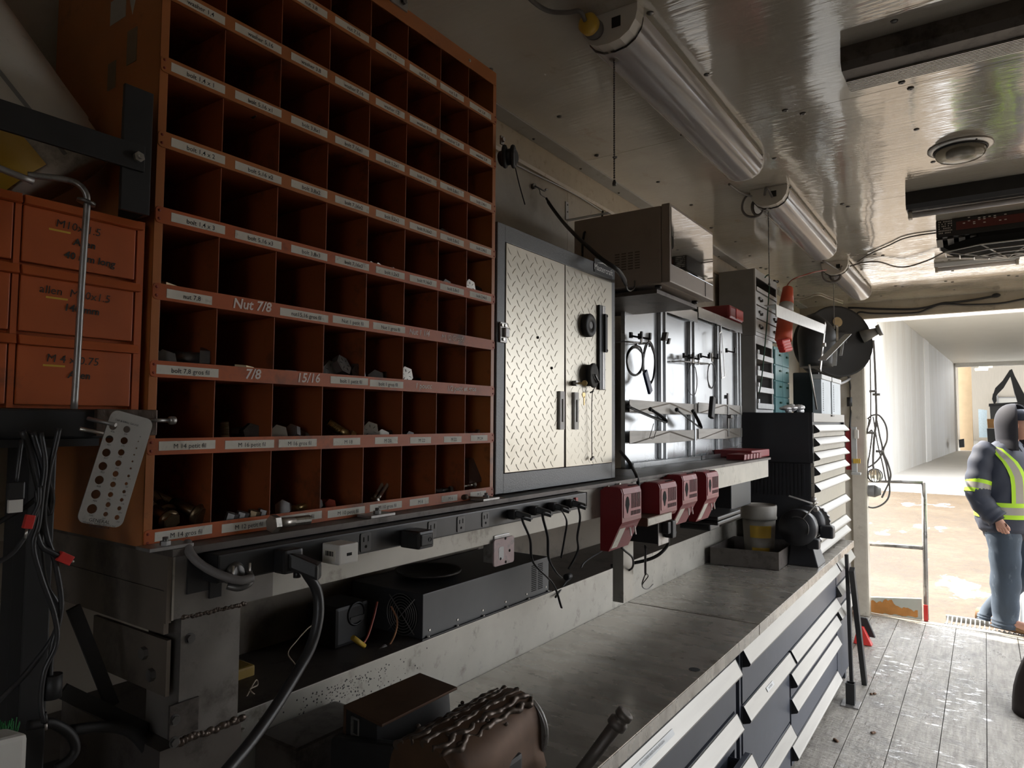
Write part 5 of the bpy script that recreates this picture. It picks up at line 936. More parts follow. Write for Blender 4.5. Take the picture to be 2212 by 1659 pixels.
# orange traffic-cone-like lamp, gloves
a, bb = P(1702, 622, x=-.08), P(1692, 735, x=-.08); ax = (bb-a).normalized(); t = thing('warning_wand', 'red and white tapered warning cone hung upside of the organizers by a red wire', 'cone', bb)
L_ = (bb-a).length; k = M(); k.lathe([(.030, 0), (.034, .004), (.046, L_*.32)], a, ax, 18); k.build('tip', mat('orange_red_cone', (.62, .10, .045), .45, var=.1), t); k = M(); k.lathe([(.046, L_*.321), (.048, L_*.48)], a, ax, 18); k.build('reflective_band', 'lgrey', t); k = M(); k.lathe([(.048, L_*.481), (.055, L_*.99), (.05, L_)], a, ax, 18); k.build('lower_sleeve', bpy.data.materials['orange_red_cone'], t)
k = M(); a2 = P(1690, 738, x=-.06)
for i in range(4): k.obox(a2+V((.01, -.02+i*.022, .0-.016*i)), (.3, 1, .2), (0, -.2, 1), X_, (.05, .016, .022), .012)
tag(k.build('red_gloves', 'redv'), 'bunch of red gloves stuffed below the warning cone', 'gloves')
cord('red_wire', 'thin dark red wire running from the ceiling lights to the warning cone', [P(u, v, x=xx) for u, v, xx in ((1700, 617, -.08), (1712, 604, .05), (1735, 595, .1), (1758, 588, .15), (1785, 583, .18))], .004, 'copper', cat='wire')
# shelf bracket arm, welding helmet, hood, louvred panels
k = M(); a, bb = P(1676, 671, x=.10), P(1782, 712, x=.10); k.bar(a, bb, .065, .006, (0, 0, 1), .001); k.bar(a+V((-.03, 0, .033)), bb+V((-.03, 0, .033)), .06, .004, (1, 0, 0)); tag(k.build('angle_iron_arm', 'alu'), 'pale angle-iron arm reaching toward the door above the tall chest', 'bracket')
k = M(); a, bb = P(1783, 698, x=.10), P(1772, 800, x=.10); k.bar(a, bb, .035, .006, (0, 1, 0), .001); c = P(1777, 745, x=.105); k.cyl(c, c+X_*.02, .014, seg=10); tag(k.build('upright_strip', 'alu'), 'upright steel strip at the end of the angle-iron arm', 'bracket')
a = P(1748, 735, x=-.09); t = thing('welding_helmet', 'black welding helmet with flame graphics behind the angle-iron arm', 'helmet', a-Z_*.18)
k = M(); R = []
for j in range(13):
    s = j/12; zz_ = .19-.40*s; w_ = .14*math.sin(min(1, s*1.6+.25)*1.57)*(1-.35*max(0, s-.55)); d_ = .17*math.sin(min(1, s*2+.2)*1.57)*(1-.3*max(0, s-.5))
    R.append([a+V((d_*math.cos(g)*(1 if math.cos(g) > 0 else .6)+.02, w_*math.sin(g)*1.15, zz_)) for g in [i*6.2832/20 for i in range(20)]])
k.rings(R); k.build('shell', 'rubber', t)
k = M(); k.obox(a+V((.17, .06, .02)), (1, .6, 0), (-.6, 1, 0), (0, .1, 1), (.012, .05, .09), .02); k.build('visor', mat('visor_chrome', (.45, .42, .38), .2, .9, var=.8, scale=18), t)
k = M()
for i in range(3): q_ = a+V((.12, -.09+.03*i, -.02)); k.tube([q_, q_+V((.02, .02, .05)), q_+V((.025, .035, .02)), q_+V((.03, .05, .09))], .004, 6, 4)
k.build('flame_graphic', mat('flame_orange', (.42, .16, .08), .5), t)
y1_, y2_ = P(1706, 850, x=.02).y, P(1772, 850, x=.02).y
k = M(); k.box(-.16, .02, max(y1_, ty1+.02), y2_-.02, .252, .56, .008); tag(k.build('dark_carton', 'blackm'), 'dark upright carton between the teal drawers and the louvred panels', 'carton')
k = M(); k.cyl(P(1748, 788, x=.06), P(1764, 884, x=.06), .006, seg=8); tag(k.build('chrome_rod', 'zinc'), 'thin bright rod leaning on the dark carton', 'rod')
k = M(); a = P(1710, 884, x=.02); rs = random.Random(2)
for i in range(9): k.ball(a+V((rs.uniform(-.05, .04), rs.uniform(-.08, .09), rs.uniform(-.012, .02))), V((rs.uniform(.02, .04), rs.uniform(.03, .05), rs.uniform(.012, .022))), 9, 6)
tag(k.build('foil_bag', mat('crinkled_clear_bag', (.66, .66, .67), .2, .3, var=.3, scale=80, bump=.8)), 'crumpled clear plastic bag on top of the tall chest', 'bag')
for i, (u0, u1) in enumerate(((1774, 1795), (1797, 1816))):
    ya, yb_ = P(u0, 850, x=.06).y, P(u1, 850, x=.06).y; t = thing('louvred_panel', ['pale blue perforated louvre panel next to the dark carton', 'pale blue perforated louvre panel nearest the doorway'][i], 'panel', (.05, (ya+yb_)/2, .255), 'perforated louvre panels on the tall chest')
    k = M(); k.box(.0, .06, ya+.01, yb_-.01, .252, .50, .003); k.build('face', mat('pale_blue_steel%d' % i, (.42, .46, .49), .4, .3, var=.15), t); k = M()
    for j in range(16): k.box(.0602, .0606, ya+.06, ya+.085, .275+j*.013, .282+j*.013)
    k.build('perforation', 'slot', t); k = M(); k.box(-.005, .066, ya, yb_, .501, .535, .004); k.build('cap', 'lgrey', t)
k = M(); a, bb = P(1776, 778, x=.14), P(1832, 722, x=.14); k.bar(a, bb, .05, .006, (1, 0, 0), .001); c = P(1822, 728, x=.14); k.bar(c, P(1816, 768, x=.14), .02, .004, (1, 0, 0)); k.bar(P(1804, 755, x=.1), P(1802, 790, x=.1), .03, .004, (1, 0, 0)); tag(k.build('slanted_flap', 'lgrey'), 'slanted pale metal flap above the louvred panels', 'flap')

# ================================================================ GRINDER, PAIL, TRAY ON THE FAR BENCH
k = M(); tz = WT+.001; p0, p1, p2 = P(1521, 1217, z=tz), P(1668, 1231, z=tz), P(1708, 1202, z=tz); p0, p1, p2 = [q+V((.035, 0, 0)) for q in (p0, p1, p2)]; p3 = p0+(p2-p1); hh = V((0, 0, .095)); cen = (p0+p1+p2+p3)/4; e = .006
def wallq(a, bb):
    inn = lambda p: p+(cen-p).normalized()*e; k.hexa([a, bb, inn(bb), inn(a), a+hh, bb+hh, inn(bb)+hh, inn(a)+hh])
for a, bb in ((p0, p1), (p1, p2), (p2, p3), (p3, p0)): wallq(a, bb)
k.hexa([p0, p1, p2, p3]+[q+V((0, 0, .004)) for q in (p0, p1, p2, p3)]); tray = tag(k.build('steel_tray', 'dsteel'), 'open dark steel tray on the far bench below the pail', 'tray')
a = P(1641, 1165, z=WT+.12); pc = V((-.05, 3.72, WT+.0062)); MT['shadedgrime'] = mat('shaded_grimy_pail', (.30, .28, .25), .5, var=.15, dirt=(.16, .14, .12), damt=.4)  # pail grime, with the chest's shadow darkened into the base colour
t = thing('plastic_pail', 'grimy white lidded pail with a yellow label standing in the steel tray', 'pail', pc)
u_c = P(1640, 1160, y=3.62); pc = V((u_c.x, 3.62, WT+.006))
rp = abs((P(1678, 1113, y=3.62)-P(1602, 1113, y=3.62)).x)/2
k = M(); zt = P(1640, 1120, y=3.62).z; k.lathe([(rp*.78, 0), (rp*.80, .004), (rp*.92, zt-pc.z)], pc, Z_, 28); k.build('body', 'shadedgrime', t)
k = M(); zz_ = P(1640, 1090, y=3.62).z; k.lathe([(rp*.98, zt-pc.z+.0005), (rp*1.0, zt-pc.z+.01), (rp*.97, zt-pc.z+.02), (rp*1.0, zz_-pc.z-.01), (rp*.98, zz_-pc.z), (rp*.90, zz_-pc.z+.002), (rp*.88, zz_-pc.z-.008)], pc, Z_, 28); k.build('lid', 'shadedgrime', t)
k = M(); n_ = 14
for (z0_, z1_, a0, a1) in ((.55, .86, -1.9, -.5), (.05, .3, -1.8, -.6)):
    L0_, L1_ = [], []
    for i in range(n_):
        g = a0+(a1-a0)*i/(n_-1); f = lambda s: rp*(.80+.12*s)+.0008; H = zt-pc.z
        L0_.append(pc+V((f(z0_)*math.cos(g), f(z0_)*math.sin(g), H*z0_))); L1_.append(pc+V((f(z1_)*math.cos(g), f(z1_)*math.sin(g), H*z1_)))
    A_, B_ = [k.bm.verts.new(p) for p in L0_], [k.bm.verts.new(p) for p in L1_]; k._fin([k.bm.faces.new([A_[i], A_[i+1], B_[i+1], B_[i]]) for i in range(n_-1)], True); k.build('label', 'yellow', t); k = M()
# bench grinder: wheel guards front and back of a motor whose axle runs along the bench
gc = P(1722, 1140, y=3.50); gy = 3.50; gr = abs(P(1760, 1120, y=gy).x-P(1676, 1120, y=gy).x)/2*.98
g = thing('bench_grinder', 'black bench grinder with round wheel guards on the far bench', 'grinder', (gc.x, gy+.15, WT))
k = M(); k.lathe([(gr*.3, -.012), (gr*.98, -.008), (gr, .0), (gr, .05), (gr*.97, .056), (gr*.5, .058)], (gc.x, gy, gc.z), Y_, 40); k.build('wheel_guard', 'blackcab', g)
k = M(); k.lathe([(gr*.62, .0), (gr*.62, .17)], (gc.x, gy+.0585, gc.z), Y_, 32); k.build('motor', 'alu', g)
k = M(); k.lathe([(gr*.5, 0), (gr*.95, .002), (gr*.98, .05), (gr*.4, .06)], (gc.x+.0, gy+.2295, gc.z), Y_, 36); k.build('wheel_guard', 'blackcab', g)
k = M(); R = []
for i in range(48): rr = gr*(.99 if i % 2 else .93); a_ = i*6.2832/48; R.append(V((gc.x+.02+rr*math.cos(a_), gy+.30, gc.z+rr*math.sin(a_))))
k.prism(R, (0, .03, 0)); k.build('wire_wheel', 'bolt', g)
k = M(); k.ring((gc.x, gy-.0125, gc.z), Y_, gr*.62, .003, 32, 6, -1.2, 1.3); k.build('guard_rim', 'bolt', g)
k = M(); k.hexa([(gc.x-.06, gy+.03, WT+.0008), (gc.x+.10, gy+.03, WT+.0008), (gc.x+.10, gy+.24, WT+.0008), (gc.x-.06, gy+.24, WT+.0008), (gc.x-.045, gy+.07, gc.z-gr*.5), (gc.x+.05, gy+.07, gc.z-gr*.5), (gc.x+.05, gy+.2, gc.z-gr*.5), (gc.x-.045, gy+.2, gc.z-gr*.5)], .006); k.build('base', 'blackcab', g)
k = M(); c = V((gc.x+gr*.55, gy+.01, gc.z+gr*.85)); k.bar(c+V((-.02, 0, -.03)), c+V((.05, 0, .06)), .05, .004, Y_); k.bar(c+V((.02, .02, .05)), c+V((-.10, .01, .085)), .045, .003, Y_); k.cyl(c+V((.04, -.01, .02)), c+V((.04, .04, .02)), .012, seg=10); k.ball(c+V((.03, 0, .075)), .016, 10, 8); k.build('eye_shield', 'steel', g)
k = M(); c = V((gc.x+gr*.9, gy+.06, gc.z-gr*.25)); k.box(c.x-.01, c.x+.06, gy+.19, gy+.26, c.z-.05, c.z+.02, .012); k.build('tool_rest', 'blackcab', g); k = M(); k.box(c.x-.04, c.x+.02, gy+.0, gy+.06, c.z-.085, c.z-.03, .01); k.build('tool_rest', 'blackcab', g)
k = M(); c = V((gc.x+gr*.66, gy+.10, gc.z)); k.cyl(c-Y_*.02, c+Y_*.03, .012, seg=12); k.build('switch', 'rubber', g)
for i, (u, v) in enumerate(((1418, 1256), (1655, 1226))):
    k = M(); rs = random.Random(i); a = P(u, v, z=WT+.002)
    for j in range(4): k.ball(a+V((rs.uniform(-.01, .01), rs.uniform(-.02, .02), 0)), V((.008, .012, .0025)), 8, 5)
    tag(k.build('metal_scrap', 'rust'), ['small rusty scrap in the middle of the far worktop', 'small scrap at the corner of the steel tray'][i], 'scrap')

# ================================================================ CEILING LIGHTS AND FAN
LZ = CZ
MT['lens'] = glass('clear_ribbed_lens', (.91, .89, .94), .13, .55, 1.35); MT['smoke'] = glass('smoky_lens', (.72, .68, .56), .2, .7, 1.4)
def shop_light(lb, x, y0, y1, lens='lens', gone=False):
    r = thing('shop_light', lb, 'light', (x, (y0+y1)/2, CZ-.09)); w_ = .082
    pr = [(-w_, 0), (-w_, -.02), (-w_*.93, -.045), (-w_*.72, -.070), (-w_*.40, -.085), (0, -.089), (w_*.40, -.085), (w_*.72, -.070), (w_*.93, -.045), (w_, -.02), (w_, 0)]
    k = M(); k.box(x-w_*.9, x+w_*.9, y0+.03, y1-.02, CZ-.012, CZ-.0005); k.build('reflector', 'white', r)
    k = M(); A = [V((x+a, y0+.04, CZ-.013+bb*.9)) for a, bb in pr]; Bq = [V((x+a, y1-.025, CZ-.013+bb*.9)) for a, bb in pr]
    va, vb = [k.bm.verts.new(p) for p in A], [k.bm.verts.new(p) for p in Bq]; k._fin([k.bm.faces.new([va[i], vb[i], vb[i+1], va[i+1]]) for i in range(len(A)-1)], True); k.build('lens', lens, r)
    for xx in (-.032, .032): k = M(); k.cyl((x+xx, y0+.06, CZ-.035), (x+xx, y1-.05, CZ-.035), .013, seg=14); k.build('tube', mat('unlit_tube', (.82, .81, .84), .3, var=.03) if 'tube' not in MT else MT['tube'], r); MT['tube'] = bpy.data.materials['unlit_tube']
    for i, (a, bb) in enumerate(((y0, y0+.04), (y1-.025, y1))): k = M(); k.prism([(x+p, a, CZ-.001+q*.97-.0) for p, q in pr], (0, bb-a, 0)); k.build('end_cap', 'lgrey' if i else 'white', r)
    k = M(); k.box(x+.01, x+.035, y0-.0015, y0-.0002, CZ-.050, CZ-.022); k.build('end_socket', 'blackm', r)
    zc = CZ-.0885; k = M(); k.lathe([(.014, 0), (.012, -.006)], (x-.02, y0+.075, zc+.002), Z_, 14); k.build('pull_base', 'zinc', r)
    k = M(); zl = -.34
    for i in range(52): k.ball((x-.02, y0+.075, zc-.006-i*.0064), .0032, 6, 4)
    k.tube([(x-.02, y0+.075, zc-.004), (x-.02, y0+.075, zc-.006-51*.0064)], .0008, 5, 1); k.lathe([(.003, 0), (.006, -.01), (.005, -.016)], (x-.02, y0+.075, zc-.006-52*.0064), Z_, 10); k.build('pull_chain', 'bolt', r)
    return r
sx = .215
shop_light('long shop light nearest the camera, with a yellow plug at its near end', sx, P(1300, 95, z=1.20).y-.02, P(1600, 390, z=1.18).y+.02)
shop_light('middle shop light of the three along the ceiling', sx, P(1665, 440, z=1.19).y, P(1775, 560, z=1.19).y)
shop_light('farthest shop light, nearest the doorway, with a bright glint on its lens', sx-.01, 4.43, 5.60)
def lightcord(lb, pts, r=.006, m='hose'): return cord('light_cord', lb, [P(u, v, z=zz) for u, v, zz in pts], r, m, None, 'cord')
a = P(1283, 60, z=1.19); t = thing('yellow_plug', 'yellow and black round plug in the near end of the first shop light', 'plug', a)
ya = P(1300, 95, z=1.20).y-.02; c = V((sx-.035, ya-.002, CZ-.045)); k = M(); k.lathe([(.022, 0), (.026, .01), (.026, .03)], c, -Y_, 20); k.build('body', 'hose', t); k = M(); k.lathe([(.026, .0305), (.027, .05), (.020, .058), (.008, .062)], c, -Y_, 20); k.build('cap', 'yellow', t)
cord('light_cord', 'grey cord running along the ceiling into the yellow plug', [c-Y_*.062, c-Y_*.09+V((0, 0, .01)), P(1225, 27, z=1.24), P(1190, 25, z=1.25), P(1160, 10, z=1.255), P(1130, -20, z=1.26), P(1090, -90, z=1.262)], .006, 'hose')
def knot(lb, u, v, zz, n, R, seed):
    rs = random.Random(seed); c = P(u, v, z=zz); L = []
    for i in range(n*9+1): g = i*6.2832/9; s = i/(n*9); L.append(c+V((R*math.cos(g)*(.8+.3*rs.random())+.02*math.sin(g*.5), .03*math.sin(g*.6)+.04*(s-.5), -R*1.1+R*1.2*math.sin(g))))
    return L
k1 = knot('', 1632, 425, CZ-.01, 3, .040, 2)
cord('light_cord', 'grey cord knotted between the first and middle shop lights', [P(1575, 398, z=1.22), P(1600, 415, z=1.235), P(1625, 425, z=1.24)]+k1+[P(1655, 405, z=1.25), P(1668, 425, z=1.22)], .0055, 'hose')
k2 = knot('', 1800, 572, CZ-.01, 3, .05, 6)
cord('light_cord', 'grey cord knotted between the middle and farthest shop lights', [P(1778, 562, z=1.22)]+k2+[P(1818, 575, z=1.22)], .006, 'hose')
lightcord('thin grey wire from the farthest shop light to the fan heater, upper of two', [(1852, 566, 1.262), (1880, 548, 1.262), (1920, 530, 1.262), (1950, 516, 1.262), (1985, 508, 1.262), (2022, 503, 1.262)], .004)
lightcord('sagging grey wire from the farthest shop light to the fan heater, lower of two', [(1836, 575, 1.24), (1865, 567, 1.25), (1900, 566, 1.25), (1935, 576, 1.24), (1965, 575, 1.24), (2010, 560, 1.24), (2040, 545, 1.24), (2070, 540, 1.24)], .005)
# round dome lights
def dome(lb, u, v, R):
    c = P(u, v, z=CZ); c.z = CZ; r = thing('dome_light', lb, 'light', (c.x, c.y, CZ-.05))
    k = M(); k.lathe([(R*1.28, -.0005), (R*1.3, -.004), (R*1.24, -.007), (R*1.05, -.012), (R, -.010)], c, Z_, 40); k.build('flange', 'alu', r); k = M(); k.ring(c-Z_*.013, Z_, R*1.04, .004, 40, 6); k.build('gasket', 'rubber', r)
    k = M(); n = 56; prof = [(1.0, -.012), (1.0, -.024), (.97, -.034), (.85, -.044), (.5, -.049), (.02, -.050)]; R_ = []
    for f, h in prof: R_.append([c+V((math.cos(i*6.2832/n)*R*f*(1-.02*(i % 2)), math.sin(i*6.2832/n)*R*f*(1-.02*(i % 2)), h)) for i in range(n)])
    k.rings(R_, True, False); k.build('ribbed_lens', 'smoke', r); k = M(); k.lathe([(R*.5, -.013), (R*.3, -.03), (.01, -.034)], c, Z_, 20); k.build('bulb', 'grey', r); k = M(); k.lathe([(R*.98, -.0125), (R*.9, -.013), (.01, -.013)], c, Z_, 32); k.build('backplate', 'alu', r)
    k = M()
    for g_ in (-1.0, 2.1): k.lathe([(.004, 0), (.003, -.003)], c+V((R*1.16*math.cos(g_), R*1.16*math.sin(g_), -.0075)), Z_, 8)
    k.build('screw', 'slot', r)
dome('round smoky dome light on the ceiling between the long fixture and the fan heater', 2074, 318, .085)
dome('round dome light half hidden above the fan heater grille', 2130, 528, .085)
def batten(lb, x0, x1, y0, y1, zb, tube, m1='lgrey'):
    r = thing('tube_fixture', lb, 'light', ((x0+x1)/2, (y0+y1)/2, zb))
    k = M(); k.prism([(x0, y0, CZ-.0008), (x0, y0-.0, zb+.03), (x0, y0+.02, zb+.012), (x0, y1-.02, zb+.012), (x0, y1, zb+.03), (x0, y1, CZ-.0008)], (x1-x0, 0, 0)); k.build('housing', m1, r)
    if tube:
        k = M(); ym = (y0+y1)/2; k.cyl((x0+.02, ym, zb-.004), (x1-.02, ym, zb-.004), .013, seg=14); k.build('tube', 'tube', r); k = M()
        for xx in (x0+.004, x1-.02): k.box(xx, xx+.016, ym-.018, ym+.018, zb-.022, zb+.0115, .003)
        k.build('socket', 'white', r)
    else:
        k = M()
        for i in range(9): k.box(x0+.002, x1-.002, y1-.085+i*.009, y1-.081+i*.009, zb+.0065, zb+.0115)
        k.build('rib', 'alu', r)
    return r
y_a = P(1838, 190, z=CZ-.05).y; xa = P(1828, 170, z=CZ-.05).x
batten('wide dark ribbed ceiling fixture at the upper right', xa, 2.0, y_a-.17, y_a+.0, CZ-.075, False, 'dsteel')
y_b = P(1962, 478, z=1.17).y; batten('dark tube fixture right in front of the fan heater', P(1960, 470, z=1.17).x, 1.9, y_b-.15, y_b, 1.18, True, 'blackm')
y_c = P(2020, 595, z=1.20).y; batten('short pale tube fixture nearest the doorway', P(2018, 590, z=1.2).x, P(2203, 575, z=1.2).x, y_c-.09, y_c, 1.232, True, 'lgrey')
# ceiling fan heater
fy = 3.72; x0, x1 = P(2022, 500, y=fy).x, P(2022, 500, y=fy).x+.62; zt, zb = CZ-.001, P(2030, 514, y=fy).z
t = thing('fan_heater', 'black and red perforated fan heater with a web grille hung from the ceiling', 'heater', ((x0+x1)/2, fy+.15, zb))
k = M(); k.box(x0, x1, fy, fy+.34, zb, zt, .006); k.build('case', 'black', t)
k = M(); k.box(x0+.09, x1-.12, fy-.003, fy-.0005, zb+.03, zt-.02, .001); k.build('red_panel', mat('dark_red_panel', (.11, .018, .016), .45, var=.2), t)
k = M(); rs = random.Random(6)
for i in range(9):
    for j in range(7):
        if rs.random() < .8: k.box(x0+.012+i*.007, x0+.016+i*.007, fy-.0009, fy-.0003, zb+.02+j*.012, zb+.026+j*.012)
        if rs.random() < .35: k.box(x0+.12+i*.022, x0+.130+i*.022, fy-.0042, fy-.0032, zb+.05+j*.009, zb+.055+j*.009)
k.build('perforation', 'white', t)
cx, cy, cz = (x0+x1)/2, fy+.17, zb-.062; k = M(); oc = lambda r, z: [V((cx+r*1.75*math.cos(a*math.pi/4+.39), cy+r*math.sin(a*math.pi/4+.39), z)) for a in range(8)]; k.rings([oc(.185, zb-.0005), oc(.185, zb-.02), oc(.15, zb-.058)], False); k.build('lower_housing', 'matte', t); k = M()
for i, R in enumerate((.05, .09, .13, .17)): 
    pts = [V((cx+R*1.75*math.cos(a*math.pi/4+.39), cy+R*1.0*math.sin(a*math.pi/4+.39), cz-.045+.05*(R/.17)**2)) for a in range(9)]; k.tube(pts, .004, 6, 1)
for a in range(8): g_ = a*math.pi/4+.39; k.tube([V((cx, cy, cz-.048)), V((cx+.17*1.75*math.cos(g_), cy+.17*math.sin(g_), cz+.004))], .004, 6, 1)
k.build('web_grille', 'alu', t)
k = M(); 
for s_ in (0, 1):
    xx = x0 if s_ == 0 else x1-.2
    for i in range(4): k.hexa([(xx+i*.05, fy-.002, zb-.012), (xx+i*.05+.028, fy-.002, zb-.012), (xx+i*.05+.028, fy+.1, zb-.03), (xx+i*.05, fy+.1, zb-.03), (xx+i*.05, fy-.002, zb-.004), (xx+i*.05+.028, fy-.002, zb-.004), (xx+i*.05+.028, fy+.1, zb-.004), (xx+i*.05, fy+.1, zb-.004)])
k.build('louvre', 'black', t)
# ================================================================ LEFT CORNER: SHELF OF SMALL DRAWERS, PAIL, RODS
sf = thing('corner_shelf', 'dark steel corner shelf carrying the small orange drawers left of the bin', 'shelf', (-.1, -.35, .16))
k = M(); k.box(-.34, .028, -.62, -.010, .160, .198, .003); k.box(-.34, .034, -.62, -.08, .150, .1599); k.build('board', 'blackm', sf)
k = M(); k.box(.0281, .036, -.085, -.004, .163, .199, .001); k.build('rusted_end', 'weld', sf)
k = M(); ua, ub = P(266, 300, x=.03).y, P(329, 300, x=.03).y; k.box(.024, .030, ua, ub, .4765, .655, .001); k.box(-.05, .0239, ub-.006, ub, .4765, .655, .001); k.build('upright', 'blackm', sf)
k = M(); k.box(.0305, .036, -.62, ub-.012, .535, .572, .001); k.build('retaining_bar', 'blackm', sf)
k = M(); a = P(298, 340, x=.036); k.hexhead((.0362, a.y, a.z), X_, .013, .005); k.cyl((.0362, a.y, a.z), (.046, a.y, a.z), .0035, seg=10); k.build('bar_bolt', 'zinc', sf)
k = M(); k.box(-.06, -.02, -.14, -.108, -.40, .149, .002); k.box(-.12, -.06, -.13, -.12, -.40, .149); k.build('support_post', 'blackm', sf)
k = M(); k.bar(P(158, 1312, x=-.06), P(243, 1525, x=-.06), .018, .005, Y_); k.bar(P(135, 1492, x=-.05), P(335, 1586, x=-.05), .020, .006, Z_); k.build('brace', 'blackm', sf)
dc = thing('small_drawer_cabinet', 'worn orange cabinet of small drawers with marker writing on the corner shelf', 'drawer cabinet', (-.15, -.2, .199))
k = M(); k.box(-.29, -.012, -.47, -.012, .199, .474); k.box(-.0119, -.002, -.022, -.012, .199, .474); k.box(-.0119, -.002, -.175, -.168, .199, .474); k.build('body', 'orange2', dc)
rows = [(.384, .474), (.2945, .3835), (.2005, .294)]
wr = [['M10x 1.5', 'Allen', '40 mm long'], ['allen  M10x1.5', '140 mm'], ['M 4 x 0.75', 'Allen']]; wl = [[], [], ['n']]
for i, (z0, z1) in enumerate(rows):
    for j, (ya, yb_) in enumerate(((-.167, -.024), (-.33, -.176))):
        k = M(); k.box(-.04, -.001, ya+.001, yb_-.001, z0+.003, z1-.014, .0015); k.mi = 1
        for q, tx in enumerate((wr if j == 0 else wl)[i]):
            k.text(tx, (-.0006, (ya+yb_)/2+(.008*q-.006 if j == 0 else .05), z1-.030-.020*q), (0, 1, -.02), Z_, .0150 if q == 0 else .0135, align='CENTER', shear=.12, bold=.0003)
        k.mi = 2
        if j == 0: yu = -.137; k.box(-.0008, -.0004, yu, yu+.026, z1-.040, z1-.0375)
        d = k.build('drawer', ['orange2', 'chalk' if j else 'ink', 'yellow'], dc)
        k = M(); k.hexa([(-.004, ya, z1-.014), (.008, ya, z1-.014), (.008, yb_+.006, z1-.014), (-.004, yb_+.006, z1-.014), (-.004, ya, z1-.001), (.004, ya, z1-.002), (.004, yb_+.006, z1-.002), (-.004, yb_+.006, z1-.001)], .001); k.build('lip', 'orange2', d)
# tipped white pail on top of the drawers
base = P(138, 400, x=-.14); ax = (P(138-64, 400-77, x=-.15)-base).normalized()
t = thing('white_pail', 'dirty white plastic pail lying tipped on the orange drawers behind the black bar', 'pail', base)
k = M(); k.lathe([(.02, .002), (.075, .0), (.084, .006), (.087, .02), (.0885, .06), (.091, .064), (.092, .10), (.095, .16), (.098, .22), (.10, .28), (.108, .284), (.108, .30), (.102, .305), (.101, .36), (.09, .37)], base+ax*.0, ax, 40); k.build('body', mat('dirty_white_pail', (.62, .58, .52), .4, var=.08, dirt=(.28, .25, .22), damt=.3, dscale=18), t)
k = M(); t1 = CAM-base; t1 = (t1-ax*t1.dot(ax)).normalized(); u1 = ax.cross(t1)
def patch(k, h0, h1, a0, a1, n=10):
    f = lambda h: .0885+.0001+(.092-.0885)*(h-.06)/.04*0+.0368*max(0, h-.06)*1.0
    A_ = [k.bm.verts.new(base+ax*h0+(t1*math.cos(a0+(a1-a0)*i/n)+u1*math.sin(a0+(a1-a0)*i/n))*(f(h0)+.004)) for i in range(n+1)]; B_ = [k.bm.verts.new(base+ax*h1+(t1*math.cos(a0+(a1-a0)*i/n)+u1*math.sin(a0+(a1-a0)*i/n))*(f(h1)+.004)) for i in range(n+1)]
    k._fin([k.bm.faces.new([A_[i], A_[i+1], B_[i+1], B_[i]]) for i in range(n)], True)
sgn = 1 if u1.dot(UPV) < 0 else -1
k.mi = 0; patch(k, .02, .105, sgn*.0, sgn*2.0); k.mi = 1; patch(k, .1055, .20, sgn*.0, sgn*2.0); k.build('wrap_label', ['yellow', 'blue'], t); k = M(); patch(k, .02, .36, -sgn*.34, -sgn*.28, 3); k.build('seam', 'grey', t)
# bent rods
k = M(); k.tube([P(160, 884, x=.05), P(168, 760, x=.05), P(176, 620, x=.05), P(184, 500, x=.05), P(188, 440, x=.05), P(184, 415, x=.05), P(165, 396, x=.045), P(130, 386, x=.04), P(60, 378, x=.03)], .0042, 10, 6); tag(k.build('bent_rod', 'steel'), 'long bent steel rod standing in front of the orange drawers', 'rod')
k = M(); a = P(186, 437, x=.05); k.lathe([(.0055, -.002), (.011, -.002), (.011, .002), (.0055, .002)], a, (.1, .2, 1), 20); tag(k.build('washer', 'bolt'), 'washer threaded on the top of the bent rod', 'washer')
k = M(); k.tube([P(-60, 335, x=.045), P(0, 364, x=.045), P(72, 392, x=.045)], .0042, 10, 3); tag(k.build('short_rod', 'steel'), 'straight steel rod end lying above the bent rod', 'rod')
# drill gauge and the pins it hangs by
gx = .075; gp = [P(u, v, x=gx) for u, v in ((238, 882), (321, 905), (262, 1147), (167, 1128))]; ux = (gp[1]-gp[0]).normalized(); uy = (gp[0]-gp[3]); H_ = uy.length; uy = (uy-ux*uy.dot(ux)).normalized(); W_ = (gp[1]-gp[0]).length*1.06
o = gp[3]; hl = []
Z3 = lambda u, v: P(u/3.95, 860+v/3.95, x=gx)
for u, v, r in ((962, 240, 30), (1080, 267, 28), (932, 350, 31), (1058, 363, 29), (906, 465, 33), (1033, 463, 26), (876, 580, 34), (1008, 555, 25), (846, 698, 35), (985, 646, 24), (816, 820, 37), (963, 736, 23), (784, 945, 39), (942, 823, 21), (921, 909, 20), (900, 990, 19), (1096, 664, 11), (1076, 730, 13), (1057, 798, 14), (1037, 868, 15), (1017, 940, 17), (997, 1018, 20), (1114, 600, 9), (1129, 540, 8), (1143, 483, 6), (1162, 427, 6), (1178, 370, 5), (1195, 330, 4)):
    q = Z3(u, v)-o; hl.append((q.dot(ux), q.dot(uy), r/3.95*(q+o-CAM).dot(fwd)/F_PX*1.05))
k = M(); fill2d(k, rrect(-.002, W_, 0, H_, .010, 5), hl, o, ux, uy, .0014); k.mi = 1; zd = ux.cross(uy)
gt = lambda tx, u, v, s: k.text(tx, Z3(u, v)+zd*.001, ux, uy, s, .0002, 'CENTER')
gt('GENERAL', 845, 1050, .0062); gt('GENERAL TOOLS MFG CO INC', 845, 1078, .0030); gt('NEW YORK U.S.A.', 845, 1098, .0032); gt('TAP & DRILL GAUGE', 1080, 210, .0034)
for (u, v, r), tx in zip(((955, 285, 0), (925, 398, 0), (898, 512, 0), (868, 632, 0), (835, 752, 0), (803, 876, 0), (770, 1000, 0)), ('.406', '.421', '.437', '.453', '.468', '.484', '.500')): gt(tx, u, v, .0034)
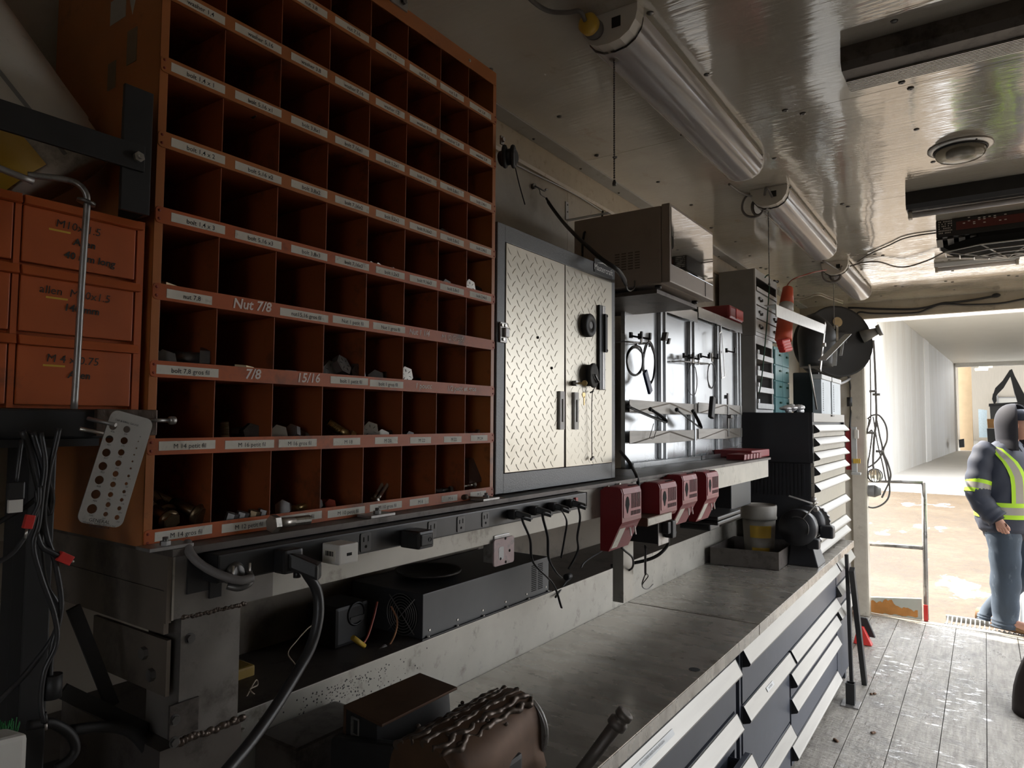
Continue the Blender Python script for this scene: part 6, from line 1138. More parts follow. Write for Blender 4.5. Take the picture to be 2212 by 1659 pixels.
for (u, v), tx in zip(((1066, 308), (1042, 408), (1018, 502), (993, 598), (968, 688), (945, 778), (922, 862), (902, 945), (880, 1026)), ('.390', '.375', '.359', '.343', '.328', '.312', '.296', '.281', '.265')): gt(tx, u, v, .0030)
for (u, v), tx in zip(((1098, 690), (1075, 758), (1058, 830), (1040, 902), (1020, 978), (1000, 1055)), ('.171', '.187', '.203', '.218', '.234', '.250')): gt(tx, u, v, .0026)
tag(k.build('drill_gauge', [mat('worn_gauge_steel', (.50, .49, .47), .36, .75, var=.25, scale=20, dirt=(.26, .25, .24), damt=.4, dscale=16), 'ink']), 'tilted steel drill gauge plate full of round holes hanging at the bin corner', 'drill gauge')
rod('hanging_pin', 'upper pin going through the top hole of the drill gauge', P(190, 904, x=.05), P(250, 918, x=.085), .0026, 'steel', 'pin'); rod('hanging_pin', 'lower pin sticking out left behind the drill gauge', P(171, 926, x=.06), P(222, 936, x=.06), .0026, 'zinc', 'pin')
k = M(); a, bb = P(318, 908, x=.06), P(366, 908, x=.06); k.cyl(a, bb, .0028, seg=12); k.lathe([(.0028, -.001), (.0055, 0), (.006, .003), (.0055, .008), (.003, .0095)], bb, (bb-a), 16); tag(k.build('eye_pin', 'steel'), 'steel pin with a round knob end right of the drill gauge', 'pin')
# hanging leads in the corner
C_ = lambda pts, x: [P(u, v, x=x) for u, v in pts]
for i, (lb, pts, r, x) in enumerate((
 ('dark lead in the corner running nearest the drill gauge', [(128, 925), (118, 970), (108, 1010), (100, 1060), (95, 1110), (102, 1160), (118, 1210), (132, 1290), (128, 1340), (112, 1400), (108, 1470)], .0035, .055),
 ('dark lead in the corner forming the loose middle loop', [(70, 935), (85, 985), (100, 1030), (112, 1075), (104, 1110), (88, 1060), (72, 990), (48, 930)], .004, .05),
 ('dark lead in the corner running down to the bare metal tip', [(88, 935), (98, 1000), (92, 1060), (84, 1130), (72, 1180), (90, 1250), (118, 1330), (122, 1390), (96, 1450), (88, 1520), (95, 1560)], .0032, .06),
 ('dark lead in the corner swinging left at the bottom', [(60, 930), (66, 990), (84, 1060), (95, 1120), (88, 1180), (98, 1260), (125, 1310), (118, 1370), (60, 1450), (10, 1500), (-30, 1540)], .0036, .045),
 ('dark lead in the corner sweeping out at mid height to the left', [(80, 1060), (78, 1110), (40, 1180), (0, 1212), (-50, 1225)], .003, .06),
 ('dark lead in the corner ending at the upper red connector', [(85, 1050), (84, 1085), (76, 1105), (66, 1125)], .0028, .062),
 ('dark lead in the corner reaching right to the lower red connector', [(78, 1150), (90, 1180), (105, 1190), (125, 1200)], .0034, .06),
 ('dark lead in the corner crossing left under the USB plug', [(80, 1075), (55, 1095), (20, 1115), (-40, 1150)], .003, .05))):
    t = thing('hanging_lead', lb, 'cable', P(pts[-1][0], pts[-1][1], x=x), 'leads hanging in the left corner'); k = M(); k.tube(C_(pts, x), r, 8, 6); k.build('cable', 'cable', t)
    if i == 5: k = M(); k.bar(P(66, 1112, x=x), P(58, 1142, x=x), .010, .007, Y_, .001); k.build('connector', 'redv', t); k = M(); k.cyl(P(58, 1142, x=x), P(54, 1163, x=x), .0016, seg=6); k.build('pin', 'zinc', t)
    if i == 6: k = M(); k.bar(P(126, 1200, x=x), P(153, 1212, x=x), .012, .009, Z_, .001); k.build('connector', 'redv', t); k = M(); k.cyl(P(153, 1211, x=x), P(159, 1214, x=x), .0018, seg=6); k.build('pin', 'zinc', t)
    if i == 2: k = M(); k.cyl(P(95, 1540, x=x), P(99, 1562, x=x), .003, seg=8); k.build('sleeve', 'rubber', t); k = M(); k.cyl(P(99, 1562, x=x), P(100, 1577, x=x), .0016, seg=6); k.build('pin', 'zinc', t)
    if i == 0: k = M(); a = P(113, 1482, x=x); k.cyl(a+Z_*.014, a-Z_*.014, .0105, seg=16); k.build('ferrite_bead', 'rubber', t)
t = thing('usb_plug', 'black USB plug with a white metal end dangling at the far left', 'plug', P(33, 1098, x=.06)); k = M(); a = P(34, 1060, x=.06); k.obox(a, X_, Y_, Z_, (.004, .0085, .0105), .002); k.build('shell', 'black', t)
k = M(); k.obox(a-Z_*.018, X_, Y_, Z_, (.0025, .0072, .0075)); k.build('metal_end', 'white', t); k = M(); k.tube([a+Z_*.01, P(40, 1000, x=.06), P(47, 950, x=.055)], .0026, 8, 4); k.build('cable', 'cable', t)
# wall panels and clutter at the bottom left
k = M(); k.box(-.20, -.19, -.32, -.155, -.45, .148); tag(k.build('grey_side_panel', mat('smoky_grey_panel', (.16, .155, .15), .5, var=.2, dirt=(.08, .07, .06), damt=.4)), 'grey sheet panel behind the hanging leads', 'panel')
k = M(); b0, b1_, b2_, b3 = P(60, 1665, z=-.40), P(262, 1598, z=-.385), P(310, 1640, z=-.39), P(180, 1720, z=-.40); k.hexa([b0, b3, b2_, b1_]+[q+V((0, 0, .003)) for q in (b0, b3, b2_, b1_)], .0005); tag(k.build('bent_sheet', 'blackm'), 'dark bent sheet-metal offcut lying at the bottom left', 'sheet metal')
k = M(); a = P(10, 1620, x=.09); k.obox(a+V((0, -.01, -.01)), (1, .2, 0), (0, 1, -.1), Z_, (.02, .022, .030), .006); tag(k.build('white_block', 'white'), 'chipped white block at the lower left edge', 'block')
k = M(); rs = random.Random(12); a = P(8, 1572, x=.06)
for i in range(46): q = a+V((rs.uniform(-.01, .01), rs.uniform(-.015, .012), -.012)); k.tube([q, q+V((rs.uniform(-.006, .006), rs.uniform(-.006, .006), rs.uniform(.012, .02)))], .0006, 4, 1)
tag(k.build('green_bristles', mat('green_bristle', (.02, .22, .06), .5, var=.2)), 'tuft of green brush bristles behind the white block', 'brush')
cord('black_hose', 'thick black hose arching over the sheet-metal offcut', C_([(150, 1578), (220, 1570), (275, 1578), (310, 1610), (330, 1650), (345, 1700)], -.02), .0075, 'rubber', cat='hose'); cord('black_hose', 'thick black hose loop left of the sheet-metal offcut', C_([(60, 1568), (110, 1562), (150, 1585), (163, 1615), (150, 1640), (120, 1660)], 0), .0065, 'rubber', cat='hose')
k = M(); k.box(-.50, -.05, -.6, -.02, -.46, -.425); tag(k.build('lower_corner_board', 'brown'), 'dirty brown board across the bottom of the left corner', 'board')

# ================================================================ AROUND THE DOORWAY
c = P(1797, 742, y=5.85); ax = V((.62, -.75, .1)).normalized(); t = thing('hose_reel', 'big black hose reel with a yellow sticker in the corner beside the doorway', 'hose reel', c-Z_*.27)
R0 = (P(1797, 655, y=5.85)-c).length*.88; k = M(); k.lathe([(R0*.3, .10), (R0*.95, .09), (R0, .10), (R0*1.0, .085), (R0*.97, .07), (R0*.5, .06)], c, ax, 40); k.lathe([(R0*.5, -.06), (R0*.97, -.07), (R0, -.085), (R0*.97, -.1), (R0*.3, -.10)], c, ax, 40); k.build('flange', 'rubber', t)
k = M()
for i in range(6): k.ring(c+ax*(-.055+i*.022), ax, R0*.80, .012, 40, 8)
k.build('wound_hose', 'hose', t)
k = M(); s_ = P(1826, 688, y=5.7); s_ = c+(s_-c)-ax*((s_-c).dot(ax)-.1015); k.lathe([(.042, 0), (.042, .002)], s_, ax, 20); k.build('sticker', mat('tan_sticker', (.52, .40, .24), .6), t)
k = M(); k.obox(c+ax*.12+V((0, 0, .02)), ax, Z_.cross(ax), Z_, (.03, .05, .05), .01); k.build('hub', 'blackm', t)
cord('air_hose', 'loops of grey hose drooping below the reel beside the doorway', C_([(1862, 735), (1866, 770), (1852, 800), (1830, 822), (1800, 832), (1775, 826)], .02), .012, 'hose', cat='hose')
k = M(); a, bb = P(1862, 728, y=5.9), P(1895, 715, y=5.9); k.cyl(a, bb, .055, .03, 16); k.cyl(bb, bb+(bb-a).normalized()*.03, .045, .05, 16); tag(k.build('floodlight', 'grey'), 'dusty grey lamp head pointing out of the doorway beside the reel', 'lamp')
cord('extension_lead', 'black cord hanging down the left wall beside the doorpost', C_([(1815, 775), (1828, 800), (1836, 830), (1838, 880), (1836, 930), (1840, 990), (1838, 1010)], .02), .008, 'cable')
k = M(); a = P(1843, 842, x=.02); k.obox(a, X_, Y_, (0, .3, 1), (.02, .05, .06), .012); tag(k.build('yellow_splitter', 'yellow'), 'yellow plug splitter hanging on the black cord left of the doorway', 'plug'); k = M(); a = P(1835, 868, x=.02); k.cyl(a+Z_*.04, a-Z_*.04, .022, seg=12); tag(k.build('black_plug', 'rubber'), 'black round plug hanging below the yellow splitter', 'plug')
t = thing('switch_box', 'red electrical box with a grey outlet and yellow clips on the left doorpost', 'switch box', P(1838, 1000, y=6.24)); ya = 6.262
a0, a1 = P(1832, 925, y=6.22), P(1846, 1015, y=6.22); k = M(); k.box(a0.x-.02, a1.x, 6.19, ya, a1.z, a0.z, .008); k.build('red_case', 'red', t)
k = M(); a0, a1 = P(1843, 922, y=6.2), P(1853, 1020, y=6.2); k.box(a1.x-.045, a1.x, 6.17, 6.189, a1.z, a0.z, .004); k.box(a1.x-.045, a1.x+.03, 6.13, 6.189, a1.z-.02, a1.z, .003); k.build('grey_channel', 'lgrey', t); k = M(); a = P(1850, 938, y=6.16); k.obox(a, X_, Y_, Z_, (.018, .01, .04), .008); k.build('outlet_cover', 'white', t)
k = M()
for i in range(4): q = P(1845+i*4, 996, y=6.15); k.obox(q, X_, Y_, Z_, (.006, .006, .02), .002)
k.build('yellow_clip', 'yellow', t)
yd = 6.36
D = lambda pts: [P(u, v, y=yd) for u, v in pts]
t = thing('hanging_work_light', 'work lights on tangled grey cords hanging in the left of the doorway', 'work light', P(1885, 1085, y=yd))
for pts, r in (([(1887, 735), (1890, 790), (1892, 850), (1893, 905), (1888, 950), (1886, 1000), (1888, 1015)], .010), ([(1879, 740), (1880, 800), (1881, 880), (1880, 910), (1872, 930), (1868, 935)], .006), ([(1874, 905), (1885, 897), (1900, 898), (1914, 920), (1916, 950), (1908, 975), (1918, 1000), (1924, 1030), (1912, 1060), (1905, 1075)], .008), ([(1878, 905), (1874, 935), (1884, 930), (1880, 970), (1874, 1010), (1872, 1060), (1868, 1080)], .007), ([(1893, 905), (1900, 940), (1906, 975), (1890, 1000), (1860, 1016), (1830, 1018)], .008), ([(1906, 975), (1916, 1010), (1922, 1060), (1912, 1085), (1885, 1097), (1862, 1085), (1852, 1060), (1858, 1020)], .008), ([(1886, 900), (1896, 960), (1906, 1000), (1914, 1040)], .006)): k = M(); k.tube(D(pts), r, 7, 5); k.build('cord', 'hose', t)
k = M(); a = P(1890, 1027, y=yd); k.ball(a, V((.055, .05, .06)), 18, 12); k.build('reflector_cage', 'smoke', t)
k = M()
for i in range(7): k.ring(a, (math.cos(i*.45), math.sin(i*.45), 0), .062, .003, 20, 5)
k.build('wire_cage', 'hose', t)
k = M(); b_ = P(1876, 1060, y=yd); k.cyl(b_-X_*.06, b_+X_*.05, .045, .055, 16); k.cyl(b_+X_*.05, b_+X_*.10, .055, .03, 16); k.build('lamp_body', 'grey', t)
for i, (u, v) in enumerate(((1881, 935), (1900, 975), (1886, 845), (1893, 852))): k = M(); q = P(u, v, y=yd-.01); k.cyl(q-X_*.03, q+X_*.03, .012, seg=10); k.build('clip', 'hose', t)
# gate rail and rusty panel
t = thing('gate_rail', 'thin steel gate frame standing at the left of the doorway sill', 'gate', P(1998, 1340, y=6.45)); G = lambda u, v: P(u, v, y=6.45)
k = M(); k.tube([G(1996, 1042), G(1998, 1180), G(2001, 1338)], .020, 10, 1); k.build('post', 'steel', t); k = M(); k.tube([G(1868, 1038), G(1994, 1042)], .017, 10, 1); k.build('top_rail', 'steel', t); k = M(); k.tube([G(1868, 1174), G(1997, 1184)], .017, 10, 1); k.build('middle_rail', 'steel', t)
t = thing('kick_panel', 'low grey panel with flaking rust-orange paint at the left of the sill', 'panel', P(1935, 1335, y=6.40)); a0, a1, b0, b1_ = P(1876, 1290, y=6.42), P(1991, 1298, y=6.42), P(1876, 1326, y=6.42), P(1991, 1342, y=6.42)
k = M(); z0_ = FZ+.004; k.hexa([(a0.x-.03, 6.41, z0_), (a1.x, 6.41, z0_), (a1.x, 6.44, z0_), (a0.x-.03, 6.44, z0_), (a0.x-.03, 6.41, a0.z), (a1.x, 6.41, a1.z+.02), (a1.x, 6.44, a1.z+.02), (a0.x-.03, 6.44, a0.z)], .004); k.build('sheet', mat('pale_green_grey_paint', (.44, .45, .40), .5, var=.1), t)
k = M(); rs = random.Random(21); n_ = 26; xs0, xs1 = a0.x-.01, a1.x-.03; top = []; bot = []
for i in range(n_+1): s_ = i/n_; xx = xs0+(xs1-xs0)*s_; top.append((xx, 6.4085, a0.z-.018-.045*s_+.045*math.exp(-((s_-.45)/.12)**2)+rs.uniform(-.012, .012))); bot.append((xx, 6.4085, z0_+.006+.012*s_+rs.uniform(-.006, .006)))
k.prism(top+bot[::-1], (0, .0012, 0)); k.build('rust_patch', mat('flaking_orange_rust', (.46, .20, .05), .6, var=.4, scale=14), t); k = M(); a = P(1999, 1322, y=6.40); k.box(a.x-.012, a.x+.02, 6.39, 6.405, FZ+.005, a.z+.06, .002); k.build('red_reflector', 'redv', t)
# step grate
t = thing('step_grating', 'galvanised serrated step grating just outside the sill', 'step', (.95, 6.6, FZ-.1)); sx0, sx1 = P(2040, 1342, y=6.5).x, 1.55
k = M(); k.box(sx0, sx1, 6.41, 6.44, FZ-.06, FZ-.012); k.box(sx0, sx1, 6.78, 6.81, FZ-.06, FZ-.012); k.build('frame', 'alu', t); k = M(); n_ = 26
for i in range(n_): xx = sx0+(sx1-sx0)*(i+.5)/n_; k.ring((xx, 6.43, FZ-.008), Y_, .013, .0035, 12, 5); k.box(xx-.004, xx+.004, 6.4401, 6.7799, FZ-.04, FZ-.012)
k.build('serrated_tread', 'lgrey', t); k = M(); k.cyl((1.42, 6.7, GZ), (1.42, 6.7, FZ-.061), .02); k.cyl((.7, 6.7, GZ), (.7, 6.7, FZ-.061), .02); k.build('leg', 'steel', t)
k = M(); a = P(2206, 1345, y=6.95); k.cyl(V((a.x, 6.95, GZ)), V((a.x, 6.95, P(2206, 1272, y=6.95).z)), .025, seg=12); k.cyl(V((a.x, 6.95, GZ+.001)), V((a.x, 6.95, GZ+.02)), .06, seg=12); tag(k.build('railing_post', 'lgrey'), 'grey railing post beyond the step, right behind the worker', 'post')
# cords along the header
cord('header_cord', 'black cord clipped along the top of the doorway, upper one ending in a plug', [P(u, v, y=6.285) for u, v in ((1832, 665), (1850, 665), (1890, 667), (1960, 668), (2000, 664), (2035, 655), (2060, 653), (2100, 648), (2145, 640))], .009, 'cable'); cord('header_cord', 'dark cord sagging along the top of the doorway, lower one', [P(u, v, y=6.285) for u, v in ((1850, 680), (1858, 674), (1890, 677), (1975, 676), (2005, 667), (2035, 657), (2090, 658), (2160, 655), (2225, 644), (2300, 640))], .008, 'cable'); k = M(); a = P(2152, 638, y=6.28); k.ball(a, V((.03, .015, .018)), 12, 8); tag(k.build('cord_plug', 'rubber'), 'black plug at the end of the upper cord above the doorway', 'plug')
cord('ceiling_wire', 'thin white wire running along the ceiling corner near the hose reel', [P(u, v, z=CZ-.008) for u, v in ((1700, 650), (1740, 645), (1766, 637), (1790, 645), (1820, 655))], .006, 'white', cat='wire')
# leaning leg, socket post, brush, dark bag
k = M(); a, bb = P(1840, 1230, x=.32), P(1866, 1472, x=.32); k.bar(a, V((.325, bb.y, FZ+.002)), .05, .03, Y_, .003); q = V((.305, a.y+.03, FZ+.002)); k.bar(V((.285, a.y+.05, -.62)), q, .03, .02, Y_, .002); tag(k.build('leaning_leg', 'blackm'), 'black steel leg leaning against the far end of the bench', 'leg')
a = P(1838, 1522, z=FZ+.001); t = thing('socket_post', 'short square steel socket post on a base plate at the bench end', 'post', a); k = M(); k.box(a.x-.05, a.x+.05, a.y-.06, a.y+.06, FZ+.0005, FZ+.008, .002); k.build('base_plate', 'steel', t)
k = M(); w_, g_ = .024, .004
for x0, x1, y0, y1 in ((-w_, w_, -w_, -w_+g_), (-w_, w_, w_-g_, w_), (-w_, -w_+g_, -w_+g_, w_-g_), (w_-g_, w_, -w_+g_, w_-g_)): k.box(a.x+x0, a.x+x1, a.y+y0, a.y+y1, FZ+.0082, FZ+.13)
k.build('square_tube', 'blackm', t)
a = P(1866, 1392, z=FZ+.001); t = thing('hand_brush', 'red and black hand brush standing at the doorpost behind the leaning leg', 'brush', a); k = M(); k.hexa([a+V(q) for q in ((-.07, -.03, .002), (.06, -.03, .002), (.06, .04, .002), (-.07, .04, .002), (-.04, -.02, .13), (.0, -.02, .13), (.0, .03, .13), (-.04, .03, .13))], .006); k.build('bristles', 'redv', t); k = M(); k.hexa([a+V(q) for q in ((-.02, .041, .05), (.075, .041, .05), (.075, .08, .05), (-.02, .08, .05), (-.04, .041, .19), (.02, .041, .19), (.02, .07, .19), (-.04, .07, .19))], .006); k.build('backing', 'rubber', t)
k = M(); k.tube([a+V((-.03, 0, .131)), a+V((-.05, .02, .18)), a+V((-.06, .02, .24))], .018, 10, 4); k.build('handle', mat('pink_handle', (.55, .30, .26), .5), t)
a = P(2250, 1545, z=FZ+.001); k = M(); R = []
for j in range(8): s_ = j/7; R.append([a+V(((.14+.05*math.sin(s_*3.1))*math.cos(g)*(1-.4*s_)+.10*s_, .16*math.sin(g)*(1-.4*s_), .001+.50*s_)) for g in [i*6.2832/18 for i in range(18)]])
k.rings(R); tag(k.build('dark_bag', mat('dark_maroon_fabric', (.018, .009, .009), .6, var=.2)), 'dark rounded bag standing at the right edge on the floor', 'bag')
for i, (u, v) in enumerate(((1885, 1583), (1806, 1600), (1886, 1499))): k = M(); a = P(u, v, z=FZ+.004); rs = random.Random(i); [k.ball(a+V((rs.uniform(-.01, .01), rs.uniform(-.012, .012), .002)), V((.010, .012, .006)), 8, 5) for _ in range(3)]; tag(k.build('dirt_clod', 'rust'), ['dark crumb on the middle of the floor planks', 'dark crumb on the floor close to the bench drawers', 'dark crumb on the floor nearest the socket post'][i], 'dirt')

# ================================================================ THE WORKER IN THE DOORWAY
py = 6.50; Q = lambda u, v, dy=0.: P(u, v, y=py+dy)
base = V((Q(2172, 1100).x, py, FZ)); person = thing('person', 'person in navy hi-vis jacket, hood, cap and blue jeans stepping up into the doorway', 'person', base)
FW = V((math.cos(-.38), math.sin(-.38), 0)); RT_ = V((-FW.y, FW.x, 0))*-1       # forward; right-hand side (toward camera)
L = lambda f, r, z: base+FW*f+RT_*r+Z_*z
MT['skin'] = mat('skin', (.50, .27, .20), .5, var=.12, scale=12); MT['jacket'] = mat('navy_work_jacket', (.030, .037, .060), .7, var=.3, scale=9, bump=.25); MT['denim'] = mat('faded_blue_jeans', (.045, .065, .095), .75, var=.5, scale=7, dirt=(.17, .21, .26), damt=.28, dscale=6, stretch=(2, 2, .6), bump=.25)
MT['lime'] = mat('lime_hi_vis', (.42, .72, .03), .6, var=.06); MT['silver'] = mat('reflective_silver_tape', (.30, .29, .27), .45, .2, var=.08); MT['boot'] = mat('brown_boot', (.20, .11, .05), .6, var=.3); MT['hood'] = mat('dark_grey_hood', (.018, .018, .026), .8, var=.25, bump=.2)
# joints from the photograph at the worker's own distance
J = dict(pelvis=L(0, 0, .98), belly=L(.02, 0, 1.15), chest=L(.02, 0, 1.36), neck=L(.03, 0, 1.54), head=L(.07, 0, 1.66), rsh=L(-.06, .20, 1.45), rel=Q(2113, 1068, -.24), rwr=Q(2156, 1122, -.27), lsh=L(.03, -.20, 1.45), lel=L(.06, -.27, 1.18), lwr=L(.20, -.26, .98),
         rhip=L(.01, .10, .93), rkn=Q(2172, 1222, -.10), ran=Q(2172, 1342, -.03), rto=L(.22, .06, .035), lhip=L(0, -.10, .93), lkn=L(.12, -.10, .52), lan=Q(2137, 1335, .18), lto=Q(2162, 1352, .2))
for q_ in ('ran', 'rto', 'lan', 'lto'): J[q_].z = max(J[q_].z, FZ+.06)
sk = [('pelvis', 'belly'), ('belly', 'chest'), ('chest', 'neck'), ('neck', 'head'), ('chest', 'rsh'), ('rsh', 'rel'), ('rel', 'rwr'), ('chest', 'lsh'), ('lsh', 'lel'), ('lel', 'lwr'), ('pelvis', 'rhip'), ('rhip', 'rkn'), ('rkn', 'ran'), ('ran', 'rto'), ('pelvis', 'lhip'), ('lhip', 'lkn'), ('lkn', 'lan'), ('lan', 'lto')]
rad = dict(pelvis=.13, belly=.13, chest=.14, neck=.055, head=.075, rsh=.06, rel=.045, rwr=.03, lsh=.06, lel=.045, lwr=.03, rhip=.085, rkn=.06, ran=.042, rto=.035, lhip=.085, lkn=.06, lan=.042, lto=.035)
names = list(J); vv = [J[n_] for n_ in names]; rr = [rad[n_] for n_ in names]; ed = [(names.index(a), names.index(bb)) for a, bb in sk]
def addchain(parent, pts, rs_):
    i = parent
    for p, r in zip(pts, rs_): vv.append(V(p)); rr.append(r); ed.append((i, len(vv)-1)); i = len(vv)-1
    return i
for wr, el, sd in (('rwr', 'rel', 1), ('lwr', 'lel', -1)):
    d = (J[wr]-J[el]).normalized(); d = (d+V((0, 0, -.9))).normalized(); acr = FW; pal = addchain(names.index(wr), [J[wr]+d*.045], [.030])
    cen = vv[pal]; inn = RT_*-sd
    for f in range(4):
        o_ = cen+FW*(.027-.019*f)+d*.02; ln = (.034, .038, .036, .028)[f]
        addchain(pal, [o_, o_+d*ln*.9+inn*.004, o_+d*ln*1.3+inn*.026-FW*.004, o_+d*ln*.9+inn*.044-FW*.008], [.0115, .0105, .0098, .009])
    addchain(pal, [cen+FW*.036-d*.012, cen+FW*.047+d*.018+inn*.008, cen+FW*.038+d*.044+inn*.02], [.013, .0115, .010])
me = bpy.data.meshes.new('body'); me.from_pydata([v+V((0, 0, ZO))-WLOC[person.name] for v in vv], ed, []); tmp = bpy.data.objects.new('body', me); COL.objects.link(tmp)
md = tmp.modifiers.new('skin', 'SKIN'); md.use_smooth_shade = True; md.branch_smoothing = .3; sub = tmp.modifiers.new('sub', 'SUBSURF'); sub.levels = 2; sub.render_levels = 2
if me.skin_vertices:
    for i, sv in enumerate(me.skin_vertices[0].data): sv.radius = (rr[i], rr[i]); sv.use_root = (i == 0)
bpy.context.view_layer.update(); bm_ = bpy.data.meshes.new_from_object(tmp.evaluated_get(bpy.context.evaluated_depsgraph_get())); bpy.data.objects.remove(tmp)
# head and face as a sculpted surface joined into the body mesh
k = M(); hc = L(.125, 0, 1.685); R = []
for j in range(23):
    a = -1.5+3.0*j/22; zz_ = .122*math.sin(a); rb = math.cos(a); ring = []
    for i in range(28):
        g = i*6.2832/28; cf, cs = math.cos(g), math.sin(g); fr_f = max(0, cf)
        rx = (.098 if cf < 0 else .092)*rb*(1-.10*max(0, -math.sin(a))); rw = .076*rb*(1-.18*max(0, -math.sin(a)))
        f_ = rx*cf; w_ = rw*cs
        if fr_f > .6:                       # nose, brow, mouth, chin, eye sockets
            ctr = math.exp(-(cs/.17)**2); f_ += ctr*(.024*math.exp(-((zz_+.022)/.016)**2)+.012*math.exp(-((zz_-.002)/.018)**2)+.010*math.exp(-((zz_+.062)/.010)**2)+.012*math.exp(-((zz_+.098)/.016)**2)); f_ += .005*math.exp(-((zz_-.030)/.012)**2)
            f_ -= .008*math.exp(-((abs(cs)-.38)/.14)**2)*math.exp(-((zz_-.008)/.014)**2); f_ -= ctr*.004*math.exp(-((zz_+.072)/.004)**2)
        ring.append(hc+FW*f_+RT_*w_+Z_*zz_)
    R.append(ring)
k.rings(R)
for s_ in (1, -1):
    e_ = hc+FW*.074+RT_*s_*.031+Z_*.008; k.ball(e_, .011, 12, 8); k.ball(hc+RT_*s_*.078+Z_*-.004, V((.018, .012, .030)), 10, 8)
k.tube([hc+FW*.074+RT_*-.024-Z_*.066, hc+FW*.101-Z_*.066, hc+FW*.074+RT_*.024-Z_*.066], .005, 8, 4)
for v in k.bm.verts: v.co += V((0, 0, ZO))-WLOC[person.name]
k.bm.from_mesh(bm_); bm2 = bpy.data.meshes.new('body'); 
for f in k.bm.faces: f.smooth = True
k.bm.to_mesh(bm2); k.bm.free(); bm2.materials.append(MT['skin']); bo = bpy.data.objects.new('body', bm2); COL.objects.link(bo); bo.parent = person; WLOC[bo.name] = WLOC[person.name]
# jacket torso
TZ = [(.80, .155, .195, 0), (.82, .185, .225, 0), (.90, .20, .24, -.005), (1.0, .205, .245, 0), (1.12, .20, .245, .005), (1.25, .20, .25, .01), (1.36, .19, .25, .01), (1.44, .165, .235, .01), (1.50, .12, .18, .015), (1.55, .08, .10, .03)]
def tors(g, z):
    for (z0, a0, b0, o0), (z1, a1, b1, o1) in zip(TZ[:-1], TZ[1:]):
        if z0 <= z <= z1: s_ = (z-z0)/(z1-z0); break
    a, b_, o_ = a0+(a1-a0)*s_, b0+(b1-b0)*s_, o0+(o1-o0)*s_; return L(o_+a*math.cos(g), b_*math.sin(g), z)
rs = random.Random(31)
k = M(); k.rings([[tors(i*6.2832/32, z)+V((0, 0, 0))+(tors(i*6.2832/32, z)-L(0, 0, z)).normalized()*.006*math.sin(i*1.7+z*31) for i in range(32)] for z in [.80+.025*j for j in range(31)]])
slv = [J['rsh']+V((.03, .03, .045)), J['rsh'], J['rsh'].lerp(J['rel'], .5)+V((-.015, 0, 0)), J['rel'], J['rel'].lerp(J['rwr'], .55)+V((-.005, 0, -.02)), J['rwr']]
k.tube(slv, lambda s_: (.075+.02*math.sin(min(1, s_*3)*1.57))*(1-.28*max(0, s_-.3))+.004*math.sin(s_*46), 20, 10)
sl2 = [J['lsh'], J['lel'], J['lwr']]; k.tube(sl2, lambda s_: .092-.03*s_, 16, 8); jk = k.build('jacket', 'jacket', person)
k = M(); d = (J['rwr']-J['rel']).normalized(); k.cyl(J['rwr']-d*.045, J['rwr']+d*.012, .052, .045, 18); k.rings([[tors(i*6.2832/28, .80)+V((0, 0, dz))+(L(0, 0, .8)-tors(i*6.2832/28, .80))*sh for i in range(28)] for dz, sh in ((-.05, .12), (-.03, .02), (.0, -.02), (.02, -.10))]); k.build('ribbed_cuff', 'hood', jk)
def band(k, z0, z1, off=.009, g0=0, g1=6.2832, n=32):
    A_ = [[tors(g0+(g1-g0)*i/n, z)+(tors(g0+(g1-g0)*i/n, z)-L(0, 0, z)).normalized()*off for i in range(n+1)] for z in (z0, z1)]
    a, b_ = [k.bm.verts.new(p) for p in A_[0]], [k.bm.verts.new(p) for p in A_[1]]; k._fin([k.bm.faces.new([a[i], a[i+1], b_[i+1], b_[i]]) for i in range(n)], True)
k = M(); band(k, .93, .965); band(k, 1.025, 1.06); k.mi = 1; band(k, .965, 1.025, .0092); k.build('waist_stripe', ['lime', 'silver'], jk)
def strap(k, path, w0, w1, off):           # strip running over the torso surface
    A_, B_ = [], []
    for g, z in path: c_ = L(0, 0, z); f = lambda gg: tors(gg, z)+(tors(gg, z)-c_).normalized()*off+(Z_*.012 if z > 1.46 else V()); A_.append(k.bm.verts.new(f(g+w0))); B_.append(k.bm.verts.new(f(g+w1)))
    k._fin([k.bm.faces.new([A_[i], B_[i], B_[i+1], A_[i+1]]) for i in range(len(A_)-1)], True)
pth = [(.70, 1.06), (.70, 1.12), (.71, 1.2), (.74, 1.27), (.82, 1.33), (.95, 1.39), (1.15, 1.44), (1.45, 1.48), (1.85, 1.495), (2.2, 1.47), (2.45, 1.42), (2.6, 1.35), (2.7, 1.2), (2.75, 1.06)]
for sg in (1, -1):
    k = M(); pp = [(g*sg, z) for g, z in pth]; strap(k, pp, -.26, -.13, .011); strap(k, pp, .13, .26, .011); k.mi = 1; strap(k, pp, -.13, .13, .0112); k.build('shoulder_stripe', ['lime', 'silver'], jk)
k = M(); dr = (J['rel']-J['rsh']).normalized(); a = J['rsh'].lerp(J['rel'], .80)+V((-.012, 0, 0))
dr = (J['rel']-J['rsh']).normalized()
for i, (s0, s1, m_) in enumerate(((-.05, -.018, 0), (-.018, .03, 1), (.03, .062, 0))):
    k.mi = m_; k.cyl(a+dr*s0, a+dr*s1, .0935-.001*i, .093-.001*(i+1), 22, True, False)
k.build('sleeve_stripe', ['lime', 'silver'], jk)
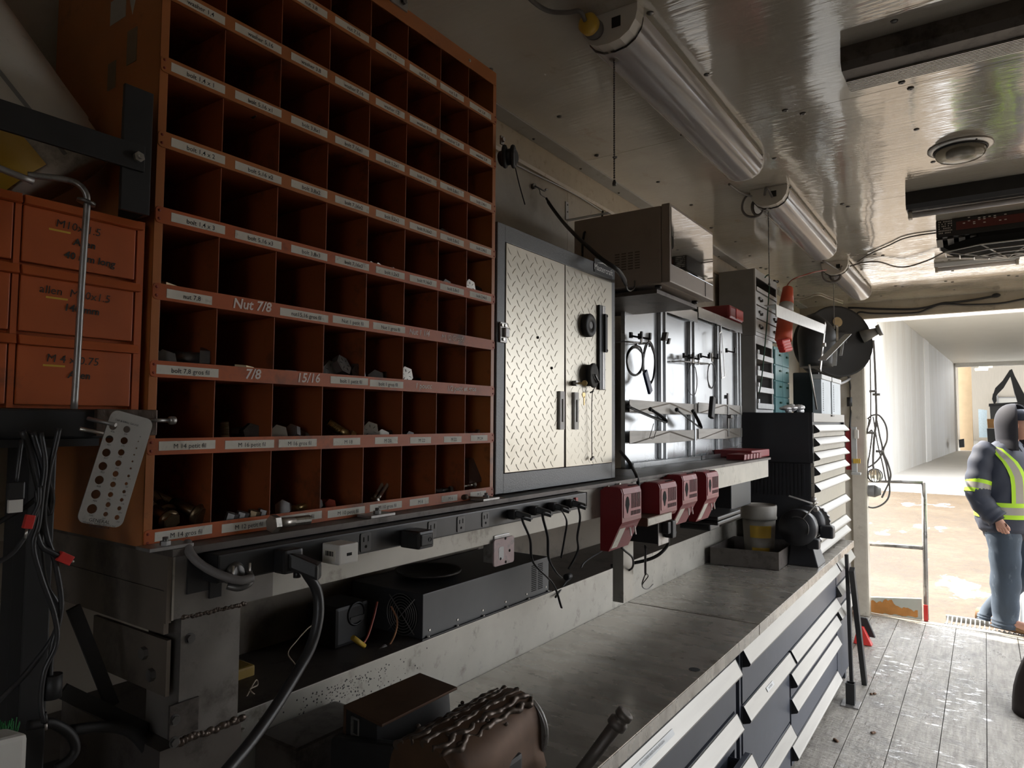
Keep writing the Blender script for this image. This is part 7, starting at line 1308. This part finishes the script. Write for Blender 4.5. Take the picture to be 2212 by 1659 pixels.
# hood and cap
k = M(); R = []
for j in range(15):
    a = -1.25+2.72*j/14; zz_ = .005+.158*math.sin(a)-(.06 if a < -.9 else .02*(1 if a < -.6 else 0)); r_ = .138*max(.03, math.cos(a))**.75 if a > 0 else .138-.012*abs(a)+(.03 if a < -.9 else 0)
    R.append([hc+FW*(-.035+r_*.98*math.cos(g))+RT_*(r_*.90*math.sin(g))+Z_*zz_ for g in [1.12+i*(6.2832-2.24)/26 for i in range(27)]])
vs_ = [[k.bm.verts.new(p) for p in r] for r in R]
k._fin([k.bm.faces.new([vs_[j][i], vs_[j][i+1], vs_[j+1][i+1], vs_[j+1][i]]) for j in range(14) for i in range(26)], True)
ho = k.build('hood', 'hood', person); sm = ho.modifiers.new('thick', 'SOLIDIFY'); sm.thickness = .012; sm.offset = 1
k = M()
for s_ in (1, -1): k.tube([L(.12, .05*s_, 1.52), L(.16, .05*s_, 1.44), L(.20, .045*s_, 1.32)], .004, 6, 4)
k.build('drawstring', 'hood', person)
k = M(); k.rings([[hc+FW*(.004+.102*f*math.cos(g))+RT_*(.086*f*math.sin(g))+Z_*z for g in [i*6.2832/24 for i in range(24)]] for f, z in ((1.0, .035), (1.0, .06), (.93, .09), (.7, .115), (.3, .126), (.05, .128))]); cp = k.build('cap', 'jacket', person)
k = M(); A_ = [hc+FW*(.09+.085*math.cos(g))+RT_*(.07*math.sin(g))+Z_*(.040-.012*math.cos(g)) for g in [-1.5+i*3/14 for i in range(15)]]; k.prism(A_, (0, 0, .006)); k.build('brim', 'jacket', cp); k = M(); k.obox(hc+FW*.10+RT_*.03+Z_*.075, FW-Z_*.2, RT_, Z_, (.003, .02, .014), .002); k.build('red_badge', 'redv', cp)
k = M(); k.tube([hc+FW*.078+RT_*(.034+.013*math.cos(g))+Z_*(.006+.011*math.sin(g))+FW*(.012-.008*math.cos(g)) for g in [i*6.2832/12 for i in range(13)]], .0015, 5, 2); k.build('glasses', 'redv', person)
# jeans and boots
def leg(k, pts, rs_, n=20):
    m_ = [V(p) for p in pts]; R = []
    for i in range(len(m_)-1):
        for q in range(8):
            s_ = q/8; c_ = m_[i].lerp(m_[i+1], s_); r_ = rs_[i]+(rs_[i+1]-rs_[i])*s_; r_ += .004*math.sin((i*8+q)*1.9)
            R.append([c_+FW*(r_*1.05*math.cos(g)+.004*math.sin(g*3+q))+RT_*(r_*.95*math.sin(g)) for g in [w*6.2832/n for w in range(n)]])
    R.append([m_[-1]+FW*(rs_[-1]*1.1*math.cos(g))+RT_*(rs_[-1]*math.sin(g)) for g in [w*6.2832/n for w in range(n)]]); k.rings(R)
k = M(); leg(k, [J['rhip']+Z_*.09, J['rkn'], J['ran']+Z_*.02, J['ran']-Z_*.045], [.135, .102, .090, .098]); leg(k, [J['lhip']+Z_*.09, J['lkn'], J['lan']+Z_*.02, J['lan']-Z_*.03], [.130, .098, .082, .086]); k.rings([[L(0, 0, z)+FW*(.155*f*math.cos(g))+RT_*(.195*f*math.sin(g)) for g in [w*6.2832/24 for w in range(24)]] for z, f in ((.80, .92), (.88, 1), (.98, .98), (1.02, .9))]); k.build('jeans', 'denim', person)
for an, to, zf in (('ran', 'rto', FZ+.006), ('lan', 'lto', FZ+.010)):
    k = M(); a = J[an]; f_ = FW; R = []
    for s_, w_, h_ in ((-.10, .030, .05), (-.09, .042, .10), (-.03, .048, .12), (.05, .048, .085), (.11, .050, .065), (.16, .042, .055), (.19, .022, .035)):
        c_ = V((a.x, a.y, zf))+f_*s_; R.append([c_+RT_*(w_*math.cos(g))+Z_*(h_*max(0.02, .5+.5*math.sin(g))) for g in [w*6.2832/16 for w in range(16)]])
    k.rings(R); b_ = k.build('boot', 'boot', person)
